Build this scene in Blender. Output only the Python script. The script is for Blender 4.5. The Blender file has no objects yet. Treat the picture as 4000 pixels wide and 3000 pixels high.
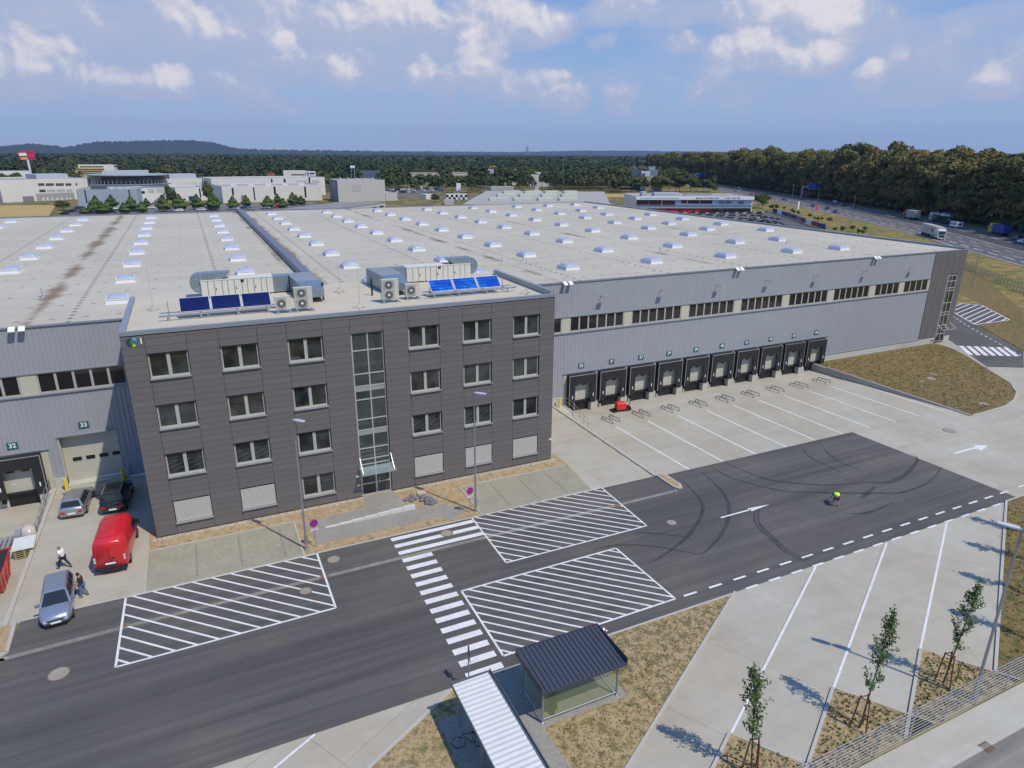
import bpy, bmesh, math, random
import numpy as np
from mathutils import Vector, Matrix
random.seed(7); rng = np.random.default_rng(7)
SC = bpy.context.scene; COL = SC.collection
R = math.radians
# ---------------------------------------------------------------- camera
FPX, YAW, PITCH, ROLL = 2628.69, 0.4405, -0.3297, 0.0058
CAM = Vector((5.0605, -49.1263, 26.4028))
_f = Vector((math.sin(YAW)*math.cos(PITCH), math.cos(YAW)*math.cos(PITCH), math.sin(PITCH)))
_r = Vector((math.cos(YAW), -math.sin(YAW), 0)); _u = _r.cross(_f)
CR = math.cos(ROLL)*_r + math.sin(ROLL)*_u; CU = -math.sin(ROLL)*_r + math.cos(ROLL)*_u; CF = _f
cam = bpy.data.objects.new('camera', bpy.data.cameras.new('camera')); COL.objects.link(cam)
cam.data.sensor_width = 36; cam.data.lens = FPX/4000*36
cam.data.clip_start = 0.5; cam.data.clip_end = 60000
cam.matrix_world = Matrix(((CR.x, CU.x, -CF.x, CAM.x), (CR.y, CU.y, -CF.y, CAM.y), (CR.z, CU.z, -CF.z, CAM.z), (0, 0, 0, 1)))
SC.camera = cam
# ---------------------------------------------------------------- light
SUN_EL = math.atan2(1, 0.68); SH = Vector((-0.32, 0.60, -1.0))           # direction the light travels
SC.view_settings.view_transform = 'Standard'; SC.view_settings.look = 'None'
SC.view_settings.gamma = 1.0; SC.view_settings.exposure = EXPOSURE = 0.0
sun = bpy.data.objects.new('sun', bpy.data.lights.new('sun', 'SUN')); COL.objects.link(sun)
sun.data.energy = 3.7; sun.data.angle = R(0.53); sun.data.color = (1.0, 0.92, 0.80)
sun.rotation_euler = SH.to_track_quat('-Z', 'Y').to_euler(); sun.location = (0, 0, 300)
W = bpy.data.worlds.new('World'); SC.world = W; W.use_nodes = True
def world():
    nt = W.node_tree; N = nt.nodes; L = nt.links
    bg = N['Background']; bg.inputs[1].default_value = 0.1
    sky = N.new('ShaderNodeTexSky'); sky.sky_type = 'NISHITA'; sky.sun_disc = False
    sky.sun_elevation = SUN_EL; sky.sun_rotation = math.atan2(-SH.x, -SH.y)
    sky.altitude = 100; sky.air_density = 1.0; sky.dust_density = 0.6; sky.ozone_density = 2.5
    tc = N.new('ShaderNodeTexCoord'); sep = N.new('ShaderNodeSeparateXYZ'); L.new(tc.outputs['Generated'], sep.inputs[0])
    def M(op, a, b=None, c=None):
        n = N.new('ShaderNodeMath'); n.operation = op
        for i, v in enumerate((a, b, c)):
            if v is None: continue
            if isinstance(v, (int, float)): n.inputs[i].default_value = v
            else: L.new(v, n.inputs[i])
        return n.outputs[0]
    def MR(v, a, b, c=0., d=1., smooth=True):
        n = N.new('ShaderNodeMapRange'); n.interpolation_type = 'SMOOTHSTEP' if smooth else 'LINEAR'
        L.new(v, n.inputs[0])
        for i, q in enumerate((a, b, c, d)): n.inputs[i+1].default_value = q
        return n.outputs[0]
    az = M('ARCTAN2', sep.outputs[0], sep.outputs[1])          # compass angle
    el = M('ARCSINE', sep.outputs[2])
    # grade the clear sky: deeper blue up high, paler grey-blue near the horizon
    grad = N.new('ShaderNodeMixRGB'); grad.blend_type = 'MIX'
    grad.inputs[1].default_value = (3.3, 4.85, 7.6, 1); grad.inputs[2].default_value = (1.25, 3.1, 8.0, 1)
    L.new(MR(el, 0.0, 0.36), grad.inputs[0])
    m0 = N.new('ShaderNodeMixRGB'); m0.inputs[0].default_value = 0.75
    L.new(sky.outputs[0], m0.inputs[1]); L.new(grad.outputs[0], m0.inputs[2])
    # clouds: heaps with lumpy tops and flat bases, laid out by compass angle and height above the horizon
    co = N.new('ShaderNodeCombineXYZ'); L.new(az, co.inputs[0]); L.new(M('MULTIPLY', el, 1.05), co.inputs[1])
    def noise(scale, detail, rough, vec=co, off=0., dist=0.):
        m = N.new('ShaderNodeMapping'); L.new(vec.outputs[0], m.inputs[0]); m.inputs['Location'].default_value = (off, off*1.7, off*.3)
        n = N.new('ShaderNodeTexNoise'); n.inputs['Scale'].default_value = scale; n.inputs['Detail'].default_value = detail
        n.inputs['Roughness'].default_value = rough; n.inputs['Distortion'].default_value = dist
        L.new(m.outputs[0], n.inputs['Vector']); return n.outputs['Fac']
    wz = N.new('ShaderNodeTexNoise'); wz.inputs['Scale'].default_value = 9.; wz.inputs['Detail'].default_value = 4.; L.new(co.outputs[0], wz.inputs['Vector'])
    ws = N.new('ShaderNodeSeparateXYZ'); L.new(wz.outputs['Color'], ws.inputs[0])
    azw = M('ADD', az, M('MULTIPLY', M('SUBTRACT', ws.outputs[0], .5), .09)); elw = M('ADD', el, M('MULTIPLY', M('SUBTRACT', ws.outputs[1], .5), .045))
    big = noise(8., 3, .5, off=3.1); fine = noise(21, 9, .58, off=1.3, dist=.3)
    up = N.new('ShaderNodeCombineXYZ'); L.new(M('ADD', az, .006), up.inputs[0]); L.new(M('MULTIPLY', M('ADD', el, .008), 1.05), up.inputs[1])
    fineu = noise(21, 6, .58, vec=up, off=1.3, dist=.3)                      # the same heaps a little higher up: gives each head its lit rim
    lump = M('ADD', M('MULTIPLY', M('SUBTRACT', big, .5), .55), M('MULTIPLY', M('SUBTRACT', fine, .5), .95))
    dens = None; glow = None
    for (x, y, rx, ry, amp, br) in CLOUDS:
        d = (CF + (x-2000)/FPX*CR - (y-1500)/FPX*CU).normalized()
        a0 = math.atan2(d.x, d.y); e0 = math.asin(d.z)
        dx = M('DIVIDE', M('SUBTRACT', azw, a0), rx*1.15/FPX); dy = M('DIVIDE', M('SUBTRACT', elw, e0), ry*1.45/FPX)
        r2 = M('ADD', M('MULTIPLY', dx, dx), M('MULTIPLY', dy, dy))
        g = M('MULTIPLY', M('MAXIMUM', M('SUBTRACT', 1., M('MULTIPLY', r2, .42)), 0.), amp)
        b = M('MULTIPLY', M('MULTIPLY', g, br), M('MAXIMUM', M('ADD', .62, M('MULTIPLY', dy, .42)), 0.05))
        dens = g if dens is None else M('MAXIMUM', dens, g)
        glow = b if glow is None else M('MAXIMUM', glow, b)
    total = M('ADD', dens, M('MULTIPLY', lump, 1.3))
    cover = MR(total, 0.20, 0.66)
    streak = N.new('ShaderNodeCombineXYZ'); L.new(az, streak.inputs[0]); L.new(M('MULTIPLY', el, 3.2), streak.inputs[1])
    broad = None
    for (x, y, rx, ry, amp) in BROAD:
        d = (CF + (x-2000)/FPX*CR - (y-1500)/FPX*CU).normalized(); a0 = math.atan2(d.x, d.y); e0 = math.asin(d.z)
        dx = M('DIVIDE', M('SUBTRACT', azw, a0), rx/FPX); dy = M('DIVIDE', M('SUBTRACT', elw, e0), ry/FPX)
        g = M('MULTIPLY', M('MAXIMUM', M('SUBTRACT', 1., M('MULTIPLY', M('ADD', M('MULTIPLY', dx, dx), M('MULTIPLY', dy, dy)), .5)), 0.), amp); broad = g if broad is None else M('MAXIMUM', broad, g)
    wisp = MR(M('ADD', M('MULTIPLY', M('SUBTRACT', noise(6.5, 8, .62, vec=streak, off=7.7), .5), 2.2), broad), .02, .70, 0., .92)
    rim = M('MULTIPLY', M('SUBTRACT', fine, fineu), 1.7)
    lit = MR(M('ADD', M('ADD', M('MULTIPLY', glow, 1.0), M('MULTIPLY', lump, .9)), rim), 0.30, 1.02)
    veil = N.new('ShaderNodeMixRGB'); L.new(wisp, veil.inputs[0]); L.new(m0.outputs[0], veil.inputs[1]); veil.inputs[2].default_value = (4.1, 4.9, 6.9, 1)
    ccol = N.new('ShaderNodeMixRGB'); L.new(lit, ccol.inputs[0]); ccol.inputs[1].default_value = (4.5, 5.05, 6.8, 1); ccol.inputs[2].default_value = (8.0, 7.6, 7.9, 1)
    mix = N.new('ShaderNodeMixRGB'); L.new(M('MULTIPLY', cover, MR(el, 0.0, 0.075, .35, .97)), mix.inputs[0])
    L.new(veil.outputs[0], mix.inputs[1]); L.new(ccol.outputs[0], mix.inputs[2])
    L.new(mix.outputs[0], bg.inputs[0])
BROAD = [(350, 110, 700, 170, .8), (900, 180, 650, 170, .75), (1500, 220, 520, 170, .65), (2000, 60, 330, 60, .5), (3450, 200, 650, 170, .6), (2550, 40, 480, 50, .5), (2850, 330, 420, 120, .35), (700, 380, 1100, 90, .35), (3500, 60, 500, 60, .45)]
# x, y, half width, half height (in the frame's pixels), density, brightness
CLOUDS = [(380, 60, 330, 75, .72, .75), (770, 100, 120, 55, .85, 1.1), (1150, 50, 300, 70, .72, 1.0), (820, 130, 60, 40, .9, 1.2), (1540, 60, 140, 65, 1.0, 1.35),
          (1900, 60, 160, 60, .95, 1.3), (2070, 90, 110, 50, 1.0, 1.35), (110, 270, 170, 65, .85, 1.0), (470, 325, 130, 30, .85, 1.1),
          (665, 325, 62, 30, 1.0, 1.2), (1230, 215, 260, 60, .55, .8), (1340, 275, 50, 35, .85, 1.2), (1090, 215, 60, 35, .85, 1.15), (1630, 190, 120, 60, .6, .95), (1660, 290, 50, 35, .85, 1.2),
          (1880, 240, 70, 75, .9, 1.2), (1740, 320, 80, 50, .65, .95), (2080, 350, 110, 40, .85, 1.15), (2190, 385, 90, 40, .7, 1.0),
          (950, 340, 120, 40, .55, .9), (3230, 40, 120, 60, 1.05, 1.4), (2990, 45, 120, 50, .85, 1.15), (2930, 180, 110, 32, 1., 1.25), (2680, 160, 60, 25, .7, 1.),
          (3170, 210, 100, 32, .95, 1.25), (3390, 300, 60, 32, .9, 1.2), (2760, 380, 160, 60, .5, .85), (2460, 390, 65, 45, .65, 1.0), (2180, 395, 80, 40, .65, 1.),
          (3700, 230, 260, 50, .55, .8), (3860, 310, 70, 40, .75, 1.0), (80, 75, 110, 30, .7, 1.), (2330, 165, 70, 22, .7, .95),
          (2480, 30, 280, 40, .5, .75), (3500, 110, 320, 40, .45, .75), (1000, 420, 250, 40, .3, .7)]
world()

# ---------------------------------------------------------------- placing by sight line onto a real plane
ZONE = dict(A=(0, 2250), B=(1000, 1750), C=(2000, 1750), D=(3000, 1750), E=(1500, 2250), F=(3000, 2250), G=(2000, 1150), H=(3000, 1150),
            K=(0, 1750), S=(3000, 500), Q=(2000, 500), P=(1000, 500), N=(0, 500), M=(0, 1150), T=(1000, 1150))
ZS = dict(a=(3400, 750, 3.687), b=(2900, 680, 4.424), c=(1000, 620, 3.687), d=(1600, 620, 3.687), e=(500, 620, 3.687), n=(0, 550, 3.16),
          k=(2400, 650, 3.687), l=(2300, 2400, 2.765), o=(0, 0, 1.0))
def ray(k, x, y):
    x, y = float(x), float(y)
    if k in ZONE: ox, oy = ZONE[k]; s = 2.212
    else: ox, oy, s = ZS[k]
    return (CF + (ox+x/s-2000)/FPX*CR - (oy+y/s-1500)/FPX*CU)
def G(k, x, y, z=0.):
    d = ray(k, x, y); t = (z-CAM.z)/d.z; return CAM + t*d
def GY(k, x, y, yy):
    d = ray(k, x, y); t = (yy-CAM.y)/d.y; return CAM + t*d
def AT(k, x, y, dist):
    """point on the sight line at a given horizontal distance from the camera"""
    d = ray(k, x, y); return CAM + d*(dist/math.hypot(d.x, d.y))
def height(base, k, x, y):
    """how high something standing on base must be for its top to be at that sight line"""
    d = ray(k, x, y); D = math.hypot(base.x-CAM.x, base.y-CAM.y); return CAM.z + d.z*D/math.hypot(d.x, d.y)

# ---------------------------------------------------------------- mesh helper
class MB:
    def __init__(s): s.v = []; s.f = []; s.m = []
    def add(s, vs, fs, mi=0):
        b = len(s.v); s.v += [tuple(v) for v in vs]; s.f += [tuple(b+i for i in f) for f in fs]; s.m += [mi]*len(fs); return s
    def quad(s, a, b, c, d, mi=0): return s.add([a, b, c, d], [(0, 1, 2, 3)], mi)
    def poly(s, pts, z=None, mi=0):
        if z is not None: pts = [(p[0], p[1], z) for p in pts]
        return s.add(pts, [tuple(range(len(pts)))], mi)
    def box(s, x0, x1, y0, y1, z0, z1, mi=0):
        v = [(x, y, z) for z in (z0, z1) for y in (y0, y1) for x in (x0, x1)]
        return s.add(v, [(0, 2, 3, 1), (4, 5, 7, 6), (0, 1, 5, 4), (1, 3, 7, 5), (3, 2, 6, 7), (2, 0, 4, 6)], mi)
    def prism(s, pts, z0, z1, mi=0, cap=True):
        a = sum(pts[i][0]*pts[(i+1) % len(pts)][1]-pts[(i+1) % len(pts)][0]*pts[i][1] for i in range(len(pts)))
        if a < 0: pts = pts[::-1]
        n = len(pts); v = [(p[0], p[1], z0) for p in pts]+[(p[0], p[1], z1) for p in pts]
        f = [(i, (i+1) % n, n+(i+1) % n, n+i) for i in range(n)]
        if cap: f += [tuple(range(n))[::-1], tuple(range(n, 2*n))]
        return s.add(v, f, mi)
    def loft(s, rings, cap=True, mi=0, closed=True):
        n = len(rings[0]); v = [p for r in rings for p in r]; f = []
        for k in range(len(rings)-1):
            for i in range(n if closed else n-1):
                j = (i+1) % n; f.append((k*n+i, k*n+j, (k+1)*n+j, (k+1)*n+i))
        if cap: f += [tuple(range(n))[::-1], tuple(range((len(rings)-1)*n, len(rings)*n))]
        return s.add(v, f, mi)
    def tube(s, path, r, n=8, r1=None, cap=True, mi=0):
        path = [Vector(p) for p in path]; rings = []; m = len(path)
        for i, p in enumerate(path):
            t = (path[min(i+1, m-1)]-path[max(i-1, 0)]).normalized()
            a = t.cross(Vector((0, 0, 1)));
            if a.length < 1e-3: a = Vector((1, 0, 0))
            a.normalize(); b = t.cross(a).normalized()
            rr = r if r1 is None else r+(r1-r)*i/max(1, m-1)
            rings.append([p+rr*(math.cos(2*math.pi*k/n)*a+math.sin(2*math.pi*k/n)*b) for k in range(n)])
        return s.loft(rings, cap, mi)
    def cyl(s, c, r, z0, z1, n=16, r1=None, mi=0):
        r1 = r if r1 is None else r1
        return s.loft([[(c[0]+q*math.cos(2*math.pi*k/n), c[1]+q*math.sin(2*math.pi*k/n), z) for k in range(n)] for q, z in ((r, z0), (r1, z1))], True, mi)
    def ball(s, c, r, n=10, m=6, mi=0, sc=(1, 1, 1)):
        rings = [[(c[0]+r*sc[0]*math.sin(math.pi*(j+.02)/(m+.04))*math.cos(2*math.pi*k/n), c[1]+r*sc[1]*math.sin(math.pi*(j+.02)/(m+.04))*math.sin(2*math.pi*k/n),
                   c[2]-r*sc[2]*math.cos(math.pi*(j+.02)/(m+.04))) for k in range(n)] for j in range(m+1)]
        return s.loft(rings, True, mi)
    def xf(s, M, start=0):
        for i in range(start, len(s.v)): s.v[i] = tuple(M @ Vector(s.v[i]))
        return s
    def mesh(s, name, mats, smooth=False):
        me = bpy.data.meshes.new(name); me.from_pydata(s.v, [], s.f); me.update()
        for m in (mats if isinstance(mats, (list, tuple)) else [mats]):
            if m is not None: me.materials.append(m)
        if any(s.m): me.polygons.foreach_set('material_index', s.m)
        if smooth: me.polygons.foreach_set('use_smooth', [True]*len(me.polygons))
        return me
    def build(s, name, mats, parent=None, smooth=False, loc=None, **tags):
        o = bpy.data.objects.new(name, s.mesh(name, mats, smooth)); COL.objects.link(o)
        if parent is not None: o.parent = parent
        if loc is not None: o.location = loc
        tag(o, **tags); return o
def tag(o, label=None, cat=None, group=None, kind=None):
    if label: o['label'] = label
    if cat: o['category'] = cat
    if group: o['group'] = group
    if kind: o['kind'] = kind
    return o
def empty(name, loc=(0, 0, 0), rz=0., **tags):
    o = bpy.data.objects.new(name, None); COL.objects.link(o); o.location = loc; o.rotation_euler = (0, 0, rz); o.empty_display_size = .3
    return tag(o, **tags)
def kids(o): return [c for c in KIDS.get(o.name, [])]
KIDS = {}
def copy_tree(o, parent=None, loc=None, rz=None, scale=None, **tags):
    c = o.copy(); COL.objects.link(c)
    if parent is not None: c.parent = parent
    for ch in list(o.children): copy_tree(ch, c)
    if loc is not None: c.location = loc
    if rz is not None: c.rotation_euler = (0, 0, rz)
    if scale is not None: c.scale = scale
    return tag(c, **tags)
def text(name, s, size, loc, rot, m, parent=None, align='CENTER', ext=.004, bold=0., **tags):
    cu = bpy.data.curves.new(name, 'FONT'); cu.body = s; cu.size = size; cu.extrude = ext; cu.align_x = align; cu.align_y = 'CENTER'; cu.offset = bold
    o = bpy.data.objects.new(name, cu); COL.objects.link(o)
    dg = bpy.context.evaluated_depsgraph_get(); me = bpy.data.meshes.new_from_object(o.evaluated_get(dg)); bpy.data.objects.remove(o)
    me.name = name; me.materials.clear(); me.materials.append(m)
    o = bpy.data.objects.new(name, me); COL.objects.link(o); o.location = loc; o.rotation_euler = rot
    if parent is not None: o.parent = parent
    return tag(o, **tags)

# ---------------------------------------------------------------- materials
def new_mat(name):
    m = bpy.data.materials.new(name); m.use_nodes = True; nt = m.node_tree
    return m, nt, nt.nodes['Principled BSDF']
class NT:
    def __init__(s, nt): s.nt = nt; s.N = nt.nodes; s.L = nt.links; s.pos = None
    def P(s):
        if s.pos is None: g = s.N.new('ShaderNodeNewGeometry'); s.pos = g.outputs['Position']
        return s.pos
    def obj(s): return s.N.new('ShaderNodeTexCoord').outputs['Object']
    def setin(s, sock, v):
        if isinstance(v, (int, float, tuple, list)):
            sock.default_value = (tuple(v)+(1,)) if isinstance(v, (tuple, list)) and len(v) == 3 and sock.type == 'RGBA' else v
        else: s.L.new(v, sock)
    def math(s, op, a, b=0., c=None):
        n = s.N.new('ShaderNodeMath'); n.operation = op; s.setin(n.inputs[0], a); s.setin(n.inputs[1], b)
        if c is not None: s.setin(n.inputs[2], c)
        return n.outputs[0]
    def noise(s, scale=1., detail=3., rough=.55, stretch=(1, 1, 1), vec=None, rot=0., dist=0.):
        m = s.N.new('ShaderNodeMapping'); s.L.new(vec if vec is not None else s.P(), m.inputs[0]); m.inputs['Scale'].default_value = stretch
        m.inputs['Rotation'].default_value = (0, 0, rot)
        n = s.N.new('ShaderNodeTexNoise'); n.inputs['Scale'].default_value = scale; n.inputs['Detail'].default_value = detail
        n.inputs['Roughness'].default_value = rough; n.inputs['Distortion'].default_value = dist
        s.L.new(m.outputs[0], n.inputs['Vector']); return n.outputs['Fac']
    def ramp(s, v, a, b, c=0., d=1.):
        n = s.N.new('ShaderNodeMapRange'); n.interpolation_type = 'SMOOTHSTEP'; s.setin(n.inputs[0], v)
        for i, q in enumerate((a, b, c, d)): s.setin(n.inputs[i+1], q)
        return n.outputs[0]
    def mix(s, f, a, b, mode='MIX'):
        n = s.N.new('ShaderNodeMixRGB'); n.blend_type = mode; s.setin(n.inputs[0], f); s.setin(n.inputs[1], a); s.setin(n.inputs[2], b); return n.outputs[0]
    def sep(s, v):
        n = s.N.new('ShaderNodeSeparateXYZ'); s.L.new(v, n.inputs[0]); return n.outputs
    def brick(s, bw, rh, mortar, off=0., rot=0., shift=(0, 0, 0), vec=None, smooth=.1):
        m = s.N.new('ShaderNodeMapping'); s.L.new(vec if vec is not None else s.P(), m.inputs[0]); m.inputs['Rotation'].default_value = (0, 0, rot); m.inputs['Location'].default_value = shift
        n = s.N.new('ShaderNodeTexBrick'); n.offset = off; n.inputs['Scale'].default_value = 1.; n.inputs['Brick Width'].default_value = bw
        n.inputs['Row Height'].default_value = rh; n.inputs['Mortar Size'].default_value = mortar; n.inputs['Mortar Smooth'].default_value = smooth
        n.inputs['Bias'].default_value = 0
        n.inputs['Color1'].default_value = (0, 0, 0, 1); n.inputs['Color2'].default_value = (1, 1, 1, 1); n.inputs['Mortar'].default_value = (.5, .5, .5, 1)
        s.L.new(m.outputs[0], n.inputs['Vector']); return n.outputs['Fac'], n.outputs['Color']
    def bump(s, b, h, strength=.3, dist=.02):
        n = s.N.new('ShaderNodeBump'); n.inputs['Strength'].default_value = strength; n.inputs['Distance'].default_value = dist
        s.setin(n.inputs['Height'], h); s.L.new(n.outputs[0], b.inputs['Normal'])
def mat(name, col, rough=.6, metal=0., var=.12, scale=.6, fine=.06, fscale=14., spec=None, emit=None, coat=0., bump=0., obj=False):
    m, nt, b = new_mat(name); t = NT(nt); vec = t.obj() if obj else t.P()
    n1 = t.noise(scale, 4, .6, vec=vec); n2 = t.noise(fscale, 2, .6, vec=vec)
    f = t.math('ADD', t.math('MULTIPLY_ADD', n1, 2*var, 1-var), t.math('MULTIPLY_ADD', n2, 2*fine, -fine))
    c = t.N.new('ShaderNodeVectorMath'); c.operation = 'SCALE'; c.inputs[0].default_value = col; t.L.new(f, c.inputs['Scale'])
    t.L.new(c.outputs[0], b.inputs['Base Color']); b.inputs['Roughness'].default_value = rough; b.inputs['Metallic'].default_value = metal
    if spec is not None: b.inputs['Specular IOR Level'].default_value = spec
    if coat: b.inputs['Coat Weight'].default_value = coat; b.inputs['Coat Roughness'].default_value = .05
    if emit: b.inputs['Emission Color'].default_value = (*col, 1); b.inputs['Emission Strength'].default_value = emit
    if bump: t.bump(b, n2, bump, .02)
    m.diffuse_color = (*col, 1); return m
MT = dict(
    white_paint=mat('white_paint', (.78, .78, .76), .6, fine=.05, scale=1.2), road_paint=mat('road_paint', (.66, .66, .65), .7, var=.26, scale=1.1, fine=.2, fscale=6.),
    alu=mat('aluminium', (.55, .56, .57), .38, .7), galv=mat('galvanised_steel', (.42, .45, .48), .42, .75, var=.15), steel=mat('brushed_steel', (.35, .37, .4), .35, .8),
    frame=mat('window_frame_beige', (.40, .40, .35), .5), dark=mat('dark_rubber', (.018, .018, .02), .75), black=mat('black_plastic', (.012, .012, .014), .45),
    glass=mat('dark_window_glass', (.018, .022, .024), .04, var=.3, spec=.8), tyre=mat('tyre_rubber', (.02, .02, .02), .8), rim=mat('wheel_rim', (.45, .46, .48), .3, .8),
    red=mat('red_paint', (.55, .016, .022), .35, coat=.5), redp=mat('red_plastic', (.68, .03, .02), .45), silver=mat('silver_paint', (.36, .40, .46), .32, .65, coat=.6),
    grey_car=mat('warm_silver_paint', (.40, .41, .42), .3, .65, coat=.6), blackcar=mat('black_car_paint', (.012, .014, .017), .2, coat=.8), bluecar=mat('blue_car_paint', (.02, .05, .14), .25, coat=.6),
    whitecar=mat('white_car_paint', (.72, .73, .74), .3, coat=.6), yellow=mat('yellow_paint', (.75, .58, .01), .5), green_sign=mat('dark_green_sign', (.005, .11, .10), .5),
    signwhite=mat('white_lettering', (.8, .82, .8), .5), cream=mat('cream_panel', (.50, .48, .38), .6), door=mat('beige_door_panel', (.47, .46, .38), .55),
    concrete=mat('cast_concrete', (.46, .44, .38), .85, var=.16, fine=.1), hedge=mat('grey_cladding', (.30, .33, .37), .5), blue=mat('blue_sign', (.01, .13, .62), .5),
    bluegrey=mat('blue_grey_metal', (.10, .13, .18), .5), wood=mat('stained_wood', (.16, .055, .025), .75, var=.3), pallet=mat('pallet_wood', (.36, .27, .15), .85, var=.3, fscale=30),
    tail=mat('tail_light_red', (.45, .01, .01), .25), lens=mat('headlamp_lens', (.55, .57, .6), .08), skin=mat('skin', (.42, .22, .15), .6, var=.04), skin2=mat('tanned_skin', (.30, .13, .09), .6, var=.04),
    shirtw=mat('white_shirt', (.8, .8, .82), .85, var=.05), shirtb=mat('black_shirt', (.03, .026, .024), .9), trous=mat('dark_trousers', (.02, .024, .036), .9), jeans=mat('blue_jeans', (.10, .17, .30), .9),
    hair=mat('dark_hair', (.02, .013, .01), .8), hivis=mat('hi_vis_yellow', (.50, 1.0, .03), .7, var=.03), orange=mat('orange_cloth', (.95, .16, .02), .8, var=.04), navy=mat('navy_shorts', (.02, .02, .08), .9),
    bark=mat('bark', (.09, .065, .045), .9, var=.3), redstripe=mat('sign_red', (.60, .01, .03), .5), signblue=mat('sign_blue', (.04, .05, .42), .5))
# ================================================================ GROUND MATERIALS
def m_asphalt(name='asphalt', base=(.092, .087, .083), streak=True, rot=0.):
    m, nt, b = new_mat(name); t = NT(nt)
    st = t.noise(1., 4, .6, stretch=(.035, 1.6, 1), rot=rot); st2 = t.noise(1., 2, .5, stretch=(.012, .45, 1), rot=rot)
    pl = t.noise(.09, 4, .6); fine = t.noise(22, 3, .7)
    f = t.math('ADD', t.math('ADD', t.math('MULTIPLY_ADD', t.ramp(st, .3, .7), .34, .62), t.math('MULTIPLY_ADD', t.ramp(st2, .3, .7), .26, -.1)), t.math('ADD', t.math('MULTIPLY_ADD', pl, .45, -.1), t.math('MULTIPLY_ADD', fine, .35, -.18)))
    c = t.mix(t.ramp(pl, .42, .7), base, (base[0]*1.18, base[1]*1.14, base[2]*1.04))
    sc = t.N.new('ShaderNodeVectorMath'); sc.operation = 'SCALE'; t.L.new(c, sc.inputs[0]); t.L.new(f, sc.inputs['Scale'])
    t.L.new(sc.outputs[0], b.inputs['Base Color']); b.inputs['Roughness'].default_value = .82; t.bump(b, fine, .25, .01); return m
def m_concrete(name, bw, rh, rot=0., shift=(0, 0, 0), base=(.455, .41, .32), joint=.025, warm=True):
    m, nt, b = new_mat(name); t = NT(nt)
    fac, col = t.brick(bw, rh, joint, 0., rot, shift, smooth=.3); edge, _ = t.brick(bw, rh, .55, 0., rot, shift, smooth=1.)
    tone = t.sep(col)[0]
    big = t.noise(.16, 5, .62); mid = t.noise(.9, 5, .65); fine = t.noise(16, 3, .7); br = t.noise(.6, 4, .6, stretch=(.12, 2.2, 1), rot=rot)
    f = t.math('ADD', t.math('MULTIPLY_ADD', big, .5, .62), t.math('ADD', t.math('MULTIPLY_ADD', mid, .22, -.1), t.math('MULTIPLY_ADD', fine, .16, -.08)))
    f = t.math('ADD', f, t.math('MULTIPLY_ADD', br, .18, -.1)); f = t.math('ADD', f, t.math('MULTIPLY_ADD', tone, .07, -.03))
    f = t.math('SUBTRACT', f, t.math('MULTIPLY', fac, .22))
    c = t.mix(t.ramp(big, .35, .65), base, (base[0]*.93, base[1]*.99, base[2]*1.06))
    c = t.mix(t.math('MULTIPLY', edge, t.ramp(mid, .35, .8, 0., .38)), c, (.54, .47, .35))
    sc = t.N.new('ShaderNodeVectorMath'); sc.operation = 'SCALE'; t.L.new(c, sc.inputs[0]); t.L.new(f, sc.inputs['Scale'])
    t.L.new(sc.outputs[0], b.inputs['Base Color']); b.inputs['Roughness'].default_value = .85; t.bump(b, fine, .15, .01); return m
def m_paver(name='paving_stones', base=(.36, .34, .25), bw=.21, rh=.105):
    m, nt, b = new_mat(name); t = NT(nt); fac, col = t.brick(bw, rh, .012, .5); tone = t.sep(col)[0]
    big = t.noise(.5, 4, .6); fine = t.noise(5, 4, .7)
    f = t.math('ADD', t.math('MULTIPLY_ADD', big, .35, .72), t.math('ADD', t.math('MULTIPLY_ADD', tone, .18, -.08), t.math('MULTIPLY_ADD', fine, .25, -.12)))
    f = t.math('SUBTRACT', f, t.math('MULTIPLY', fac, .3))
    sc = t.N.new('ShaderNodeVectorMath'); sc.operation = 'SCALE'; t.setin(sc.inputs[0], base); t.L.new(f, sc.inputs['Scale'])
    t.L.new(sc.outputs[0], b.inputs['Base Color']); b.inputs['Roughness'].default_value = .9; return m
def m_grass(name, straw=(.39, .30, .165), brown=(.235, .165, .08), green=(.14, .135, .058), gamt=.64, scale=2.3, dirt=(.42, .33, .20)):
    m, nt, b = new_mat(name); t = NT(nt)
    n1 = t.noise(scale*.35, 5, .62); n2 = t.noise(scale*1.6, 5, .72, dist=.4); n3 = t.noise(scale*.8, 4, .65, rot=1.1); fine = t.noise(scale*9, 4, .75); lg = t.noise(.05, 3, .5)
    c = t.mix(t.ramp(n2, .36, .56), brown, straw); c = t.mix(t.ramp(t.math('ADD', n3, t.math('MULTIPLY', lg, .3)), gamt, gamt+.14, 0, .85), c, green)
    c = t.mix(t.math('MULTIPLY', t.ramp(n1, .5, .68), t.ramp(n2, .45, .6)), c, dirt)
    f = t.math('MULTIPLY_ADD', fine, 1.2, .42)
    sc = t.N.new('ShaderNodeVectorMath'); sc.operation = 'SCALE'; t.L.new(c, sc.inputs[0]); t.L.new(f, sc.inputs['Scale'])
    t.L.new(sc.outputs[0], b.inputs['Base Color']); b.inputs['Roughness'].default_value = .95; b.inputs['Specular IOR Level'].default_value = .15; t.bump(b, fine, .6, .06); return m
def m_gravel():
    m, nt, b = new_mat('pebble_gravel'); t = NT(nt); v = t.N.new('ShaderNodeTexVoronoi'); v.inputs['Scale'].default_value = 14; t.L.new(t.P(), v.inputs['Vector'])
    c = t.mix(t.sep(v.outputs['Color'])[0], (.22, .18, .12), (.62, .56, .42)); t.L.new(c, b.inputs['Base Color']); b.inputs['Roughness'].default_value = .9
    t.bump(b, v.outputs['Distance'], .8, .05); return m
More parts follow.
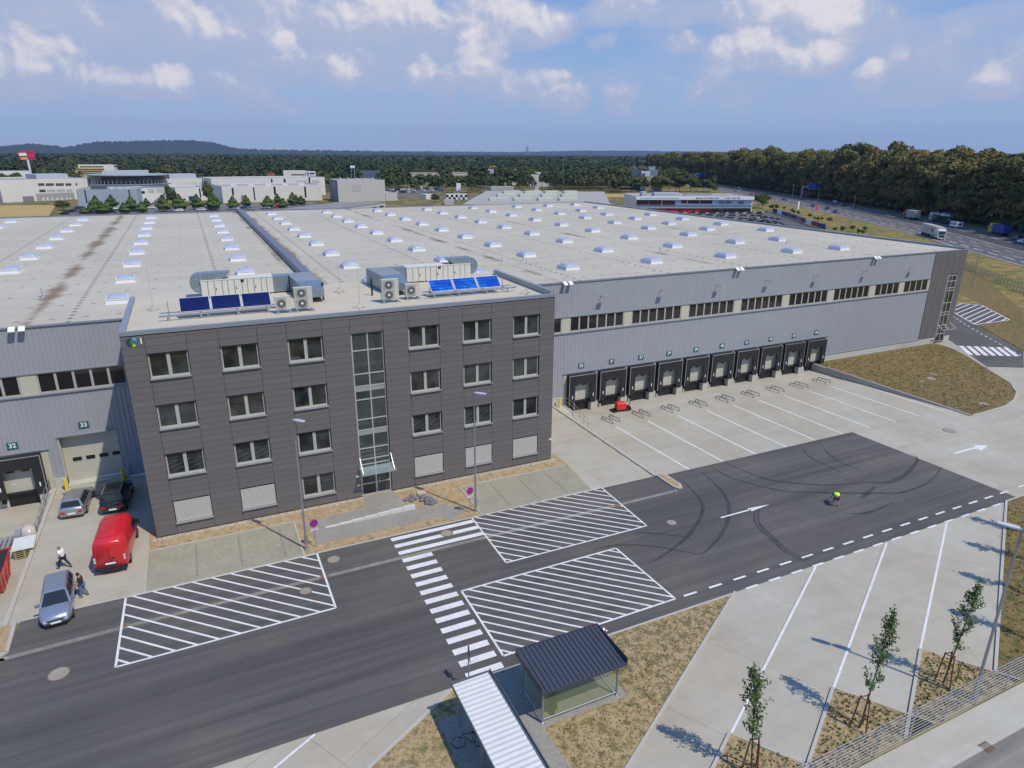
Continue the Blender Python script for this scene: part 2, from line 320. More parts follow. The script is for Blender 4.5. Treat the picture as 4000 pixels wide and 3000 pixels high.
ASPH = m_asphalt(); CONC = m_concrete('yard_concrete', 3.99, 4.75, shift=(-2.0, 2.0, 0)); CONCL = m_concrete('lane_concrete', 7.2, 5.3, shift=(.5, .8, 0))
CONCB = m_concrete('bay_concrete', 5.9, 3.43, rot=R(-29.3), shift=(-.97, 1.53, 0)); PAVE = m_paver(); PATH = m_paver('path_paving', (.33, .315, .27))
GRASS = m_grass('dry_lawn'); GRASSB = m_grass('mown_brown_grass', (.215, .155, .068), (.145, .095, .038), (.09, .098, .034), .62, 1.9, (.28, .20, .10))
DIRT = m_grass('sandy_earth', (.40, .30, .18), (.30, .215, .12), (.12, .13, .05), .74, 1.4, (.45, .35, .22))
FIELD = m_grass('far_ground', (.25, .19, .085), (.17, .125, .055), (.09, .10, .035), .56, .12, (.22, .17, .09)); GRAVEL = m_gravel()
VERGE = m_grass('verge_grass', (.30, .22, .085), (.20, .135, .05), (.12, .13, .04), .56, .35, (.24, .17, .08))
WHEAT = mat('wheat_field', (.40, .28, .10), .95, var=.2, scale=.05, fine=.12, fscale=1.2)
KERB = mat('kerb_stone', (.42, .40, .35), .85, var=.15, fine=.1)
def sheet(name, pts, m, z=0., **t):
    b = MB(); b.poly(pts, z); a = sum(pts[i][0]*pts[(i+1) % len(pts)][1]-pts[(i+1) % len(pts)][0]*pts[i][1] for i in range(len(pts)))
    if a < 0: b.f = [f[::-1] for f in b.f]
    return b.build(name, m, kind='structure', **t)
def line(b, p, q, w, z, z1=None):
    p = Vector(p[:2]); q = Vector(q[:2]); d = (q-p).normalized(); n = Vector((-d.y, d.x))*w/2
    za = z; zb = z if z1 is None else z1
    b.quad((p.x-n.x, p.y-n.y, za), (q.x-n.x, q.y-n.y, zb), (q.x+n.x, q.y+n.y, zb), (p.x+n.x, p.y+n.y, za))
def polyline(b, pts, w, z, wv=None):
    pts = [Vector(p[:2]) for p in pts]; L = []; Rr = []
    for i, p in enumerate(pts):
        d = (pts[min(i+1, len(pts)-1)]-pts[max(i-1, 0)]).normalized(); n = Vector((-d.y, d.x))*(wv[i] if wv else w)/2
        L.append((p.x+n.x, p.y+n.y, z)); Rr.append((p.x-n.x, p.y-n.y, z))
    for i in range(len(pts)-1): b.quad(Rr[i], Rr[i+1], L[i+1], L[i])
def kerb(b, p, q, w=.15, h=.12, z=0., z1=None):
    p = Vector(p[:2]); q = Vector(q[:2]); d = (q-p).normalized(); n = Vector((-d.y, d.x))*w/2; zb = z if z1 is None else z1
    r = []
    for c, zz in ((p, z), (q, zb)): r.append([(c.x-n.x, c.y-n.y, zz-.3), (c.x-n.x, c.y-n.y, zz+h), (c.x+n.x, c.y+n.y, zz+h), (c.x+n.x, c.y+n.y, zz-.3)])
    b.loft(r, True)
def smooth_curve(pts, n=8):
    out = []; P = [Vector(p[:2]) for p in pts]
    for i in range(len(P)-1):
        a = P[max(i-1, 0)]; b_ = P[i]; c = P[i+1]; d = P[min(i+2, len(P)-1)]
        for k in range(n):
            t = k/n; out.append(.5*((2*b_)+(c-a)*t+(2*a-5*b_+4*c-d)*t*t+(3*b_-a-3*c+d)*t**3))
    return out+[P[-1]]
# ---- ground sheet to the horizon, open only where the dock yards dip and the warehouse stands
BIG = 14000; g = MB(); HX0, HX1, HY0, HY1 = -44., 78.3, -6.9, 100.
xs = [-BIG, HX0, HX1, BIG]; ys = [-BIG, HY0, HY1, BIG]
for i in range(3):
    for j in range(3):
        if i == 1 and j == 1: continue
        g.quad((xs[i], ys[j], -.02), (xs[i+1], ys[j], -.02), (xs[i+1], ys[j+1], -.02), (xs[i], ys[j+1], -.02))
g.build('ground', FIELD, kind='structure')
# site lawn under everything near the building
sheet('lawn', [(14.4, -22.5), (33.4, -22.45), (12.6, -34.6), (-8, -34.9)], GRASS, .03)
sheet('lawn', [(62, -22.25), (41.3, -33.6), (41.5, -34.6), (90, -34.6), (90, -22.25)], GRASSB, .03)
b = MB()
for x0 in (25.45, 32.45, 39.4): b.poly([(x0-6.6, -34.6), (x0+2.7, -34.6), (x0, -30.85)], .03)
b.build('lawn', GRASS, kind='structure')
sheet('access_road', [(18, -36.55), (95, -36.55), (95, -48), (18, -48)], m_asphalt('grey_road', (.20, .19, .175)), .004)
sheet('pavement', [(18, -34.75), (95, -34.75), (95, -36.35), (18, -36.35)], m_concrete('cream_pavement', 60, 60, base=(.50, .46, .37), joint=.001), .012)
b = MB(); kerb(b, (18, -36.45), (95, -36.45), .2, .03); b.build('kerb', KERB, kind='structure')
# concrete bays
sheet('truck_bays', [(33.5, -22.3), (62, -22.3), (41.3, -33.7), (41.4, -34.6), (12.5, -34.6)], CONCB, .0)
sheet('truck_bays', [(-10, -22.4), (14.4, -22.4), (-2, -31.6), (-18, -31.6)], CONCB, .0)
b = MB()
for p, q in [((33.5, -22.35), (12.5, -34.6)), ((62, -22.3), (41.3, -33.7)), ((25.4, -30.8), (18.8, -34.6)), ((32.4, -30.8), (25.8, -34.6)), ((39.35, -30.8), (32.8, -34.6)), ((14.4, -22.5), (-2, -31.7))]: kerb(b, p, q, .16, .1)
for x0 in (25.45, 32.45, 39.4): kerb(b, (x0, -30.8), (x0+2.6, -34.6), .10, .045)
dk_ = MB()  # flat dark strips: painted shade line along the kerb sides
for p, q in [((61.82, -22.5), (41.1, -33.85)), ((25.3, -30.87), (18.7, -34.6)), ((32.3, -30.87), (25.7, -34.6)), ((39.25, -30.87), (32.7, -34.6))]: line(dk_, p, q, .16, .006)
dk_.build('kerb_shade_strip', mat('painted_kerb_shade', (.03, .03, .03), .9), kind='structure')
kerb(b, (14.4, -22.42), (33.5, -22.42), .14, .05); kerb(b, (62, -22.3), (90, -22.3), .14, .05)
b.build('kerb', KERB, kind='structure')
# concrete apron east of the asphalt, then the road round the corner of the warehouse
cv = [(78.6, -9.2), (82, -9.1), (85, -8.9), (88, -8.1), (91, -6.7), (94, -4.3), (97.3, .4), (100.6, 5.0), (102.6, 8.3), (103.2, 10.5)]
sheet('concrete_apron', [(62.9, -7.0), (78.3, -7.0), (78.5, -9.2)]+cv[1:6]+[(97.3, .4), (98.4, 1.2), (102.5, -1.1), (110.5, 3.4), (140, 20), (140, -20), (90, -22.4), (63.5, -22.3)], CONC, .002)
sheet('corner_road', [(98.4, 1.2), (102.5, -1.1), (110.5, 3.4), (120.9, 16.7), (126.8, 24.1), (145, 47), (127, 50), (111.5, 28), (108.6, 14.5), (107.0, 11.9)], ASPH, .006)
sheet('mown_bank', cv+[(103.2, 11.8), (80.9, 11.8), (78.5, 9.6), (78.45, -9.2)], GRASSB, .05)
sheet('corner_path', [(103.2, 11.8), (103.2, 9.4), (98.0, 1.4), (98.4, 1.2), (107.1, 11.9)], m_concrete('corner_paving', 1, 1, base=(.38, .36, .30)), .012)
sheet('lawn', [(121.2, 16.4), (110.8, 3.2), (140, 20), (190, 62), (168, 66), (138.2, 25.7), (130.2, 16.2)], GRASSB, .03)
b = MB(); polyline(b, [(x, y) for x, y in cv], .35, .03)
for i in range(len(cv)-1): kerb(b, cv[i], cv[i+1], .12, .09)
kerb(b, (78.4, -9.2), (78.4, 9.6), .16, .14); b.build('kerb', KERB, kind='structure')
# sloping dock yards (down to the loading docks)
def dz(y): return 0. if y < -7 else -.95*(y+7)/18.92
sheet_y = MB(); sheet_y.quad((38.95, -7, 0), (78.4, -7, 0), (78.4, 11.95, -.95), (38.95, 11.95, -.95)); sheet_y.build('dock_yard', CONC, kind='structure')
sheet_y = MB(); sheet_y.quad((-44, -7, 0), (-7.75, -7, 0), (-7.75, 11.95, -.95), (-44, 11.95, -.95)); sheet_y.build('dock_yard', CONCL, kind='structure')
b = MB(); b.box(38.7, 39.0, -6.9, 11.9, -1.2, .10)
for k in range(8): b.box(38.66, 39.04, -6.9+k*2.35, -6.9+k*2.35+1.2, .0, .12)
b.box(-7.95, -7.7, -6.9, 11.9, -1.2, .08); b.box(78.3, 78.5, -6.9, 11.9, -1.2, .03); b.build('retaining_kerb', KERB, kind='structure')
sheet('lane', [(-7.75, -6.9), (-.5, -6.9), (-.5, -1.5), (.2, 0), (.2, 11.95), (-7.75, 11.95)], CONCL, .0)
sheet('forecourt', [(32.2, 11.95), (32.2, -.3), (33.0, -1.7), (32.4, -6.9), (38.9, -6.9), (38.9, 11.95)], CONC, .0)
# planting strip, parking and paths along the office
sheet('planting_bed', [(-.5, -6.9), (-.5, 1), (33, 1), (33, -1.7), (32.4, -6.9)], DIRT, .006)
sheet('pebble_strip', [(-.35, 0), (-.35, -.45), (32.6, -.45), (32.6, 0)], GRAVEL, .012)
sheet('parking', [(-.5, -6.7), (-.5, -1.75), (9.2, -1.75), (9.2, -6.7)], PAVE, .014)
sheet('parking', [(22.7, -6.6), (22.7, -1.75), (32.7, -1.75), (32.5, -6.6)], PAVE, .014)
sheet('footpath', [(14.9, 0), (17.45, 0), (17.5, -1.75), (17.9, -3.4), (20.6, -3.9), (21.9, -5.3), (20.2, -6.6), (19.6, -5.6), (10.3, -5.6), (10.0, -2.1), (14.75, -1.8)], PATH, .014)
b = MB()
for y in (-6.72,): kerb(b, (-7, y), (38.9, y), .14, .03)
kerb(b, (-.55, -6.7), (-.55, -1.0), .12, .06); kerb(b, (9.25, -6.7), (9.25, -1.7), .12, .06); kerb(b, (-.5, -1.68), (9.2, -1.68), .12, .06); kerb(b, (22.6, -6.7), (22.6, -1.7), .12, .06); kerb(b, (22.7, -1.68), (32.8, -1.68), .12, .06)
kerb(b, (-7.35, -6.8), (-7.25, -9.6), .2, .1); kerb(b, (-7.25, -9.6), (-9.2, -11.2), .2, .1)
b.build('kerb', KERB, kind='structure')
b = MB()                                                                                        # dark marker stones between the parking spaces
for x in (2.5, 5.3, 8.1): [b.box(x-.08, x+.08, y, y+.15, .0, .022) for y in np.arange(-6.2, -2.2, .33)]
for x in (25.2, 27.8, 30.4): [b.box(x-.08, x+.08, y, y+.15, .0, .022) for y in np.arange(-6.2, -2.2, .33)]
b.build('marker_stones', mat('dark_stone', (.20, .18, .14), .9), kind='structure')
# asphalt drive
sheet('drive', [(-7.3, -9.8), (-7.1, -6.8), (38.85, -6.6), (38.85, -9.55), (39.8, -9.5), (39.8, -7.0), (62.9, -7.0), (63.5, -22.3), (-10, -22.4), (-60, -22.4), (-60, -12.5), (-9, -12)], ASPH, .008)
sheet('verge', [(-8.0, -6.9), (-7.4, -6.9), (-7.3, -9.7), (-9.3, -11.4), (-44, -12), (-44, -6.9)], DIRT, .012)
b = MB(); polyline(b, [(-8.2, -10.15), (-1.5, -9.9), (10.1, -9.75), (38.9, -9.7)], .34, .014); b.build('gutter', m_concrete('gutter_stone', .5, .5, base=(.23, .22, .19)), kind='structure')
b = MB(); polyline(b, [(-7.3, -10.12), (-9, -11.6), (-60, -12.4)], .34, .014)
for x in (-1.55, 10.05, 33.0): b.box(x-.3, x+.3, -9.93, -9.6, .0, .018)
b.build('gutter', mat('rusty_grate', (.20, .12, .07), .8), kind='structure')
b = MB(); b.prism([(38.85, -6.6), (39.75, -6.5), (39.75, -9.1), (39.5, -9.6), (39.1, -9.6), (38.85, -9.2)], 0, .13); b.build('kerb', KERB, kind='structure')
sheet('planting_bed', [(39.0, -6.8), (39.6, -6.8), (39.6, -9.0), (39.3, -9.4), (39.0, -9.1)], DIRT, .136)
# paint on the road
b = MB(); zt = .020
def hatch(b, P, w=.12, step=.98, x_at_top=None, dirv=(2.55, -6.55)):
    """frame and slanting bars of a no-parking box: P = corners tl, tr, br, bl"""
    P = [Vector(p) for p in P]
    for i in range(4): line(b, P[i], P[(i+1) % 4], w, zt)
    d = Vector(dirv).normalized(); n = Vector((-d.y, d.x))
    lo = min(n.dot(p) for p in P); hi = max(n.dot(p) for p in P); s = lo+step*.6
    while s < hi:
        hits = []
        for i in range(4):
            a, c = P[i], P[(i+1) % 4]; na, nc = n.dot(a)-s, n.dot(c)-s
            if na*nc < 0: hits.append(a+(c-a)*(na/(na-nc)))
        if len(hits) == 2: line(b, hits[0], hits[1], w, zt-.004)
        s += step
hatch(b, [(-1.6, -6.78), (10.1, -6.78), (10.1, -13.3), (-1.7, -13.4)], .13, .78, dirv=(1.0, -.93))
hatch(b, [(21.7, -6.7), (33.4, -6.65), (33.2, -13.3), (21.6, -13.3)], .12, .66, dirv=(1.0, -.93))
hatch(b, [(17.7, -14.95), (29.4, -14.9), (29.6, -21.3), (17.7, -21.4)], .13, .66, dirv=(1.0, -.93))
b.build('hatched_no_parking_boxes', MT['road_paint'], kind='structure')
b = MB()
for y in (-7.25, -8.2, -9.15): b.quad((15.25, y-.22, zt), (21.6, y-.22, zt), (21.6, y+.22, zt), (15.25, y+.22, zt))
for i in range(13):
    y = -10.15-i*.987; b.quad((15.25, y-.23, zt), (17.38, y-.23, zt), (17.38, y+.23, zt), (15.25, y+.23, zt))
b.build('zebra_crossing', MT['road_paint'], kind='structure')
b = MB()
b.quad((39.1, -14.78, zt), (42.1, -14.78, zt), (42.1, -14.62, zt), (39.1, -14.62, zt)); b.add([(42.0, -14.95, zt), (44.1, -14.7, zt), (42.0, -14.45, zt)], [(0, 1, 2)])
b.poly([(67.2, -14.75), (69.7, -14.75), (70.3, -14.95), (70.1, -15.3), (72.0, -14.85), (70.9, -14.1), (70.6, -14.5), (69.8, -14.5), (67.2, -14.5)], zt)
for k in range(18):
    x = 30.25+k*2.04
    if k != 17: b.quad((x, -21.38, zt), (x+1.05, -21.38, zt), (x+1.05, -21.22, zt), (x, -21.22, zt))
for k in range(14): x = 34.4+k*1.98; b.quad((x, -22.45, zt), (x+1.0, -22.45, zt), (x+1.0, -22.28, zt), (x, -22.28, zt))
for p, q in [((40.5, -22.45), (25.5, -30.8)), ((47.6, -22.45), (32.45, -30.8)), ((54.3, -22.45), (39.4, -30.75)), ((7.3, -22.45), (-6.5, -30.4)), ((0.2, -22.45), (-13, -30.2))]: line(b, p, q, .13, .012)
for k in range(9): x = 65.5+k*2.2; b.quad((x, -21.3, zt), (x+1.05, -21.3, zt), (x+1.05, -21.15, zt), (x, -21.15, zt))
b.build('lane_markings', MT['road_paint'], kind='structure')
b = MB()
DL = [(('G', 855, 1115), ('G', 1530, 1512)), (('G', 1125, 1065), ('G', 1825, 1445)), (('G', 1375, 1015), ('G', 2105, 1380)), (('G', 1620, 972), ('H', 160, 1320)), (('G', 1850, 928), ('H', 410, 1262)),
      (('G', 2075, 888), ('H', 648, 1205)), (('H', 75, 848), ('H', 878, 1150)), (('H', 285, 808), ('H', 1098, 1100)), (('H', 480, 770), ('H', 1308, 1052)), (('H', 665, 735), ('H', 1510, 1005))]
DOCKLINE = []
for k, (p, q) in enumerate(DL):
    a = G(*p, z=-.6); c = G(*q, z=0.); DOCKLINE.append((a, c)); line(b, (a.x, 5.2), (c.x, -6.95), .20, dz(5.2)+.012, .012)
b.build('dock_bay_lines', MT['road_paint'], kind='structure')
b = MB()
P = [Vector(G(*q)[:2]) for q in [('H', 1605, 155), ('H', 1620, 75), ('H', 1850, 95), ('H', 2090, 220), ('H', 1790, 262)]]
zt0 = zt
sheet('corner_road', [tuple(p) for p in P], ASPH, .0115)
for i in range(5): line(b, P[i], P[(i+1) % 5], .2, zt)
d = (G('H', 1700, 250)-G('H', 1960, 240)); d = Vector((.80, -.60)).normalized(); d = Vector((G('H', 1960, 150)-G('H', 1760, 240))[:2]).normalized(); n = Vector((-d.y, d.x)); lo = min(n.dot(p) for p in P); hi = max(n.dot(p) for p in P); s = lo+.7
while s < hi:
    hits = []
    for i in range(5):
        a, c = P[i], P[(i+1) % 5]; na, nc = n.dot(a)-s, n.dot(c)-s
        if na*nc < 0: hits.append(a+(c-a)*(na/(na-nc)))
    if len(hits) >= 2: line(b, hits[0], hits[1], .22, zt-.004)
    s += 1.15
b.build('hatched_no_parking_boxes', MT['road_paint'], kind='structure')
b = MB()
for i in range(7):
    A0 = G('H', 1645+i*64, 445+i*2.5); A1 = G('H', 1685+i*64, 445+i*2.5); B1 = G('H', 1776+i*66, 524+i*1.8); B0 = G('H', 1735+i*66, 524+i*1.8)
    b.quad(*[(p.x, p.y, zt) for p in (B0, B1, A1, A0)])
b.build('zebra_crossing', MT['road_paint'], kind='structure')
b = MB()
for i in range(16):
    t0 = i/16; p = G('H', 1600+(2210-1600)*t0**1.15, 190+(540-190)*t0**1.05); q = G('H', 1600+(2210-1600)*(t0+.03)**1.15, 190+(540-190)*(t0+.03)**1.05); line(b, p, q, .16, zt)
b.build('lane_markings', MT['road_paint'], kind='structure')
# rubber left by turning lorries
def m_skid():
    m, nt, b = new_mat('tyre_rubber_marks'); t = NT(nt); b.inputs['Base Color'].default_value = (.022, .021, .022, 1); b.inputs['Roughness'].default_value = .7
    t.L.new(t.math('MULTIPLY_ADD', t.noise(1.3, 4, .7), .85, -.14), b.inputs['Alpha']); return m
b = MB(); SK = [[(40.5, -8.2), (39.6, -11.6), (38.3, -13.5), (35.5, -15.5), (32.9, -16.7), (30.6, -17.4)], [(43.1, -7.7), (42.1, -11.5), (40.2, -14.4), (37.3, -16.7), (34.4, -18.1)],
    [(44.5, -7.0), (44.6, -9.8), (46.1, -12.5), (47.3, -13.8), (51.5, -16.0), (53.7, -17.0), (55.9, -17.8), (59.7, -17.4), (63.4, -16.0)], [(46.2, -7.0), (46.8, -10.3), (47.9, -12.1), (51.0, -14.2), (54.0, -15.1)],
    [(54.0, -15.1), (55.4, -15.7), (56.6, -16.1), (59.2, -15.6), (62.6, -14.2), (63.5, -13.3)], [(51.6, -17.1), (54.6, -16.1)], [(55.2, -7.8), (54.2, -9.7), (54.2, -13.1)], [(57.0, -8.6), (55.9, -11.2), (56.2, -13.6)],
    [(27.9, -14.3), (29.6, -14.6), (31.8, -15.7), (34.4, -18.1)], [(31.8, -13.7), (33.2, -14.5), (34.9, -15.8)], [(43.0, -14.4), (41.0, -16.3), (40.4, -18.3), (40.0, -20.3), (40.4, -21.9)],
    [(43.2, -14.5), (41.3, -16.4), (40.7, -18.3), (40.3, -20.3), (40.8, -21.9)], [(48.5, -18.2), (49.3, -18.7), (50.7, -18.9), (53.5, -18.6)]]
SK += [[(46.6, -2.1), (49.0, -.4), (52.7, .7), (58.6, .2)], [(47.0, -4.4), (49.2, -2.4), (52.7, -1.0), (57.5, -1.1)]] if False else []
for i, s in enumerate(SK):
    c = smooth_curve(s, 8); n = len(c); w0 = .30 if i in (0, 1, 2, 3) else .40 if i in (4, 5) else .24; polyline(b, c, w0, .013+.0004*i, [w0*(.3+.7*math.sin(math.pi*(k+.5)/n)) for k in range(n)])
b.build('tyre_marks', m_skid(), kind='structure')
MAN = mat('manhole_concrete', (.29, .265, .22), .8, var=.2); RUST = mat('rust_ring', (.17, .11, .08), .9)
for (x, y, r, lab) in [(11.0, -8.0, .40, 'pale round manhole cover left of the zebra crossing'), (-4.4, -12.7, .48, 'pale round manhole cover with rusty rim at the left of the drive'), (35.2, -13.7, .34, 'round manhole cover on the drive right of the hatched boxes'),
                       (8.7, -10.8, .34, 'grey round manhole cover inside the left hatched box'), (72.3, -10.8, .5, 'round manhole ring in the concrete apron at the right'), (19.2, -8.05, .4, 'pale manhole cover under the long zebra stripes'),
                       (83.4, -7.5, .5, 'pale round cover at the near tip of the mown bank'), (86.7, .9, .55, 'pale round cover in the middle of the mown bank'), (88.7, 1.9, .5, 'greenish round cover, the farthest one on the mown bank'), (84.6, .8, .35, 'small pale cover, leftmost on the mown bank')]:
    t = empty('manhole_cover', (x, y, 0), label=lab, cat='manhole cover', group='manhole covers')
    z0 = .05 if x > 80 else .012
    a = MB(); a.cyl((0, 0), r+.07, z0-.02, z0+.012, 24); a.build('rim', RUST, t)
    a = MB(); a.cyl((0, 0), r, z0-.02, z0+.017, 24); a.build('lid', MAN, t)
t = G('F', 1890, 1480); a = MB(); a.box(-.3, .3, -.25, .25, 0, .02); [a.box(-.26+.1*k, -.21+.1*k, -.2, .2, .02, .03) for k in range(6)]
tag(a.build('drain_grate', mat('rusty_iron', (.16, .10, .06), .8), loc=(t.x, t.y, .0)), 'rusty square drain grate at the edge of the grey road', 'drain')
# ---- tufts of dry grass on the nearest lawns
def tufts(name, poly, n, h, m, seed):
    r = np.random.default_rng(seed); P = np.array(poly); lo = P.min(0); hi = P.max(0); pts = []
    while len(pts) < n:
        q = r.uniform(lo, hi); c = False
        for i in range(len(P)):
            x1, y1 = P[i]; x2, y2 = P[(i+1) % len(P)]
            if (y1 > q[1]) != (y2 > q[1]) and q[0] < (x2-x1)*(q[1]-y1)/(y2-y1)+x1: c = not c
        if c: pts.append(q)
    b = MB()
    for x, y in pts:
        hh = h*r.uniform(.4, 1.3)
        for k in range(3):
            a = r.uniform(0, 6.28); dx, dy = math.cos(a), math.sin(a); w = hh*.45; lx, ly = r.normal(0, hh*.5, 2)
            b.add([(x-dx*w, y-dy*w, .03), (x+dx*w, y+dy*w, .03), (x+lx, y+ly, .03+hh)], [(0, 1, 2)])
    return b.build(name, m, kind='stuff', label='tufts of dry grass on the lawn', cat='grass')
tufts('grass', [(22.6, -22.7), (33.0, -22.6), (19.5, -30.2), (17.7, -31), (17.7, -27.1), (22.6, -27.1)], 1500, .06, mat('green_tuft', (.17, .15, .065), .9, var=.35, scale=3), 3)
tufts('grass', [(62, -22.5), (41.5, -34), (41.7, -34.5), (80, -34.5), (80, -22.5)], 2600, .10, mat('green_tuft', (.17, .15, .065), .9, var=.35, scale=3), 4)
tufts('grass', [(79, -9), (91, -6.5), (97, .4), (102.4, 8.3), (102, 11), (80.9, 10.9), (79, 9)], 1600, .14, mat('green_tuft', (.19, .15, .06), .9, var=.35, scale=3), 5)
for k, x0 in enumerate((25.45, 32.45, 39.4)): tufts('grass', [(x0-6.4, -34.5), (x0+2.4, -34.5), (x0, -31.1)], 500, .10, mat('green_tuft', (.12, .13, .05), .9, var=.35, scale=3), 6+k)
# ================================================================ OFFICE BUILDING
HALLY = 11.92; OD = 13.3; OW = 32.2; OH = 15.26
def m_clad(name, base, rw=None):
    m, nt, b = new_mat(name); t = NT(nt); n = t.noise(.35, 4, .6); f2 = t.noise(30, 2, .6); st = t.noise(2.2, 3, .6, stretch=(1, 1, .15))
    f = t.math('ADD', t.math('MULTIPLY_ADD', n, .16, .86), t.math('ADD', t.math('MULTIPLY_ADD', f2, .10, -.05), t.math('MULTIPLY_ADD', st, .12, -.06)))
    sc = t.N.new('ShaderNodeVectorMath'); sc.operation = 'SCALE'; t.setin(sc.inputs[0], base); t.L.new(f, sc.inputs['Scale'])
    t.L.new(sc.outputs[0], b.inputs['Base Color']); b.inputs['Roughness'].default_value = .55; return m
CLAD = m_clad('brown_grey_cladding', (.148, .138, .134)); CLAD2 = m_clad('brown_grey_cladding_lighter', (.158, .147, .142)); SEAM = mat('seam_shadow_gap', (.05, .045, .045), .9)
def m_roof():
    m, nt, b = new_mat('roof_membrane'); t = NT(nt); X, Y, Z = t.sep(t.P())
    base = t.mix(t.ramp(t.noise(.06, 4, .6), .35, .7), (.44, .405, .32), (.48, .445, .355))
    fac, col = t.brick(24, 1.55, .05, .5, smooth=.6)
    f = t.math('ADD', t.math('MULTIPLY_ADD', t.noise(.5, 5, .6, stretch=(.25, 1, 1)), .24, .87), t.math('MULTIPLY_ADD', t.noise(10, 3, .6), .12, -.06))
    f = t.math('SUBTRACT', f, t.math('MULTIPLY', fac, .07)); f = t.math('ADD', f, t.math('MULTIPLY', t.math('SUBTRACT', t.sep(col)[0], .5), .05))
    st = None; n = t.noise(.13, 5, .62); n2 = t.noise(.9, 4, .7, stretch=(.25, 1.6, 1))
    for x, w, a in ((-7.4, 1.8, 1.1), (-30.8, 1.7, .8), (14.7, 1.0, .9), (16.9, 1.3, 1.), (39.7, 1.4, .95), (62.8, 1.0, .7), (85.6, 1.2, .7), (27.8, .5, .15)):
        d = t.math('DIVIDE', t.math('ABSOLUTE', t.math('SUBTRACT', X, x)), w); g = t.math('MULTIPLY', t.math('MAXIMUM', t.math('SUBTRACT', 1., d), 0.), a)
        st = g if st is None else t.math('MAXIMUM', st, g)
    stain = t.ramp(t.math('ADD', t.math('MULTIPLY', st, .55), t.math('ADD', t.math('MULTIPLY', t.math('SUBTRACT', n, .5), 1.5), t.math('MULTIPLY', t.math('SUBTRACT', n2, .5), .6))), .30, .66, 0, .9)
    stain = t.math('MULTIPLY', stain, t.ramp(st, .02, .25))
    c = t.mix(stain, base, (.19, .13, .07))
    def dots(x0, px, y0, py, rx, ry):
        fx = t.math('ABSOLUTE', t.math('SUBTRACT', t.math('FRACT', t.math('DIVIDE', t.math('SUBTRACT', X, x0), px)), .5)); fy = t.math('ABSOLUTE', t.math('SUBTRACT', t.math('FRACT', t.math('DIVIDE', t.math('SUBTRACT', Y, y0), py)), .5))
        return t.math('MULTIPLY', t.math('LESS_THAN', fx, rx/px), t.math('LESS_THAN', fy, ry/py))
    dk = t.math('MAXIMUM', dots(1.25-11.67*.5*2, 11.67, .3, 1.3, .17, .24), dots(0, 2.35, 19.7+2.77, 5.52, .22, .13))
    c = t.mix(t.math('MULTIPLY', dk, .85), c, (.12, .105, .09))
    sc = t.N.new('ShaderNodeVectorMath'); sc.operation = 'SCALE'; t.L.new(c, sc.inputs[0]); t.L.new(f, sc.inputs['Scale'])
    t.L.new(sc.outputs[0], b.inputs['Base Color']); b.inputs['Roughness'].default_value = .75; return m
ROOF = m_roof(); ROOFO = mat('office_roof_membrane', (.50, .45, .35), .8, var=.16, scale=.4, fine=.08); CAP = mat('parapet_cap', (.30, .33, .37), .45, .4)
XS = [0, 1.37, 3.87, 5.87, 8.37, 10.35, 12.85, 14.87, 17.37, 19.33, 21.86, 23.84, 26.35, 28.32, 30.79, 32.2]
ZSEAM = [OH, 14.73, 14.2]+[13.68-.4575*i for i in range(30)]
ZSEAM[-1] = .10; WINCOL = [1, 3, 5, 9, 11, 13]; WTOP = [13.68, 10.02, 6.36, 2.70]
office = empty('office_building', (0, 0, 0), label='four storey office block clad in dark brown-grey panels with white windows', cat='office building')
b = MB(); b.box(.06, OW-.06, .06, OD, -.2, 14.95)                     # core behind the panels
core = MB(); Wd = .35
def wall_with_holes(mb, x0, x1, z0, z1, y0, y1, holes):
    xs = sorted({x0, x1, *[h[0] for h in holes], *[h[1] for h in holes]}); zs = sorted({z0, z1, *[h[2] for h in holes], *[h[3] for h in holes]})
    for i in range(len(xs)-1):
        for j in range(len(zs)-1):
            cx, cz = (xs[i]+xs[i+1])/2, (zs[j]+zs[j+1])/2
            if not any(h[0] < cx < h[1] and h[2] < cz < h[3] for h in holes): mb.box(xs[i], xs[i+1], y0, y1, zs[j], zs[j+1])
holes = [(XS[c], XS[c+1], t-1.83, t) for c in WINCOL for t in WTOP]+[(XS[7], XS[8], 0., 13.68)]
wall_with_holes(core, .05, OW-.05, -.2, 14.95, .05, .42, holes)
core.build('wall_core', SEAM, office)
b = MB()
for i in range(15):
    for j in range(len(ZSEAM)-1):
        x0, x1 = XS[i]+.013, XS[i+1]-.013; z1, z0 = ZSEAM[j]-.009, ZSEAM[j+1]+.009
        if i in WINCOL and any(t-1.83 < (z0+z1)/2 < t for t in WTOP): continue
        if i == 7 and (z0+z1)/2 < 13.68: continue
        b.box(x0, x1, 0, .048, z0, z1, (i*7+j*3) % 5 == 0)
for s in (0, 1):                                                      # side walls
    for i in range(6):
        y0 = .05+i*1.98
        for j in range(len(ZSEAM)-1): x = OW-.05 if s else 0; b.box(x, x+.05, y0+.015, y0+1.965, ZSEAM[j+1]+.012, ZSEAM[j]-.012)
b.build('cladding', [CLAD, CLAD2], office)
b = MB(); b.box(.05, .42, .42, OD, -.2, 14.95); b.box(OW-.42, OW-.05, .42, OD, -.2, 14.95); b.box(.42, OW-.42, OD-.3, OD, -.2, 14.95); b.box(.42, OW-.42, 2.2, 2.4, -.2, 14.9)
for z in (3.3, 7.0, 10.7): b.box(.42, OW-.42, .42, 2.2, z-.15, z+.1)
b.build('inner_walls', mat('interior_wall', (.35, .34, .31), .9), office)
b = MB(); b.box(.0, OW, .0, OD, 14.95, 15.02); b.build('roof', ROOFO, office)
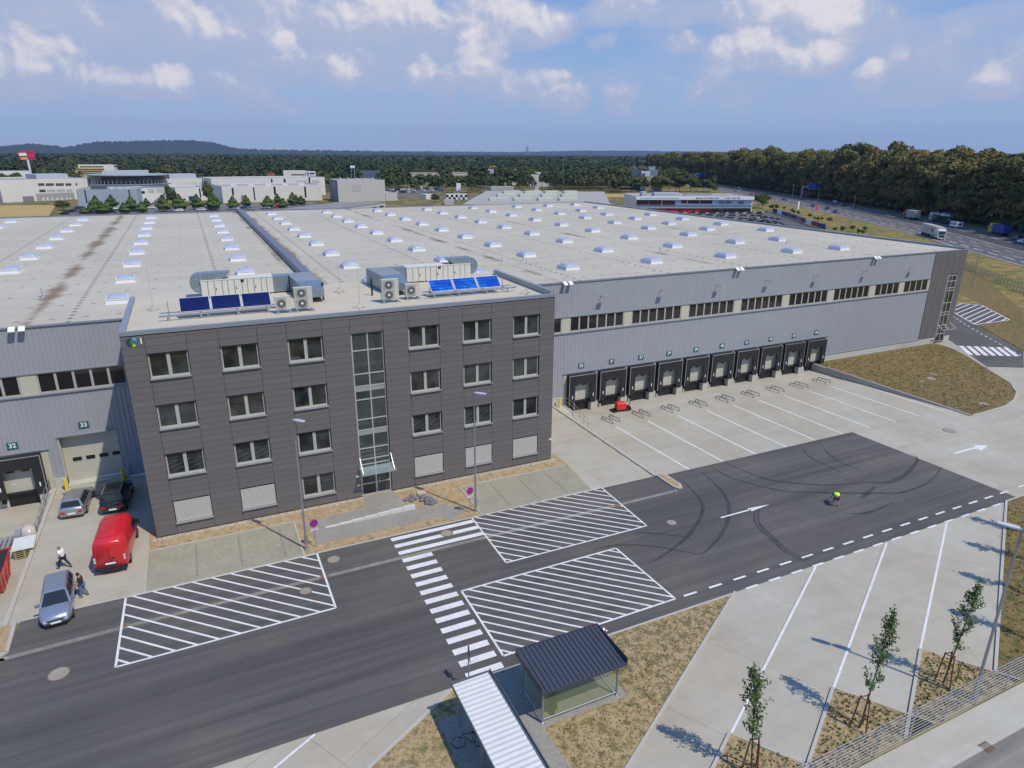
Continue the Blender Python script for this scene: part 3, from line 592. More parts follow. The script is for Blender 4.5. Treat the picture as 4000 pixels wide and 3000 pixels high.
b = MB(); b.box(-.02, OW+.02, -.03, .30, 15.02, 15.28); b.box(-.02, .32, .30, 12.7, 15.02, 15.28); b.box(OW-.32, OW+.02, .30, 12.2, 15.02, 15.5); b.build('parapet', CAP, office)
FR, GL, SILL = MT['frame'], MT['glass'], MT['alu']
def m_glass():
    m, nt, b = new_mat('office_glass'); t = NT(nt)
    n = t.noise(.7, 3, .6); b.inputs['Roughness'].default_value = .02; b.inputs['Specular IOR Level'].default_value = .8
    t.L.new(t.mix(t.ramp(n, .35, .65), (.010, .012, .013), (.045, .05, .048)), b.inputs['Base Color']); return m
OG = m_glass()
def m_blind():
    m, nt, b = new_mat('slatted_blind'); t = NT(nt); X, Y, Z = t.sep(t.P()); fr = t.math('FRACT', t.math('MULTIPLY', Z, 11.))
    t.L.new(t.mix(t.ramp(fr, .45, .6), (.60, .60, .55), (.22, .22, .20)), b.inputs['Base Color']); b.inputs['Roughness'].default_value = .6; return m
BL = m_blind(); wi = 0
ordn = ['leftmost', 'second from left', 'third from left', 'fourth from left', 'fifth from left', 'rightmost']
for c in WINCOL:
    for k, t in enumerate(WTOP):
        x0, x1 = XS[c]+.02, XS[c+1]-.02; z1 = t; z0 = t-1.83; xm = (x0+x1)/2; y = .16
        blind = k == 3 and c != 5
        f = MB(); f.box(x0, x1, y, y+.09, z1-.07, z1); f.box(x0, x1, y, y+.09, z0+.09, z0+.2); f.box(x0, x0+.1, y, y+.09, z0+.2, z1-.07); f.box(x1-.1, x1, y, y+.09, z0+.2, z1-.07)
        f.box(xm-.115, xm+.115, y-.01, y+.09, z0+.2, z1-.07); fo = f.build('window', FR, office)
        g = MB(); g.box(x0+.1, xm-.115, y+.05, y+.06, z0+.2, z1-.07); g.box(xm+.115, x1-.1, y+.05, y+.06, z0+.2, z1-.07); g.build('pane', OG, fo)
        g = MB(); g.box(x0-.03, x1+.03, -.14, y, z0+.01, z0+.09); g.build('sill', SILL, fo)
        if blind: g = MB(); g.box(x0+.03, x1-.03, .02, .10, z0+.12, z1-.10); g.build('blind', BL, fo)
        if k < 3: g = MB(); g.box(x0, x1, .08, .14, z1-.10, z1-.0); g.build('blind_box', mat('blind_box', (.05, .05, .05), .7) if wi == 0 else bpy.data.materials['blind_box'], fo); wi = 1
# stair window and entrance
x0, x1 = XS[7]+.02, XS[8]-.02; xm = x0+1.25; y = .14
f = MB(); g = MB(); pn = MB()
for xx in (x0, xm-.05, x1-.08): f.box(xx, xx+.1 if xx < x1-.1 else x1, y, y+.1, 2.75, 13.68)
for z in (13.60, 12.22, 10.36, 9.36, 8.27, 6.62, 5.72, 4.14, 3.2, 2.75): f.box(x0+.1, x1-.08, y+.001, y+.09, z-.04, z+.05)
pn.box(x0+.1, x1-.08, y+.03, y+.07, 8.95, 9.32); pn2 = MB(); pn2.box(x0+.1, x1-.08, y+.03, y+.07, 5.3, 5.68); g.box(x0+.1, x1-.08, y+.05, y+.06, 2.75, 13.6)
so = f.build('stair_window', FR, office); g.build('pane', mat('stair_glass', (.05, .06, .058), .03, var=.5, scale=.5, spec=.8), so); GGP = mat('grey_green_panel', (.30, .32, .29), .5); pn.build('spandrel_panel', GGP, so); pn2.build('spandrel_panel', GGP, so)
b = MB(); b.box(x0, x0+.12, y, y+.1, 0, 2.75); b.box(x1-.12, x1, y, y+.1, 0, 2.75); b.box(xm-.07, xm+.07, y-.01, y+.1, 0, 2.75); b.box(x0+.12, x1-.12, y+.001, y+.09, 1.0, 1.08); b.box(x0+.12, x1-.12, y+.001, y+.09, 0, .12); b.box(x0+.12, x1-.12, y+.001, y+.09, 2.3, 2.4)
do = b.build('entrance_door', FR, office); g = MB(); g.box(x0+.12, x1-.12, y+.05, y+.06, .12, 2.7); g.build('pane', OG, do)
g = MB(); g.tube([(xm+.22, y-.07, .9), (xm+.22, y-.07, 1.5)], .02, 6); g.build('handle', MT['alu'], do)
m, nt, bb = new_mat('canopy_glass'); bb.inputs['Base Color'].default_value = (.30, .42, .42, 1); bb.inputs['Roughness'].default_value = .05; bb.inputs['Alpha'].default_value = .45
g = MB(); g.loft([[(x0-.1, -1.05, 2.42), (x1+.15, -1.05, 2.42), (x1+.15, -.02, 2.62), (x0-.1, -.02, 2.62)], [(x0-.1, -1.05, 2.45), (x1+.15, -1.05, 2.45), (x1+.15, -.02, 2.65), (x0-.1, -.02, 2.65)]]); ca = g.build('canopy', m, office)
g = MB(); g.box(x0-.15, x1+.2, -1.13, -1.05, 2.36, 2.46)
for xx in (x0, x1+.05): g.tube([(xx, -1.0, 2.48), (xx, -.0, 3.45)], .022, 6)
g.build('canopy_frame', MT['alu'], ca)
g = MB(); g.box(14.5, 14.72, -.07, 0, 1.85, 1.98); g.build('wall_lamp', MT['white_paint'], office)
g = MB(); g.box(14.54, 14.62, -.03, 0, 1.05, 1.18); g.box(14.68, 14.76, -.03, 0, 1.05, 1.18); g.build('doorbell', MT['white_paint'], office)
g = MB(); g.box(31.95, 32.17, -.03, 0, 1.92, 2.08); g.build('house_sign', MT['white_paint'], office)
# ring emblem and numeral
def ringseg(cx, cz, r0, r1, a0, a1, n=14, sk=0):
    g = MB(); V = []
    for i in range(n+1):
        u = i/n; a = R(a0+(a1-a0)*u); w = math.sin(math.pi*u)**.6
        rm = (r0+r1)/2; hw = (r1-r0)/2*max(.08, w)
        for q in (rm-hw, rm+hw): V.append((cx+q*math.cos(a), -.025, cz+q*math.sin(a)))
    f = [(2*i, 2*i+2, 2*i+3, 2*i+1) for i in range(n)]; g.add(V, f); V2 = [(v[0], -.004, v[2]) for v in V]; g.add(V2, [q[::-1] for q in f]); return g
eo = ringseg(.68, 14.57, .13, .36, 95, 262).build('emblem', mat('emblem_dark_green', (.005, .075, .055), .5), office)
ringseg(.70, 14.57, .13, .33, 20, 88).build('blue_arc', mat('emblem_blue', (.06, .42, .85), .5), eo)
ringseg(.68, 14.57, .13, .33, 262, 318).build('lime_arc', mat('emblem_lime', (.38, .58, .02), .5), eo)
ringseg(.70, 14.57, .13, .33, 318, 372).build('teal_arc', mat('emblem_teal', (.01, .20, .16), .5), eo)
text('numeral', '1', .55, (1.20, -.02, 14.60), (R(90), 0, 0), MT['signwhite'], office, bold=.012)

# ---------------------------------------------------------------- things on the office roof
RZ = 15.02
def m_duct(): return mat('zinc_duct', (.26, .32, .37), .38, .55, var=.2, scale=1.5, fine=.08)
ZINC = m_duct(); AHUM = mat('air_handler_white', (.60, .59, .52), .5, var=.06); FANM = mat('fan_grille', (.10, .11, .11), .6)
def ahu(name, x0, x1, flip, label):
    """cabinet x0..x1, looped outlet duct at one end, long forward duct at the other; flip=1: outlet loop on the right"""
    t = empty(name, ((x0+x1)/2, 11.6, RZ), label=label, cat='ventilation unit', group='ventilation units on the office roof'); ox = (x0+x1)/2
    X0, X1 = x0-ox, x1-ox; yf, yb = -.7, .8
    c = MB(); c.box(X0, X1, yf, yb, .12, 1.42); c.box(X0-.02, X1+.02, yf-.03, yb+.03, 1.42, 1.47); co = c.build('cabinet', AHUM, t)
    d = MB(); n = 11
    for i in range(1, n): x = X0+(X1-X0)*i/n+(.08 if i % 3 == 0 else 0); d.box(x-.018, x+.018, yf-.008, yf, .15, 1.40)
    for i in (2, 5, 8): x = X0+(X1-X0)*i/n; d.box(x+.1, x+.14, yf-.05, yf, .6, .8)
    d.box(X0+3.05, X0+3.3, yf-.02, yf, 1.15, 1.36); d.build('door_seam', MT['black'], co)
    d = MB(); [d.box(x, x+.1, yf, yb, 0, .12) for x in np.linspace(X0+.1, X1-.2, 5)]; d.build('skid', MT['galv'], t)
    s = 1 if flip else -1; e = X1 if flip else X0
    # outlet loop
    rings = []; cz, r = .78+.35, .0
    for i in range(11):
        a = math.pi*i/10; ro, ri = .80, .12; cx = e+s*.0
        rings.append([(e+s*ro*math.sin(a), -.55, 1.12-ro*math.cos(a)), (e+s*ro*math.sin(a), .55, 1.12-ro*math.cos(a)), (e+s*ri*math.sin(a), .55, 1.12-ri*math.cos(a)), (e+s*ri*math.sin(a), -.55, 1.12-ri*math.cos(a))])
    rings.append([(e-s*1.5, -.55, 1.92), (e-s*1.5, .55, 1.92), (e-s*1.5, .55, 1.24), (e-s*1.5, -.55, 1.24)])
    rings.append([(e-s*2.35, -.55, 1.93), (e-s*2.35, .55, 1.93), (e-s*1.5, .55, 1.242), (e-s*1.5, -.55, 1.242)])
    d = MB(); d.loft(rings); d.xf(Matrix.Translation((0, 0, .10))); lo = d.build('outlet_duct', ZINC, t)
    d = MB(); [d.box(e-s*xx-.025, e-s*xx+.025, -.57, .57, 1.33, 2.04) for xx in (.05, 1.5)]; [d.box(e-.06+s*xx, e+.06+s*xx, -.56, -.555, z, z+.11) for xx, z in ((.35, .75), (.3, 1.55), (-1.25, 1.55), (-1.75, 1.75))]
    d.build('duct_flange', MT['alu'], lo)
    # forward duct at the other end
    q = X0 if flip else X1; s2 = -s
    P = [(q, 0), (q+s2*1.6, 0), (q+s2*2.9, -1.0), (q+s2*2.9, -6.3)]
    d = MB(); hz = [1.35, 1.45, 1.35, 1.1]
    d.box(min(q, q+s2*1.3), max(q, q+s2*1.3), -.6, .7, .1, 1.42)
    xa, xb = q+s2*1.3, q+s2*3.4; lo_, hi_ = min(xa, xb), max(xa, xb)
    d.loft([[(lo_, .7, .1), (hi_, .7, .1), (hi_, .7, 1.42), (lo_, .7, 1.42)], [(lo_+.2, -3.6, .1), (hi_, -3.6, .1), (hi_, -3.6, 1.40), (lo_+.2, -3.6, 1.40)], [(lo_+.5, -6.0, .45), (hi_-.1, -6.0, .45), (hi_-.1, -6.0, 1.1), (lo_+.5, -6.0, 1.1)]])
    fo = d.build('intake_duct', ZINC, t); d = MB()
    for k in range(7): y = .3-k*.62; d.box(lo_+.0+.04*k, hi_+.03, y-.03, y+.03, 1.40, 1.46)
    d.build('duct_flange', MT['alu'], fo)
    return t
pL = GY('o', 783.5, 1109, 10.9); pR = GY('o', 1065, 1092, 10.9)
ahu('ventilation_unit', 22.6, 28.9, 1, 'long white ventilation unit on the right half of the office roof, behind bright blue panels')
ahu('ventilation_unit', pL.x, pR.x, 0, 'long white ventilation unit on the left half of the office roof, behind navy panels')
def acunit(x, y, w, h, fans, label):
    t = empty('air_conditioner', (x, y, RZ), label=label, cat='air conditioner', group='outdoor air conditioners')
    c = MB(); c.box(-w/2, w/2, 0, .42, .25, .25+h); c.box(-w/2-.01, w/2+.01, -.01, .43, .25+h, .28+h); co = c.build('casing', mat('aircon_casing', (.52, .50, .43), .5) if 'aircon_casing' not in bpy.data.materials else bpy.data.materials['aircon_casing'], t)
    for k in range(fans):
        zc = .25+h*(k+.5)/fans; f = MB(); f.box(-w/2+.08, w/2-.35, -.02, 0, zc-h/fans*.44, zc+h/fans*.44); fg = f.build('fan_panel', mat('fan_panel', (.33, .34, .31), .6) if 'fan_panel' not in bpy.data.materials else bpy.data.materials['fan_panel'], t)
        f = MB(); n = 20; xc = (-w/2+.08+w/2-.35)/2; r = min(.33, h/fans*.40, (w-.43)*.46)
        f.loft([[(xc+rr*math.cos(6.283*i/n), -.035, zc+rr*math.sin(6.283*i/n)) for i in range(n)] for rr in (r, .07)], False); f.build('fan_grille', FANM, fg)
        f = MB(); f.loft([[(xc+rr*math.cos(6.283*i/12), yy, zc+rr*math.sin(6.283*i/12)) for i in range(12)] for rr, yy in ((.085, -.036), (.08, -.05))]); f.build('hub', MT['signwhite'], fg)
    f = MB(); [f.box(xx-.05, xx+.05, .02, .4, .06, .25) for xx in (-w/2+.12, w/2-.12)]; [f.box(xx-.22, xx+.22, -.12, .55, 0, .06) for xx in (-w/2+.12, w/2-.12)]; f.build('stand', MT['galv'], t); return t
acunit(18.95, 3.2, 1.35, 1.60, 2, 'tall beige air conditioner with two fans at the right forward duct'); acunit(20.95, 3.75, 1.15, 1.02, 1, 'small beige air conditioner with one fan, left of the bright blue panels')
acunit(12.15, 2.75, 1.30, 1.55, 2, 'tall beige air conditioner with two fans, right of the navy panels'); acunit(10.65, 2.75, 1.10, .98, 1, 'small beige air conditioner with one fan, beside the navy panels')
def m_solar(name, base, hi, amt):
    m, nt, b = new_mat(name); t = NT(nt); v = t.N.new('ShaderNodeTexVoronoi'); v.inputs['Scale'].default_value = 5.5; v.inputs['Randomness'].default_value = .12; t.L.new(t.obj(), v.inputs['Vector'])
    n = t.noise(1.1, 3, .6); k = t.math('MULTIPLY', t.ramp(v.outputs['Distance'], .25, .6, 1, 0), t.ramp(n, .42, .68, .1, amt)); t.L.new(t.mix(k, base, hi), b.inputs['Base Color'])
    b.inputs['Roughness'].default_value = .22; b.inputs['Metallic'].default_value = .35; t.bump(b, v.outputs['Distance'], .5, .05); return m
SOLB = m_solar('bright_blue_collector', (.005, .055, .42), (.02, .42, .95), 1.); SOLN = m_solar('navy_collector', (.004, .012, .085), (.01, .03, .22), .7)
def solar(xs, yb, yt, zb, zt_, m, lab, xr0, xr1, feet):
    t = empty('solar_array', ((xs[0]+xs[-1])/2, yb, RZ), label=lab, cat='solar array', group='solar arrays'); ox, oy, oz = (xs[0]+xs[-1])/2, yb, RZ
    for i in range(3):
        x0, x1 = xs[i]-ox+.03, xs[i+1]-ox-.05; sl = -.0
        F = lambda x, s, o: (x, (yt-yb)*s-o*.6, (zb+(zt_-zb)*s)-oz+o*.75)
        c = MB(); c.loft([[F(x0, 0, 0), F(x1, 0, 0), F(x1, 1, 0), F(x0, 1, 0)], [F(x0, 0, .07), F(x1, 0, .07), F(x1, 1, .07), F(x0, 1, .07)]]); po = c.build('panel', MT['alu'], t)
        c = MB(); e = .05; c.quad(F(x0+e, .04, .078), F(x1-e, .04, .078), F(x1-e, .96, .078), F(x0+e, .96, .078)); c.build('collector', m, po)
    c = MB(); c.box(xr0-ox, xr1-ox, -.25, -.13, .30, .42); c.box(xr0-ox, xr1-ox, .95, 1.05, .3, .38)
    for x in feet: c.box(x-ox-.06, x-ox+.06, -.25, -.13, 0, .30); c.box(x-ox-.05, x-ox+.05, .95, 1.05, 0, .3); c.box(x-ox-.04, x-ox+.04, -.13, .95, .26, .32); c.tube([(x-ox, .9, .3), (x-ox, yt-yb-.05, zt_-oz-.1)], .03, 6)
    c.build('rack', MT['galv'], t)
zA = GY('P', 1510, 1425, 3.7); zB = GY('P', 1480, 1320, 4.7); zC = GY('P', 2115, 1370, 3.7)
solar(np.linspace((zA.x+zB.x)/2, zC.x+.1, 4), 3.7, 4.7, zA.z, zB.z, SOLB, 'row of three bright blue solar collectors on the right half of the roof', 22.0, 30.2, (22.7, 24.9, 27.4, 29.4))
zA = GY('N', 1550, 1600, 3.7); zB = GY('N', 1540, 1475, 4.7); zC = GY('P', 145, 1550, 3.7)
solar(np.linspace((zA.x+zB.x)/2, zC.x, 4), 3.7, 4.7, zA.z, zB.z, SOLN, 'row of three dark navy solar collectors on the left half of the roof', 2.3, 10.2, (2.9, 5.0, 7.5, 9.6))
for x, y, lab in [(16.21, 2.18, 'thin lightning rod at the front edge of the roof between the two solar arrays'), (16.05, 9., 'thin lightning rod mid roof beside the long firewall'), (30.5, 2.14, 'thin lightning rod at the right front corner of the office roof'), (1.77, 7.65, 'thin lightning rod at the left end of the office roof')]:
    t = empty('lightning_rod', (x, y, RZ), label=lab, cat='lightning rod', group='lightning rods'); c = MB(); c.tube([(0, 0, .1), (0, 0, 3.2)], .018, 5, .008); c.build('rod', MT['alu'], t)
    c = MB(); [c.cyl((.38*math.cos(a), .38*math.sin(a)), .17, 0, .09, 10) for a in (.3, 2.4, 4.5)]; [c.tube([(.38*math.cos(a), .38*math.sin(a), .1), (0, 0, .45)], .015, 5) for a in (.3, 2.4, 4.5)]; c.build('base', MT['concrete'], t)
for x, y, lab in [(14.2, 6.4, 'black vent pipe beside the left ventilation ducts'), (18.28, 6.66, 'black vent pipe beside the right ventilation ducts')]:
    c = MB(); c.tube([(0, 0, 0), (0, 0, 1.3)], .075, 10); c.cyl((0, 0), .11, 1.3, 1.46, 10, .05); tag(c.build('vent_pipe', MT['black'], loc=(x, y, RZ)), lab, 'vent pipe', 'black vent pipes')
vp = [(42.3, 26.8, 'behind the right end of the office roof'), (62.3, 25.6, 'left of the close pair on the right roof'), (64.8, 27., 'right one of the close pair on the right roof'), (38.5, 24.9, 'beyond the bright blue collectors'), (-8, 24.6, 'beside the brown stain on the left roof'), (85.5, 25.7, 'near the right end of the long roof')]
for x, y, lab in vp:
    c = MB(); c.cyl((0, 0), .22, 0, .1, 10, .1); c.tube([(0, 0, .1), (0, 0, .85)], .055, 8); c.cyl((0, 0), .10, .85, 1.02, 10, .02); tag(c.build('vent_pipe', MT['alu'], loc=(x, y, 13.66)), 'slim metal vent pipe '+lab, 'vent pipe', 'metal vent pipes')

# ================================================================ WAREHOUSE
hall = empty('warehouse', (-60, HALLY, 0), label='huge flat-roofed warehouse of grey corrugated metal with loading docks', cat='warehouse')
HX = -60; XR = 106.66; XD = 99.6; ZH = 13.70
def child(b, name, m, parent=None, smooth=False, base=None, **t):
    """build in world coordinates as a child"""
    p = parent or hall; o = b.build(name, m, p, smooth, **t)
    off = Vector((0, 0, 0)); q = p
    while q is not None: off += q.location; q = q.parent
    o.location = -off; return o
CORR = m_clad('grey_corrugated_metal', (.335, .35, .375)); b = MB()
def corr(b, x0, x1, z0, z1, y=HALLY, pitch=.34, d=.024):
    x = x0
    while x < x1-1e-4:
        e = min(x+pitch, x1); w = e-x; P = [(x, y), (x+w*.32, y), (x+w*.42, y+d), (x+w*.88, y+d), (x+w, y)]
        for i in range(4): b.quad((P[i][0], P[i][1], z0), (P[i+1][0], P[i+1][1], z0), (P[i+1][0], P[i+1][1], z1), (P[i][0], P[i][1], z1))
        x += pitch
corr(b, HX, 0, 9.96, 13.62); corr(b, OW, XD, 9.96, 13.62)
for x0, x1, z0, z1 in [(HX, -12.2, .9, 8.15), (-12.2, -6.83, 3.58, 8.15), (-7.75, -6.83, .9, 3.58), (-6.83, -2.75, 4.42, 8.15), (-2.75, -2.35, .9, 8.15), (-2.35, -1.2, 2.2, 8.15), (-1.2, 0, .9, 8.15),
                       (OW, 40.14, .9, 8.15), (40.14, 80.5, 3.56, 8.15), (80.5, XD, .93, 8.15)]: corr(b, x0, x1, z0, z1)
child(b, 'corrugated_wall', CORR)
PLM = m_concrete('plinth_concrete', 5, 50, base=(.55, .53, .47), joint=.02)
for x0, x1 in [(HX, -12.2), (-7.75, -6.83), (-2.75, -2.35), (-1.2, 0), (OW, 40.14), (80.5, 103.2), (105.4, XR)]: b = MB(); b.box(x0, x1, HALLY-.06, HALLY+.3, -1.1, .9); child(b, 'plinth', PLM)
b = MB()
b = MB()
for x0, x1, z in [(HX, 0, 9.93), (OW, XD, 9.93), (HX, 0, 13.62), (OW, XR, 13.62)]: b.box(x0, x1, HALLY-.09, HALLY+.12, z, z+.13 if z > 13 else z+.06)
for x0, x1 in [(HX, 0), (OW, XD)]: b.box(x0, x1, HALLY-.11, HALLY+.1, 8.13, 8.22)
for x0, x1, z in [(-12.3, -7.6, 3.55), (40.0, 80.7, 3.53), (80.5, XD, .9), (-6.95, -2.6, 4.42)]: b.box(x0, x1, HALLY-.12, HALLY+.02, z, z+.07)
child(b, 'flashing', CAP)
b = MB(); b.box(HX, 0, HALLY+.28, HALLY+.35, 8.2, 9.95); b.box(OW, XD, HALLY+.28, HALLY+.35, 8.2, 9.95); b.box(HX, 0, HALLY+.06, HALLY+.28, 9.9, 13.6); b.box(OW, XD, HALLY+.06, HALLY+.28, 9.97, 13.6)
child(b, 'wall_core', MT['dark'])
b = MB(); b.box(HX, XR, HALLY+.13, 118.55, 13.45, 13.66); child(b, 'roof', ROOF)
b = MB(); b.box(HX, XR, 118.2, 118.6, -.1, 13.45); b.box(XR-.3, XR, HALLY+.3, 118.2, -.1, 13.45); b.box(HX, HX+.3, HALLY+.35, 118.2, -.1, 13.45); child(b, 'rear_wall', CORR)
b = MB(); b.box(HX, XR, 118.25, 118.62, 13.67, 13.80); b.box(XR-.75, XR+.03, HALLY-.05, 118.25, 13.66, 13.93); child(b, 'roof_edge', mat('roof_edge_trim', (.20, .22, .25), .5)); 
b = MB(); b.box(15.25, 16.15, 13.4, 118.2, 13.6, 14.42); child(b, 'firewall_ridge', mat('lilac_grey_metal', (.19, .19, .24), .5, .3))
# brown end bay with its own stair window
b = MB()
for i in range(5):
    for j in range(27):
        x0 = XD+i*1.412; z0 = .93+j*.47
        if i in (3,) and z0 < 10: continue
        b.box(x0+.02, x0+1.39, HALLY-.06, HALLY+.1, z0+.01, min(z0+.46, 13.62))
wall_with_holes(b, XD+3*1.412+.02, XD+4*1.412-.02, -.1, 10.2, HALLY-.06, HALLY+.1, [(XD+3*1.412+.05, XD+4*1.412+.3, 0, 10.1)]); child(b, 'end_cladding', CLAD)
b = MB(); b.box(XD, XR-.32, HALLY+.12, HALLY+.3, -.1, 13.6); child(b, 'wall_core', SEAM)
b = MB(); g = MB(); X0, X1 = 103.3, 105.35
for x in (X0, (X0+X1)/2-.05, X1-.1): b.box(x, x+.1, HALLY-.08, HALLY+.05, .2, 10.1)
for z in (.2, 1.3, 2.6, 4.2, 4.6, 6.0, 7.8, 8.2, 9.2, 10.0): b.box(X0+.1, X1-.1, HALLY-.075, HALLY+.04, z, z+.1)
g.box(X0+.1, X1-.1, HALLY-.02, HALLY-.01, .2, 10.0); w = child(b, 'stair_window', FR); child(g, 'pane', OG, w)
b = MB(); b.box(X0-.3, X1+.7, HALLY-1.2, HALLY-1.12, 2.2, 2.3); [b.tube([(x, HALLY-1.15, 2.3), (x, HALLY, 3.0)], .03, 5) for x in (X0-.2, (X0+X1)/2, X1+.6)]; b.box(X0-.3, X1+.7, HALLY-.1, HALLY-.06, 2.2, 2.28); child(b, 'canopy', MT['alu'])
# ribbon windows
groups = [(32.2, 39.65, 6), (40.70, 47.54, 6), (48.65, 55.50, 6), (56.63, 63.45, 6), (64.57, 71.35, 6), (72.49, 79.25, 6), (80.41, 87.10, 6), (88.28, 93.10, 4), (94.14, 99.15, 4), (-7.32, -.02, 6), (-15.3, -8.52, 6), (-23.2, -16.4, 6), (-31.2, -24.4, 6)]
RG = mat('ribbon_glass', (.012, .011, .012), .03, var=.4, spec=.8)
for k, (x0, x1, n) in enumerate(groups):
    b = MB(); g = MB(); y = HALLY+.03; w = (x1-x0)/n
    b.box(x0-.06, x1+.06, y, y+.1, 8.22, 8.38); b.box(x0-.06, x1+.06, y, y+.1, 9.84, 9.93)
    for i in range(n+1): x = x0+i*w; b.box(x-.09, x+.09, y-.01, y+.1, 8.38, 9.84)
    g.box(x0, x1, y+.05, y+.06, 8.38, 9.84); o = child(b, 'ribbon_window', FR); child(g, 'pane', RG, o)
b = MB(); PX = sorted([(a[0], a[1]) for a in groups])
for i in range(len(PX)-1):
    if PX[i+1][0]-PX[i][1] < 3: b = MB(); b.box(PX[i][1]+.06, PX[i+1][0]-.06, HALLY+.0, HALLY+.08, 8.22, 9.93); child(b, 'ribbon_panel', MT['cream'])
b = MB(); b.box(99.21, XD, HALLY, HALLY+.08, 8.22, 9.93); child(b, 'ribbon_panel', MT['cream'])
# dock wall: cream panel behind the shelters, floor level .3, yard .95 below
b = MB(); DX0 = 42.25; DP = 3.985
b.box(40.14, 80.5, HALLY, HALLY+.3, .3, 3.53); child(b, 'dock_wall', MT['cream']); b = MB(); b.box(-12.2, -7.75, HALLY, HALLY+.3, .3, 3.55); child(b, 'dock_wall', MT['cream'])
b = MB()
DOCKX = [DX0+DP*k for k in range(10)]+[-9.95]
for x in DOCKX: b = MB(); b.box(x+1.12, x+2.0 if x < 70 or x < DOCKX[9]-1 else x+1.9, HALLY-.62, HALLY, -1.1, .0); child(b, 'dock_pier', MT['concrete'])
b = MB(); b.box(40.14, 80.5, HALLY-.0, HALLY+.3, -1.1, .3); child(b, 'dock_base', MT['concrete']); b = MB(); b.box(-12.2, -7.75, HALLY, HALLY+.3, -1.1, .3); child(b, 'dock_base', MT['concrete'])
def dock():
    t = empty('dock_shelter', (0, 0, 0)); c = MB(); Wd = 3.46; h = 3.40; d = .62
    c.box(-Wd/2, -Wd/2+.06, -d, 0, .0, h); c.box(Wd/2-.06, Wd/2, -d, 0, .0, h); c.box(-Wd/2+.06, Wd/2-.06, -d, 0, h-.05, h)
    c.box(-Wd/2+.06, -Wd/2+.75, -d-.01, -d+.03, .0, h-.05); c.box(Wd/2-.72, Wd/2-.06, -d-.01, -d+.03, .0, h-.05); c.box(-Wd/2+.75, Wd/2-.72, -d-.01, -d+.03, h-1.02, h-.05)
    c.build('curtain', MT['dark'], t)
    c = MB(); c.box(-Wd/2-.01, Wd/2+.01, -d-.03, -d-.012, h-.045, h+.015); c.box(-Wd/2-.01, -Wd/2+.04, -d-.03, -d-.012, .0, h-.045); c.box(Wd/2-.04, Wd/2+.01, -d-.03, -d-.012, .0, h-.045); c.build('edge_trim', MT['alu'], t)
    c = MB(); [c.box(x-.045, x+.045, -d-.03, -d-.012, .75, 1.1) for x in (-Wd/2+.42, Wd/2-.38)]; c.build('guide_mark', MT['signwhite'], t)
    c = MB(); c.box(-1.15, 1.15, -.03, -.004, .3, 2.75); do = c.build('dock_door', MT['door'], t)
    c = MB(); [c.box(x-.28, x+.28, -.04, -.032, 1.98, 2.25) for x in (-.55, .45)]; c.build('door_window', MT['black'], do)
    c = MB(); [c.box(-1.15, 1.15, -.034, -.031, z, z+.02) for z in (.9, 1.5, 2.4)]; c.build('door_seam', MT['cream'], do)
    c = MB(); c.box(-.62, -.36, -.04, -.031, .98, 1.05); c.build('door_label', MT['signwhite'], do)
    c = MB(); c.box(-1.1, 1.1, -.30, 0, .16, .29); c.box(-1.05, 1.05, -.18, 0, -.05, .16); c.build('leveller', MT['black'], t)
    c = MB(); c.box(-1.1, 1.1, -.02, -.003, -.94, -.05); c.build('pit', MT['black'], t)
    c = MB(); [c.box(x-.13, x+.13, -.40, -.02, -.45, .12) for x in (-1.35, 1.3)]; c.build('bumper', MT['dark'], t)
    return t
d0 = dock(); nums = [str(35+k) for k in range(10)]+['32']
for k, x in enumerate(DOCKX):
    t = d0 if k == 0 else copy_tree(d0); t.parent = hall; t.location = (x+60, 0, 0)
    zs = 4.27
for k, x in enumerate([42.28+3.995*k for k in range(10)]+[-9.93, -4.9]):
    zs = 4.27 if k < 11 else 5.22; w = .36; b = MB(); b.box(x-w, x+w, HALLY-.04, HALLY-.005, zs-.28, zs+.28); s = child(b, 'number_sign', MT['green_sign'])
    text('number', (nums+['33'])[k], .50, (x, HALLY-.045, zs), (R(90), 0, 0), MT['signwhite'], s, bold=.012)
# roller door 33 in its deep reveal, side door
b = MB(); b.box(-6.83, -2.75, HALLY+.6, HALLY+.66, .22, 4.42); rd = child(b, 'roller_door', MT['door'])
b = MB(); [b.box(-6.83, -2.75, HALLY+.59, HALLY+.601, z, z+.015) for z in np.arange(.6, 4.3, .42)]; child(b, 'door_seam', MT['cream'], rd)
b = MB()
for i in range(4): x = -6.25+i*.96; b.box(x-.02, x+.62, HALLY+.57, HALLY+.592, 1.95, 2.27)
child(b, 'door_window', MT['black'], rd)
b = MB(); b.box(-6.9, -6.83, HALLY-.02, HALLY+.7, 0, 4.42); b.box(-2.75, -2.68, HALLY+.05, HALLY+.7, 0, 4.42); b.box(-6.83, -2.75, HALLY+.06, HALLY+.7, 4.42, 4.5); child(b, 'door_reveal', MT['cream'])
b = MB(); b.box(-6.83, -2.75, HALLY-.3, HALLY+.6, 0, .2); child(b, 'door_sill', MT['concrete'])
b = MB(); b.box(-2.35, -1.2, HALLY+.06, HALLY+.1, .0, 2.2); sd = child(b, 'side_door', MT['hedge']); b = MB(); b.box(-2.27, -2.2, HALLY+.0, HALLY+.06, 1.0, 1.12); child(b, 'handle', MT['alu'], sd)
for i, x in enumerate([36.6, 44.51, 52.42, 60.53, 68.32, 76.49, 85.5, 94.76]):
    b = MB(); b.box(x-.14, x-.06, HALLY-.12, HALLY, 11.85, 11.95); b.tube([(x-.1, HALLY-.1, 11.9), (x-.1, HALLY-.6, 12.02)], .03, 6); b.box(x-.25, x+.35, HALLY-.95, HALLY-.55, 12.0, 12.07); child(b, 'wall_lamp', MT['alu'])
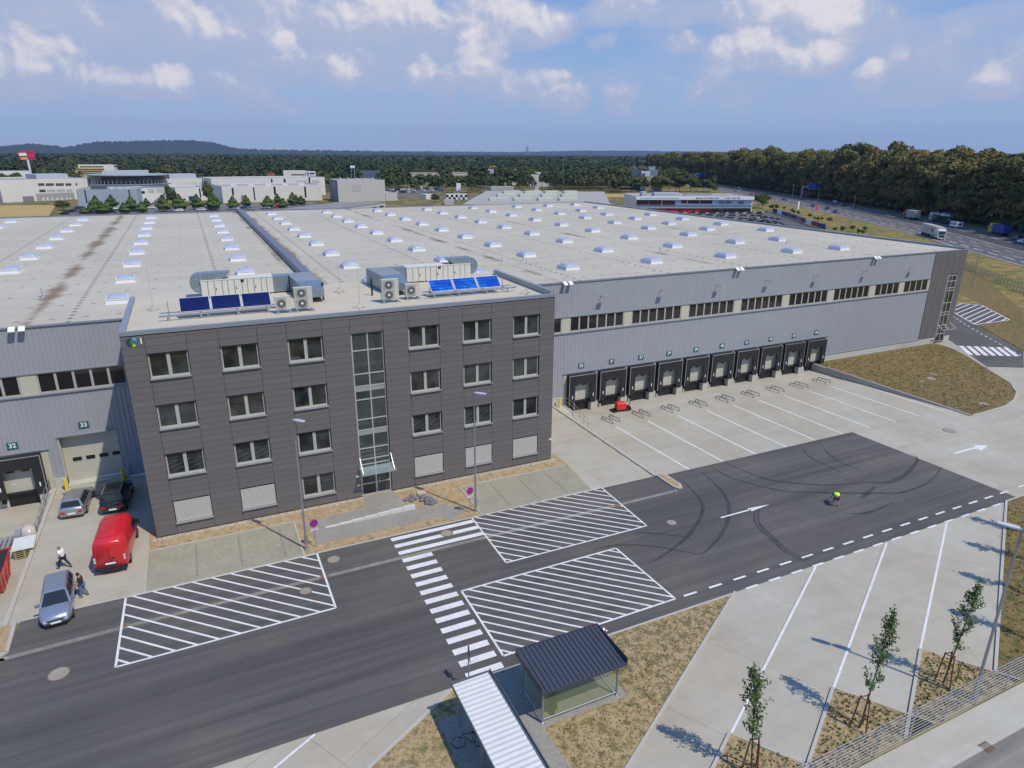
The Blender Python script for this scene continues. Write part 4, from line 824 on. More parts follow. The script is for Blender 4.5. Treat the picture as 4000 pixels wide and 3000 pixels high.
for x in (-7.8, 40.1, 63.45, 87.2):
    b = MB(); [b.loft([[(x+s-.22, HALLY-.55, 13.45), (x+s+.22, HALLY-.55, 13.45), (x+s+.22, HALLY-.1, 13.72), (x+s-.22, HALLY-.1, 13.72)], [(x+s-.22, HALLY-.58, 13.53), (x+s+.22, HALLY-.58, 13.53), (x+s+.22, HALLY-.1, 13.80), (x+s-.22, HALLY-.1, 13.80)]]) for s in (-.32, .32)]; child(b, 'floodlight', MT['white_paint'])
# rooflights
def m_dome():
    m, nt, b = new_mat('acrylic_dome'); b.inputs['Base Color'].default_value = (.38, .43, .55, 1); b.inputs['Roughness'].default_value = .2; b.inputs['Specular IOR Level'].default_value = .7; b.inputs['Subsurface Weight'].default_value = 0; return m
DOME = m_dome(); sk = MB(); w, l = .82, 1.05
sk.loft([[(-w-.12, -l-.12, 0), (w+.12, -l-.12, 0), (w+.12, l+.12, 0), (-w-.12, l+.12, 0)], [(-w, -l, .36), (w, -l, .36), (w, l, .36), (-w, l, .36)]], True); sk.box(-w-.05, w+.05, -l-.05, l+.05, .34, .46)
s0 = sk.build('rooflight', mat('rooflight_curb', (.66, .66, .68), .4), hall)
dm = MB(); rings = []
for i in range(5):
    a = i/4*.94; q = math.cos(a*math.pi/2)**.6; z = .46+.21*math.sin(a*math.pi/2)
    rings.append([((w-.04)*q*(abs(math.cos(u))**.35)*math.copysign(1, math.cos(u)), (l-.04)*q*(abs(math.sin(u))**.35)*math.copysign(1, math.sin(u)), z) for u in [2*math.pi*(k+.5)/20 for k in range(20)]])
dm.loft(rings); dm.build('dome', DOME, s0, True)
SKY = [(x, 19.7+11.05*k) for x in (-25, -13.4, -1.6, 10, 21.5, 33.2, 44.7, 56.6, 68.4, 80.2) for k in range(9)]
SKY = [s for s in SKY if not (s[0] < -13 and s[1] < (40 if s[0] > -20 else 95)) and not (s[0] == 10 and s[1] < 30)]
SKY += [(89, y) for y in (19.4, 30.8, 47.4, 58.4, 69.6, 80.4, 91.5, 108)]+[(97.7, y) for y in (42.2, 53.7, 65.2, 76.3, 97.9, 109.2)]
for k, (x, y) in enumerate(SKY):
    o = s0 if k == 0 else copy_tree(s0); o.location = (x+60, y-HALLY, 13.66)
# ================================================================ VEHICLES
def wheel(t, x, y, r, w=.2, side=1, paint=None):
    b = MB(); n = 18; X0, X1 = x-w/2, x+w/2
    b.loft([[(xx, y+rr*math.cos(6.2832*i/n), r+rr*math.sin(6.2832*i/n)) for i in range(n)] for xx, rr in ((X0, r*.9), (X0+.02, r), (X1-.02, r), (X1, r*.9))]); wo = b.build('wheel', MT['tyre'], t, False)
    xo = X1+.003 if side > 0 else X0-.003; b = MB(); c = []
    for k in range(5):
        a = 6.2832*k/5; c.append((a-.22, a+.22))
        b.poly([(xo, y+.12*r*math.cos(a-.6), r+.12*r*math.sin(a-.6)), (xo, y+r*.64*math.cos(a-.24), r+r*.64*math.sin(a-.24)), (xo, y+r*.64*math.cos(a+.24), r+r*.64*math.sin(a+.24)), (xo, y+.12*r*math.cos(a+.6), r+.12*r*math.sin(a+.6))])
    b.loft([[(xo-.002*side, y+rr*math.cos(6.2832*i/n), r+rr*math.sin(6.2832*i/n)) for i in range(n)] for rr in (r*.66, r*.56)], False); b.build('rim', MT['rim'], wo)
def car(L, Wd, H, body, green, paint, belt=.9, wb=(-1.3, 1.35), r=.31, rails=False, front_dark=True):
    """nose towards +Y. body = (y, z low, z high, half width) stations; green = y of rear base, rear top, front top, front base, roof half width"""
    t = empty('car', (0, 0, 0)); b = MB(); rings = []
    for y, z0, z1, w in body:
        rings.append([(-w*.90, y, z0), (-w, y, z0+.18), (-w, y, (z0+z1)/2+.05), (-w*.95, y, z1-.09), (-w*.80, y, z1), (0, y, z1+.02), (w*.80, y, z1), (w*.95, y, z1-.09), (w, y, (z0+z1)/2+.05), (w, y, z0+.18), (w*.90, y, z0), (0, y, z0)])
    b.loft(rings); bo = b.build('body', paint, t, True)
    for p in bo.data.polygons: p.use_smooth = True
    yr0, yr1, yf1, yf0, wt = green; w = Wd/2*.93; zb = belt; zt = H
    b = MB(); bb = [(-w, yr0, zb), (w, yr0, zb), (w, yf0, zb), (-w, yf0, zb)]
    tt = [(-wt, yr1, zt-.05), (wt, yr1, zt-.05), (wt*.97, yf1, zt-.05), (-wt*.97, yf1, zt-.05)]; t2 = [(-wt*.85, yr1+.12, zt), (wt*.85, yr1+.12, zt), (wt*.85, yf1-.15, zt), (-wt*.85, yf1-.15, zt)]
    b.loft([bb, tt, t2]); b.build('roof', paint, t)
    def lerp(p, q, u): return tuple(p[i]+(q[i]-p[i])*u for i in range(3))
    def pane(a, c, d, e, m0, m1, n, out, mb=None):
        """inset quad on face a(bl) c(br) d(tr) e(tl), between u=m0..m1"""
        A, B_ = lerp(a, c, m0), lerp(a, c, m1); D_, E_ = lerp(e, d, m1), lerp(e, d, m0)
        P = [lerp(A, E_, n[0]), lerp(B_, D_, n[0]), lerp(B_, D_, n[1]), lerp(A, E_, n[1])]
        mb.add([tuple(p[i]+out[i] for i in range(3)) for p in P], [(0, 1, 2, 3)])
    g = MB(); pane(bb[2], bb[3], tt[3], tt[2], .06, .94, (.04, .97), (0, .012, .008), g); g.build('windscreen', MT['glass'], t)
    g = MB(); pane(bb[0], bb[1], tt[1], tt[0], .08, .92, (.10, .92), (0, -.012, .008), g); g.build('rear_window', MT['glass'], t)
    for s, (a, c, d, e) in ((-1, (bb[3], bb[0], tt[0], tt[3])), (1, (bb[1], bb[2], tt[2], tt[1]))):
        g = MB()
        for m0, m1 in ((.10, .40), (.43, .70), (.73, .92)): pane(a, c, d, e, *( (m0, m1) if s < 0 else (1-m1, 1-m0)), (.08, .88), (s*.012, 0, .004), g)
        g.build('side_windows', MT['glass'], t)
    for y in wb:
        for s in (-1, 1): wheel(t, s*(Wd/2-.10), y, r, .2, s)
    yf, yb = body[-1][0], body[0][0]; wf = body[-1][3]; zf = body[-2][2]
    for s in (-1, 1):
        g = MB(); x0, x1 = sorted((s*wf*.98, s*wf*.60)); g.loft([[(x0, yf-.20, zf-.20), (x1, yf-.20, zf-.20), (x1, yf-.20, zf-.06), (x0, yf-.20, zf-.06)], [(x0, yf+.012, zf-.24), (x1, yf+.012, zf-.24), (x1, yf-.03, zf-.10), (x0, yf-.03, zf-.10)]]); g.build('headlight', MT['lens'], t)
        g = MB(); x0, x1 = sorted((s*body[0][3]*1.0, s*body[0][3]*.62)); g.box(x0, x1, yb-.012, yb+.1, body[0][2]-.30, body[0][2]-.13); g.build('tail_light', MT['tail'], t)
        g = MB(); x0, x1 = sorted((s*(Wd/2-.10), s*(Wd/2+.17))); g.box(x0, x1, yf0-.35, yf0-.22, belt-.04, belt+.12); g.build('wing_mirror', paint, t)
    g = MB(); g.box(-.26, .26, yb-.022, yb-.002, .42, .53); g.build('number_plate', MT['signwhite'], t); g = MB(); g.box(-.26, .26, yf+.002, yf+.022, .34, .45); g.build('number_plate', MT['signwhite'], t)
    g = MB(); g.box(-.42, .42, yf+.001, yf+.014, .50, .58); g.box(-.55, .55, yf+.001, yf+.012, .20, .28); g.build('grille', MT['black'], t)
    if rails:
        g = MB(); [g.tube([(s*(wt-.06), yr1+.1, H+.02), (s*(wt-.06), yf1-.3, H+.04)], .025, 6) for s in (-1, 1)]; g.build('roof_rails', MT['alu'], t)
    return t
HB = [(-2.10, .28, .80, .70), (-2.0, .22, .92, .84), (-1.3, .2, .93, .885), (0, .2, .93, .895), (.95, .2, .93, .885), (1.15, .2, .92, .88), (1.75, .22, .80, .84), (2.05, .26, .70, .70), (2.13, .3, .60, .60)]
def place(t, x, y, rz, lab, cat='car', group=None, z=0): t.location = (x, y, z); t.rotation_euler = (0, 0, rz); return tag(t, lab, cat, group)
golf = place(car(4.25, 1.79, 1.45, HB, (-2.02, -1.72, .10, .95, .62), MT['grey_car'], .92, r=.32), -5.72, 7.75, -.07, 'silver hatchback parked nose to the roller door, seen from behind', group='cars parked in the lane beside the office')
SV = [(-2.2, .34, .9, .78), (-2.1, .28, 1.02, .88), (-1.3, .26, 1.04, .92), (.95, .26, 1.04, .92), (1.2, .26, 1.02, .91), (1.9, .28, .92, .88), (2.2, .32, .8, .74), (2.27, .36, .68, .62)]
place(car(4.45, 1.85, 1.70, SV, (-2.1, -1.95, .15, 1.0, .66), MT['blackcar'], 1.02, (-1.35, 1.4), .36, True), -2.95, 7.3, -.07, 'black sport utility car in the shade between red van and roller door', group='cars parked in the lane beside the office')
AS = [(-2.2, .28, .80, .72), (-2.12, .22, .92, .82), (-1.3, .2, .93, .85), (.95, .2, .93, .85), (1.15, .2, .92, .85), (1.75, .22, .82, .80), (2.0, .26, .72, .68), (2.1, .3, .60, .60)]
place(car(4.25, 1.72, 1.42, AS, (-2.12, -1.98, .2, 1.05, .60), MT['silver'], .92, r=.30), -5.2, -6.25, math.pi+.08, 'blue-silver estate car at the edge of the drive, nose towards the road', group='cars parked in the lane beside the office')
def van():
    t = empty('van', (0, 0, 0)); b = MB(); rings = []
    for y, z0, z1, w, wt in [(-2.70, .40, 2.25, .92, .72), (-2.62, .32, 2.36, .97, .76), (-1.5, .30, 2.42, .99, .78), (.6, .30, 2.42, .99, .78), (1.25, .30, 2.34, .98, .75), (1.55, .30, 1.95, .98, .76)]:
        rings.append([(-w*.93, y, z0), (-w, y, z0+.25), (-w, y, 1.15), (-wt-.10, y, z1-.18), (-wt+.1, y, z1), (0, y, z1+.02), (wt-.1, y, z1), (wt+.10, y, z1-.18), (w, y, 1.15), (w, y, z0+.25), (w*.93, y, z0), (0, y, z0)])
    for y, z0, z1, w in [(2.05, .30, 1.22, .96), (2.50, .32, 1.06, .90), (2.70, .36, .80, .80)]:
        rings.append([(-w*.93, y, z0), (-w, y, z0+.22), (-w, y, z0+.42), (-w*.92, y, z1-.10), (-w*.8, y, z1), (0, y, z1+.02), (w*.8, y, z1), (w*.92, y, z1-.10), (w, y, z0+.42), (w, y, z0+.22), (w*.93, y, z0), (0, y, z0)])
    b.loft(rings); bo = b.build('body', MT['red'], t, True)
    g = MB(); g.add([(-.80, 1.60, 1.88), (.80, 1.60, 1.88), (.90, 2.06, 1.26), (-.90, 2.06, 1.26)], [(0, 1, 2, 3)], 0); g.xf(Matrix.Translation((0, .03, .02))); g.build('windscreen', MT['glass'], t)
    for s in (-1, 1):
        g = MB(); g.add([(s*1.0, .55, 1.22), (s*1.0, 1.85, 1.22), (s*.93, 1.5, 1.78), (s*.93, .55, 1.78)], [(0, 1, 2, 3)]); g.build('side_windows', MT['glass'], t)
        g = MB(); x0, x1 = sorted((s*.97, s*1.24)); g.box(x0, x1, 1.62, 1.76, 1.15, 1.48); g.build('wing_mirror', MT['black'], t)
        g = MB(); x0, x1 = sorted((s*.80, s*.93)); g.box(x0, x1, -2.735, -2.64, .95, 1.12); g.box(x0, x1, -2.735, -2.64, 1.18, 1.32); g.build('tail_light', MT['lens'], t)
        g = MB(); x0, x1 = sorted((s*.55, s*.88)); g.box(x0, x1, 2.50, 2.72, .70, .90); g.build('headlight', MT['lens'], t)
        for y in (-1.6, 1.75): wheel(t, s*.90, y, .34, .22, s)
    g = MB(); g.box(-.94, .94, -2.80, -2.66, .34, .60); g.box(-.5, .5, -2.84, -2.80, .30, .42); g.build('bumper', MT['dark'], t)
    g = MB(); g.box(-.30, .30, -2.74, -2.69, .74, .86); g.build('number_plate', MT['signwhite'], t); g = MB(); g.box(-.34, .34, -2.725, -2.68, .70, .90); g.build('plate_recess', MT['black'], t)
    g = MB(); g.box(-.012, .012, -2.715, -2.68, .62, 2.0); g.box(.10, .30, -2.73, -2.69, 1.12, 1.18); g.build('rear_door_gap', MT['black'], t)
    g = MB(); [g.box(-.62, .62, y, y+.03, 2.425, 2.45) for y in (-2.1, -1.2, -.3, .5)]; g.build('roof_ribs', MT['red'], t); return t
place(van(), -2.35, -.85, -.07, 'red high-roof panel van parked beside the office corner', 'van')

# ================================================================ PEOPLE
def skin(name, J, E_, m, parent, loc=None, sub=2):
    me = bpy.data.meshes.new(name); ks = list(J); me.from_pydata([J[k][0] for k in ks], [(ks.index(a), ks.index(b_)) for a, b_ in E_], [])
    o = bpy.data.objects.new(name, me); COL.objects.link(o); md = o.modifiers.new('s', 'SKIN'); md.use_smooth_shade = True
    sv = me.skin_vertices[0].data
    for i, k in enumerate(ks):
        rr = J[k][1]; sv[i].radius = rr if isinstance(rr, tuple) else (rr, rr)
        sv[i].use_root = (k == ks[0])
    if sub: sm = o.modifiers.new('u', 'SUBSURF'); sm.levels = sub; sm.render_levels = sub
    dg = bpy.context.evaluated_depsgraph_get(); dg.update(); m2 = bpy.data.meshes.new_from_object(o.evaluated_get(dg)); bpy.data.objects.remove(o)
    m2.name = name; m2.materials.clear(); m2.materials.append(m); m2.polygons.foreach_set('use_smooth', [True]*len(m2.polygons))
    o = bpy.data.objects.new(name, m2); COL.objects.link(o); o.parent = parent; return o
def person(x, y, rz, pose, skinm, top, bottom, hairm, lab, shorts=False, sleeves=True, vest=None, hair_len=1.):
    """pose: dict of joint positions (facing +Y, x to the person's right)"""
    t = empty('person', (x, y, 0), rz, label=lab, cat='person'); P = {k: Vector(v) for k, v in pose.items()}
    J = dict(pelvis=(P['pelvis'], (.15, .11)), chest=(P['chest'], (.17, .12)), neckb=(P['neck'], (.085, .08)), neck=(P['neck']+(P['head']-P['neck'])*.4, .058), head=(P['head'], (.078, .095)), crown=(P['crown'], (.060, .075)))
    E_ = [('pelvis', 'chest'), ('chest', 'neckb'), ('neckb', 'neck'), ('neck', 'head'), ('head', 'crown')]
    for s in 'lr':
        J['sh'+s] = (P['sh'+s], .062); J['el'+s] = (P['el'+s], .043); J['wr'+s] = (P['wr'+s], .028); d = (P['wr'+s]-P['el'+s]).normalized(); h = P['wr'+s]+d*.06; J['pa'+s] = (h, (.036, .022))
        E_ += [('chest', 'sh'+s), ('sh'+s, 'el'+s), ('el'+s, 'wr'+s), ('wr'+s, 'pa'+s)]
        a = d.cross(Vector((1, 0, 0)));
        if a.length < .2: a = d.cross(Vector((0, 1, 0)))
        a.normalize(); up = a.cross(d).normalized()
        for f in range(4):
            b0 = h+d*.035+a*(.026*(f-1.5)*.7); b1 = b0+d*(.035+.004*(f in (1, 2)))+up*.006; b2 = b1+d*.026+up*.014
            J['f%d%s' % (f, s)] = (b0, .010); J['g%d%s' % (f, s)] = (b1, .009); J['h%d%s' % (f, s)] = (b2, .007); E_ += [('pa'+s, 'f%d%s' % (f, s)), ('f%d%s' % (f, s), 'g%d%s' % (f, s)), ('g%d%s' % (f, s), 'h%d%s' % (f, s))]
        J['t'+s] = (h-d*.01+a*.042+up*.01, .011); J['u'+s] = (h+d*.03+a*.058+up*.018, .008); E_ += [('pa'+s, 't'+s), ('t'+s, 'u'+s)]
        J['hi'+s] = (P['hi'+s], .095); J['kn'+s] = (P['kn'+s], .062); J['an'+s] = (P['an'+s], .042); fd = Vector((P['toe'+s]-P['an'+s])); J['ball'+s] = (P['an'+s]+fd*.7, .038); J['toe'+s] = (P['toe'+s], .028)
        E_ += [('pelvis', 'hi'+s), ('hi'+s, 'kn'+s), ('kn'+s, 'an'+s), ('an'+s, 'ball'+s), ('ball'+s, 'toe'+s)]
    body = skin('body', J, E_, skinm, t)
    fwd = Vector(P['face']-P['head']).normalized(); upv = (P['crown']-P['head']).normalized(); rt = fwd.cross(upv).normalized()
    b = MB(); c = P['head']+upv*.055-fwd*.018; b.ball(c, .112, 12, 8, sc=(.86, .98, .95)); hb = b.build('hair', hairm, body, True) if hairm else None
    b = MB(); n = P['head']+fwd*.095+upv*.0; b.loft([[n+rt*.014-upv*.02, n-rt*.014-upv*.02, n+upv*.03], [n+fwd*.022-upv*.018, n+fwd*.021-upv*.018+rt*.002, n+fwd*.018-upv*.010]]); b.build('nose', skinm, body)
    for s in (-1, 1):
        b = MB(); b.ball(P['head']+fwd*.086+rt*s*.032+upv*.022, .012, 6, 4); b.build('eye', MT['black'], body)
        b = MB(); b.ball(P['head']+rt*s*.088+upv*.005, .026, 6, 4, sc=(.5, .8, 1.)); b.build('ear', skinm, body)
    b = MB(); q = P['head']+fwd*.092-upv*.042; b.ball(q, .02, 6, 4, sc=(1, .4, .3)); b.build('mouth', MT['tail'], body)
    # clothes
    K = dict(b=(P['pelvis']+(P['chest']-P['pelvis'])*-.18, (.185, .145)), m=(P['pelvis']+(P['chest']-P['pelvis'])*.4, (.19, .155)), c=(P['chest'], (.20, .145)), n=(P['neck'], (.10, .09)))
    F = [('b', 'm'), ('m', 'c'), ('c', 'n')]
    for s in 'lr':
        K['s'+s] = (P['sh'+s], .080); K['e'+s] = (P['sh'+s]+(P['el'+s]-P['sh'+s])*.72, .070); F += [('c', 's'+s), ('s'+s, 'e'+s)]
    skin('shirt', K, F, top, t)
    if vest:
        K = dict(b=(P['pelvis']+(P['chest']-P['pelvis'])*.10, (.205, .20)), m=(P['pelvis']+(P['chest']-P['pelvis'])*.55, (.21, .20)), c=(P['chest'], (.22, .20)), n=(P['neck'], (.13, .12)), l=(P['shl'], .10), r=(P['shr'], .10)); skin('safety_vest', K, [('b', 'm'), ('m', 'c'), ('c', 'n'), ('c', 'l'), ('c', 'r')], vest, t)
        K = dict(b=(P['pelvis']+(P['chest']-P['pelvis'])*-.12, (.20, .165)), c=(P['pelvis']+(P['chest']-P['pelvis'])*.12, (.212, .172))); skin('waistband', K, [('b', 'c')], MT['orange'], t)
    K = dict(p=(P['pelvis'], (.175, .135))); F = []
    for s in 'lr':
        K['h'+s] = (P['hi'+s], .112); F.append(('p', 'h'+s))
        if shorts: K['k'+s] = (P['hi'+s]+(P['kn'+s]-P['hi'+s])*.75, .095); F.append(('h'+s, 'k'+s))
        else: K['k'+s] = (P['kn'+s], .080); K['a'+s] = (P['an'+s]+(P['kn'+s]-P['an'+s])*.12, .068); F += [('h'+s, 'k'+s), ('k'+s, 'a'+s)]
    skin('shorts' if shorts else 'trousers', K, F, bottom, t)
    for s in 'lr':
        A, T = P['an'+s], P['toe'+s]; d = (T-A); d.z = 0; d.normalize(); K = dict(h=(Vector((A.x, A.y, A.z-.03))-d*.05, (.045, .045)), m=(Vector((A.x, A.y, A.z-.04))+d*.07, (.046, .04)), t=(T, (.042, .03))); skin('shoe', K, [('h', 'm'), ('m', 't')], MT['black'], t)
    return t
WALK = dict(pelvis=(0, 0, .90), chest=(0, .03, 1.24), neck=(0, .05, 1.42), head=(0, .10, 1.58), crown=(0, .09, 1.66), face=(0, .30, 1.54), shl=(-.19, .02, 1.36), shr=(.19, .02, 1.36), ell=(-.25, -.10, 1.10), elr=(.24, .02, 1.09), wrl=(-.24, .02, .88), wrr=(.20, .20, .94),
    hil=(-.09, 0, .86), hir=(.09, 0, .86), knl=(-.10, .22, .50), knr=(.10, -.14, .50), anl=(-.10, .34, .09), anr=(.10, -.42, .14), toel=(-.11, .53, .04), toer=(.11, -.27, .04))
person(-5.50, -1.50, R(62), WALK, MT['skin2'], MT['shirtw'], MT['trous'], None, 'bald man in a white shirt and dark trousers walking past the red van')
STAND = dict(WALK); STAND.update(elr=(.22, .10, 1.12), wrr=(.05, .24, 1.05), wrl=(-.38, .20, .95), ell=(-.30, .06, 1.12), knl=(-.10, .06, .48), anl=(-.12, .06, .09), toel=(-.15, .24, .04), knr=(.10, -.06, .48), anr=(.12, -.22, .10), toer=(.13, -.05, .04))
person(-3.98, -5.55, R(75), STAND, MT['skin'], MT['shirtb'], MT['jeans'], MT['hair'], 'man in a black T-shirt and blue jeans beside the blue-silver car')
BEND = dict(pelvis=(0, -.15, .80), chest=(0, .22, .96), neck=(0, .40, .94), head=(0, .54, .88), crown=(0, .60, .82), face=(0, .60, .70), shl=(-.19, .34, .92), shr=(.19, .34, .92), ell=(-.30, .30, .66), elr=(.26, .40, .64), wrl=(-.42, .26, .45), wrr=(.16, .52, .42),
    hil=(-.10, -.15, .76), hir=(.10, -.15, .76), knl=(-.16, .02, .42), knr=(.16, .04, .42), anl=(-.18, -.14, .09), anr=(.18, -.12, .09), toel=(-.20, .06, .04), toer=(.20, .08, .04))
person(48.75, -17.0, R(-48), BEND, MT['skin'], MT['shirtb'], MT['navy'], MT['hair'], 'crouching worker in a yellow safety vest and navy shorts on the open drive', shorts=True, vest=MT['hivis'])

# ================================================================ STREET FURNITURE
def lamp_post(x, y, h, heads, rz, lab, z=0, grp='lamp posts'):
    t = empty('street_lamp', (x, y, z), rz, label=lab, cat='street lamp', group=grp); b = MB(); b.tube([(0, 0, 0), (0, 0, 1.2), (0, 0, h)], .105, 10, .055); b.cyl((0, 0), .17, 0, .05, 12); b.box(.09, .115, -.05, .05, .5, 1.1); b.build('pole', MT['galv'], t)
    for s in heads:
        b = MB(); b.loft([[(s*.08, -.12, h-.02), (s*.08, .12, h-.02), (s*.08, .12, h+.06), (s*.08, -.12, h+.06)], [(s*.5, -.17, h+.0), (s*.5, .17, h+.0), (s*.5, .17, h+.09), (s*.5, -.17, h+.09)], [(s*1.0, -.13, h+.05), (s*1.0, .13, h+.05), (s*1.0, .13, h+.12), (s*1.0, -.13, h+.12)]]); b.build('lamp_head', mat('lamp_head_grey', (.50, .52, .55), .4) if 'lamp_head_grey' not in bpy.data.materials else bpy.data.materials['lamp_head_grey'], t)
    return t
lamp_post(9.55, -5.92, 9.8, (1,), R(-55), 'tall grey lamp post by the first no-stopping sign, left of the entrance')
lamp_post(22.36, -5.92, 9.8, (1,), R(-55), 'tall grey lamp post by the second no-stopping sign, right of the entrance')
lamp_post(38.30, -34.40, 10.0, (1, -1), R(128), 'large grey double-headed lamp post in the foreground behind the fence')
lamp_post(154.9, 38.5, 10.4, (1,), R(190), 'thin lamp post beside the road at the warehouse corner')
lamp_post(62.2, -22.6, 10.0, (1,), R(180), 'thin lamp post rising from the lawn at the right end of the drive') if False else None
def road_sign(x, y, lab, rz=0):
    t = empty('road_sign', (x, y, 0), rz, label=lab, cat='road sign', group='no-stopping signs'); b = MB(); b.tube([(0, 0, 0), (0, 0, 2.25)], .03, 8); b.build('post', MT['galv'], t)
    def disc(r, yy, m, nm, par): q = MB(); q.loft([[(r*math.cos(6.2832*i/28), yv, 1.92+r*math.sin(6.2832*i/28)) for i in range(28)] for yv in (yy, yy-.008)]); return q.build(nm, m, par)
    d = disc(.30, -.035, MT['redstripe'], 'disc', t); disc(.235, -.0435, MT['signblue'], 'blue_field', d)
    q = MB()
    for a in (45, 135):
        c, s = math.cos(R(a)), math.sin(R(a)); L_ = .25; w = .028; q.add([(c*L_-s*w, -.056, 1.92+s*L_+c*w), (-c*L_-s*w, -.056, 1.92-s*L_+c*w), (-c*L_+s*w, -.056, 1.92-s*L_-c*w), (c*L_+s*w, -.056, 1.92+s*L_-c*w)], [(0, 1, 2, 3)])
    q.build('red_cross', MT['redstripe'], d)
    q = MB(); q.box(-.29, .29, -.05, -.035, 1.33, 1.52); pl = q.build('plate', MT['signwhite'], t); q = MB(); q.box(-.29, .29, -.056, -.0505, 1.50, 1.52); q.box(-.29, .29, -.056, -.0505, 1.33, 1.35); q.build('plate_border', MT['redstripe'], pl)
    text('plate_text', 'Feuerwehrzufahrt', .075, (0, -.057, 1.425), (R(90), 0, 0), MT['black'], pl); return t
road_sign(10.18, -5.90, 'round blue and red no-stopping sign left of the stone steps', R(8)); road_sign(21.87, -5.97, 'round blue and red no-stopping sign at the right lamp post', R(8))
t = empty('crossing_sign', (15.11, -22.75, 0), R(80), label='grey back of a round sign on a post at the zebra crossing', cat='road sign'); b = MB(); b.tube([(0, 0, 0), (0, 0, 2.75)], .032, 8); b.build('post', MT['galv'], t)
b = MB(); b.loft([[(.30*math.cos(6.2832*i/24), yv, 2.32+.30*math.sin(6.2832*i/24)) for i in range(24)] for yv in (-.04, -.052)]); b.build('disc', MT['steel'], t); b = MB(); b.box(-.3, .3, -.05, -.038, 1.78, 1.93); b.build('plate', MT['steel'], t)
for x, y, lab in [(-6.92, 11.25, 'yellow bollard left of the roller door'), (-2.82, 11.43, 'yellow bollard right of the roller door, in the shade'), (39.35, 11.35, 'yellow bollard at the right corner of the office')]:
    b = MB(); b.tube([(0, 0, 0), (0, 0, 1.0), (0, 0, 1.03)], .115, 14); tag(b.build('bollard', MT['yellow'], loc=(x, y, 0)), lab, 'bollard', 'yellow bollards')
# lorry wheel guides in front of the docks
def guide():
    t = empty('wheel_guide', (0, 0, 0)); b = MB(); b.tube([(0, .95, 0), (0, .93, .26), (0, .80, .30), (0, -.80, .30), (0, -.93, .26), (0, -.95, 0)], .06, 8); b.tube([(0, .4, 0), (0, .4, .3)], .045, 6); b.build('tube_rail', MT['galv'], t)
    b = MB(); [b.box(-.12, .12, y-.12, y+.12, 0, .02) for y in (.95, -.95)]; b.build('foot_plate', MT['steel'], t); return t
g0 = guide(); first = True
for k in range(10):
    x = 42.95+k*3.94
    for s in ((0, 1) if k < 9 else (0, 1)):
        xx = x+s*1.02; yy = 7.2+(.12 if s else 0)
        if k == 9 and s == 1: continue
        g = g0 if first else copy_tree(g0); first = False
        g.location = (xx-.05*k*.0, yy, dz(yy)); tag(g, '%s tubular wheel guide of the %s dock bay from the left' % ('right' if s else 'left', ['first', 'second', 'third', 'fourth', 'fifth', 'sixth', 'seventh', 'eighth', 'ninth', 'tenth'][k]), 'wheel guide', 'wheel guides before the docks')
        g.rotation_euler = (R(-2.9), 0, R(2))
g = copy_tree(g0); g.location = (78.0, 7.4, dz(7.4)); tag(g, 'last tubular wheel guide, beside the mown bank', 'wheel guide', 'wheel guides before the docks')
def handrail(pts, lab, h=.95):
    t = empty('handrail', pts[0], label=lab, cat='handrail', group='dock handrails'); o = Vector(pts[0]); P = [Vector(p)-o for p in pts]; b = MB()
    for f in (h, h*.5): b.tube([(p.x, p.y, p.z+f) for p in P], .024, 6)
    b.build('rails', MT['galv'], t)
    for i, p in enumerate(P): b = MB(); b.tube([(p.x, p.y, p.z), (p.x, p.y, p.z+h)], .024, 6); b.build('post', MT['galv'], t)
handrail([(40.2, 11.7, .05), (40.15, 10.6, .05), (40.1, 9.5, .05), (40.08, 9.3, -.1), (40.05, 8.2, -.35), (40.02, 7.2, -.6), (40.0, 6.3, -.66)], 'galvanised stair handrail beside the first dock right of the office')
handrail([(-8.1, 11.8, .05), (-8.1, 10.5, .05), (-8.1, 9.2, .05), (-8.12, 8.9, -.1), (-8.12, 7.6, -.3), (-8.12, 6.4, -.5), (-8.12, 5.2, -.55)], 'galvanised stair handrail between left dock and lane')
b = MB(); [b.box(39.05, 40.15, 11.9-.34*k-.34, 11.9-.34*k, -.95, .0-.16*max(0, k-6)) for k in range(7, 12)]; b.box(39.05, 40.15, 9.5, 11.9, -1., .0); tag(b.build('dock_steps', MT['concrete']), 'concrete steps beside the first dock right of the office', 'steps')
# floor scrubber
c = G('G', 948, 1003, -.82); t = empty('floor_scrubber', (c.x, c.y, dz(c.y)), R(-8), label='red ride-on floor scrubber standing before the second dock', cat='floor scrubber')
b = MB(); b.prism([(-.75, -.38), (.35, -.42), (.42, .42), (-.75, .38)], .28, .95); b.loft([[(-.75, -.36, .95), (.3, -.38, .95), (.3, .38, .95), (-.75, .36, .95)], [(-.68, -.30, 1.05), (.15, -.30, 1.02), (.15, .30, 1.02), (-.68, .30, 1.05)]]); b.build('tank', MT['redp'], t)
b = MB(); b.box(-.85, 1.0, -.40, .40, .10, .28); b.box(.42, .95, -.34, .34, .28, .45); b.box(-1.25, -.85, -.5, .5, .04, .16); b.build('chassis', MT['black'], t)
b = MB(); b.tube([(.85, 0, .4), (.98, 0, 1.05)], .04, 8); b.tube([(.95, -.25, 1.08), (.98, 0, 1.12), (.95, .25, 1.08)], .025, 6); b.build('steering_column', MT['black'], t)
for s in (-1, 1): b = MB(); b.loft([[(.55+.17*math.cos(6.28*i/14), s*.40+yy, .17+.17*math.sin(6.28*i/14)) for i in range(14)] for yy in (-.05, .05)]); b.build('wheel', MT['tyre'], t)
b = MB(); b.cyl((.6, -.1), .36, .04, .10, 18); b.build('brush_disc', MT['steel'], t)
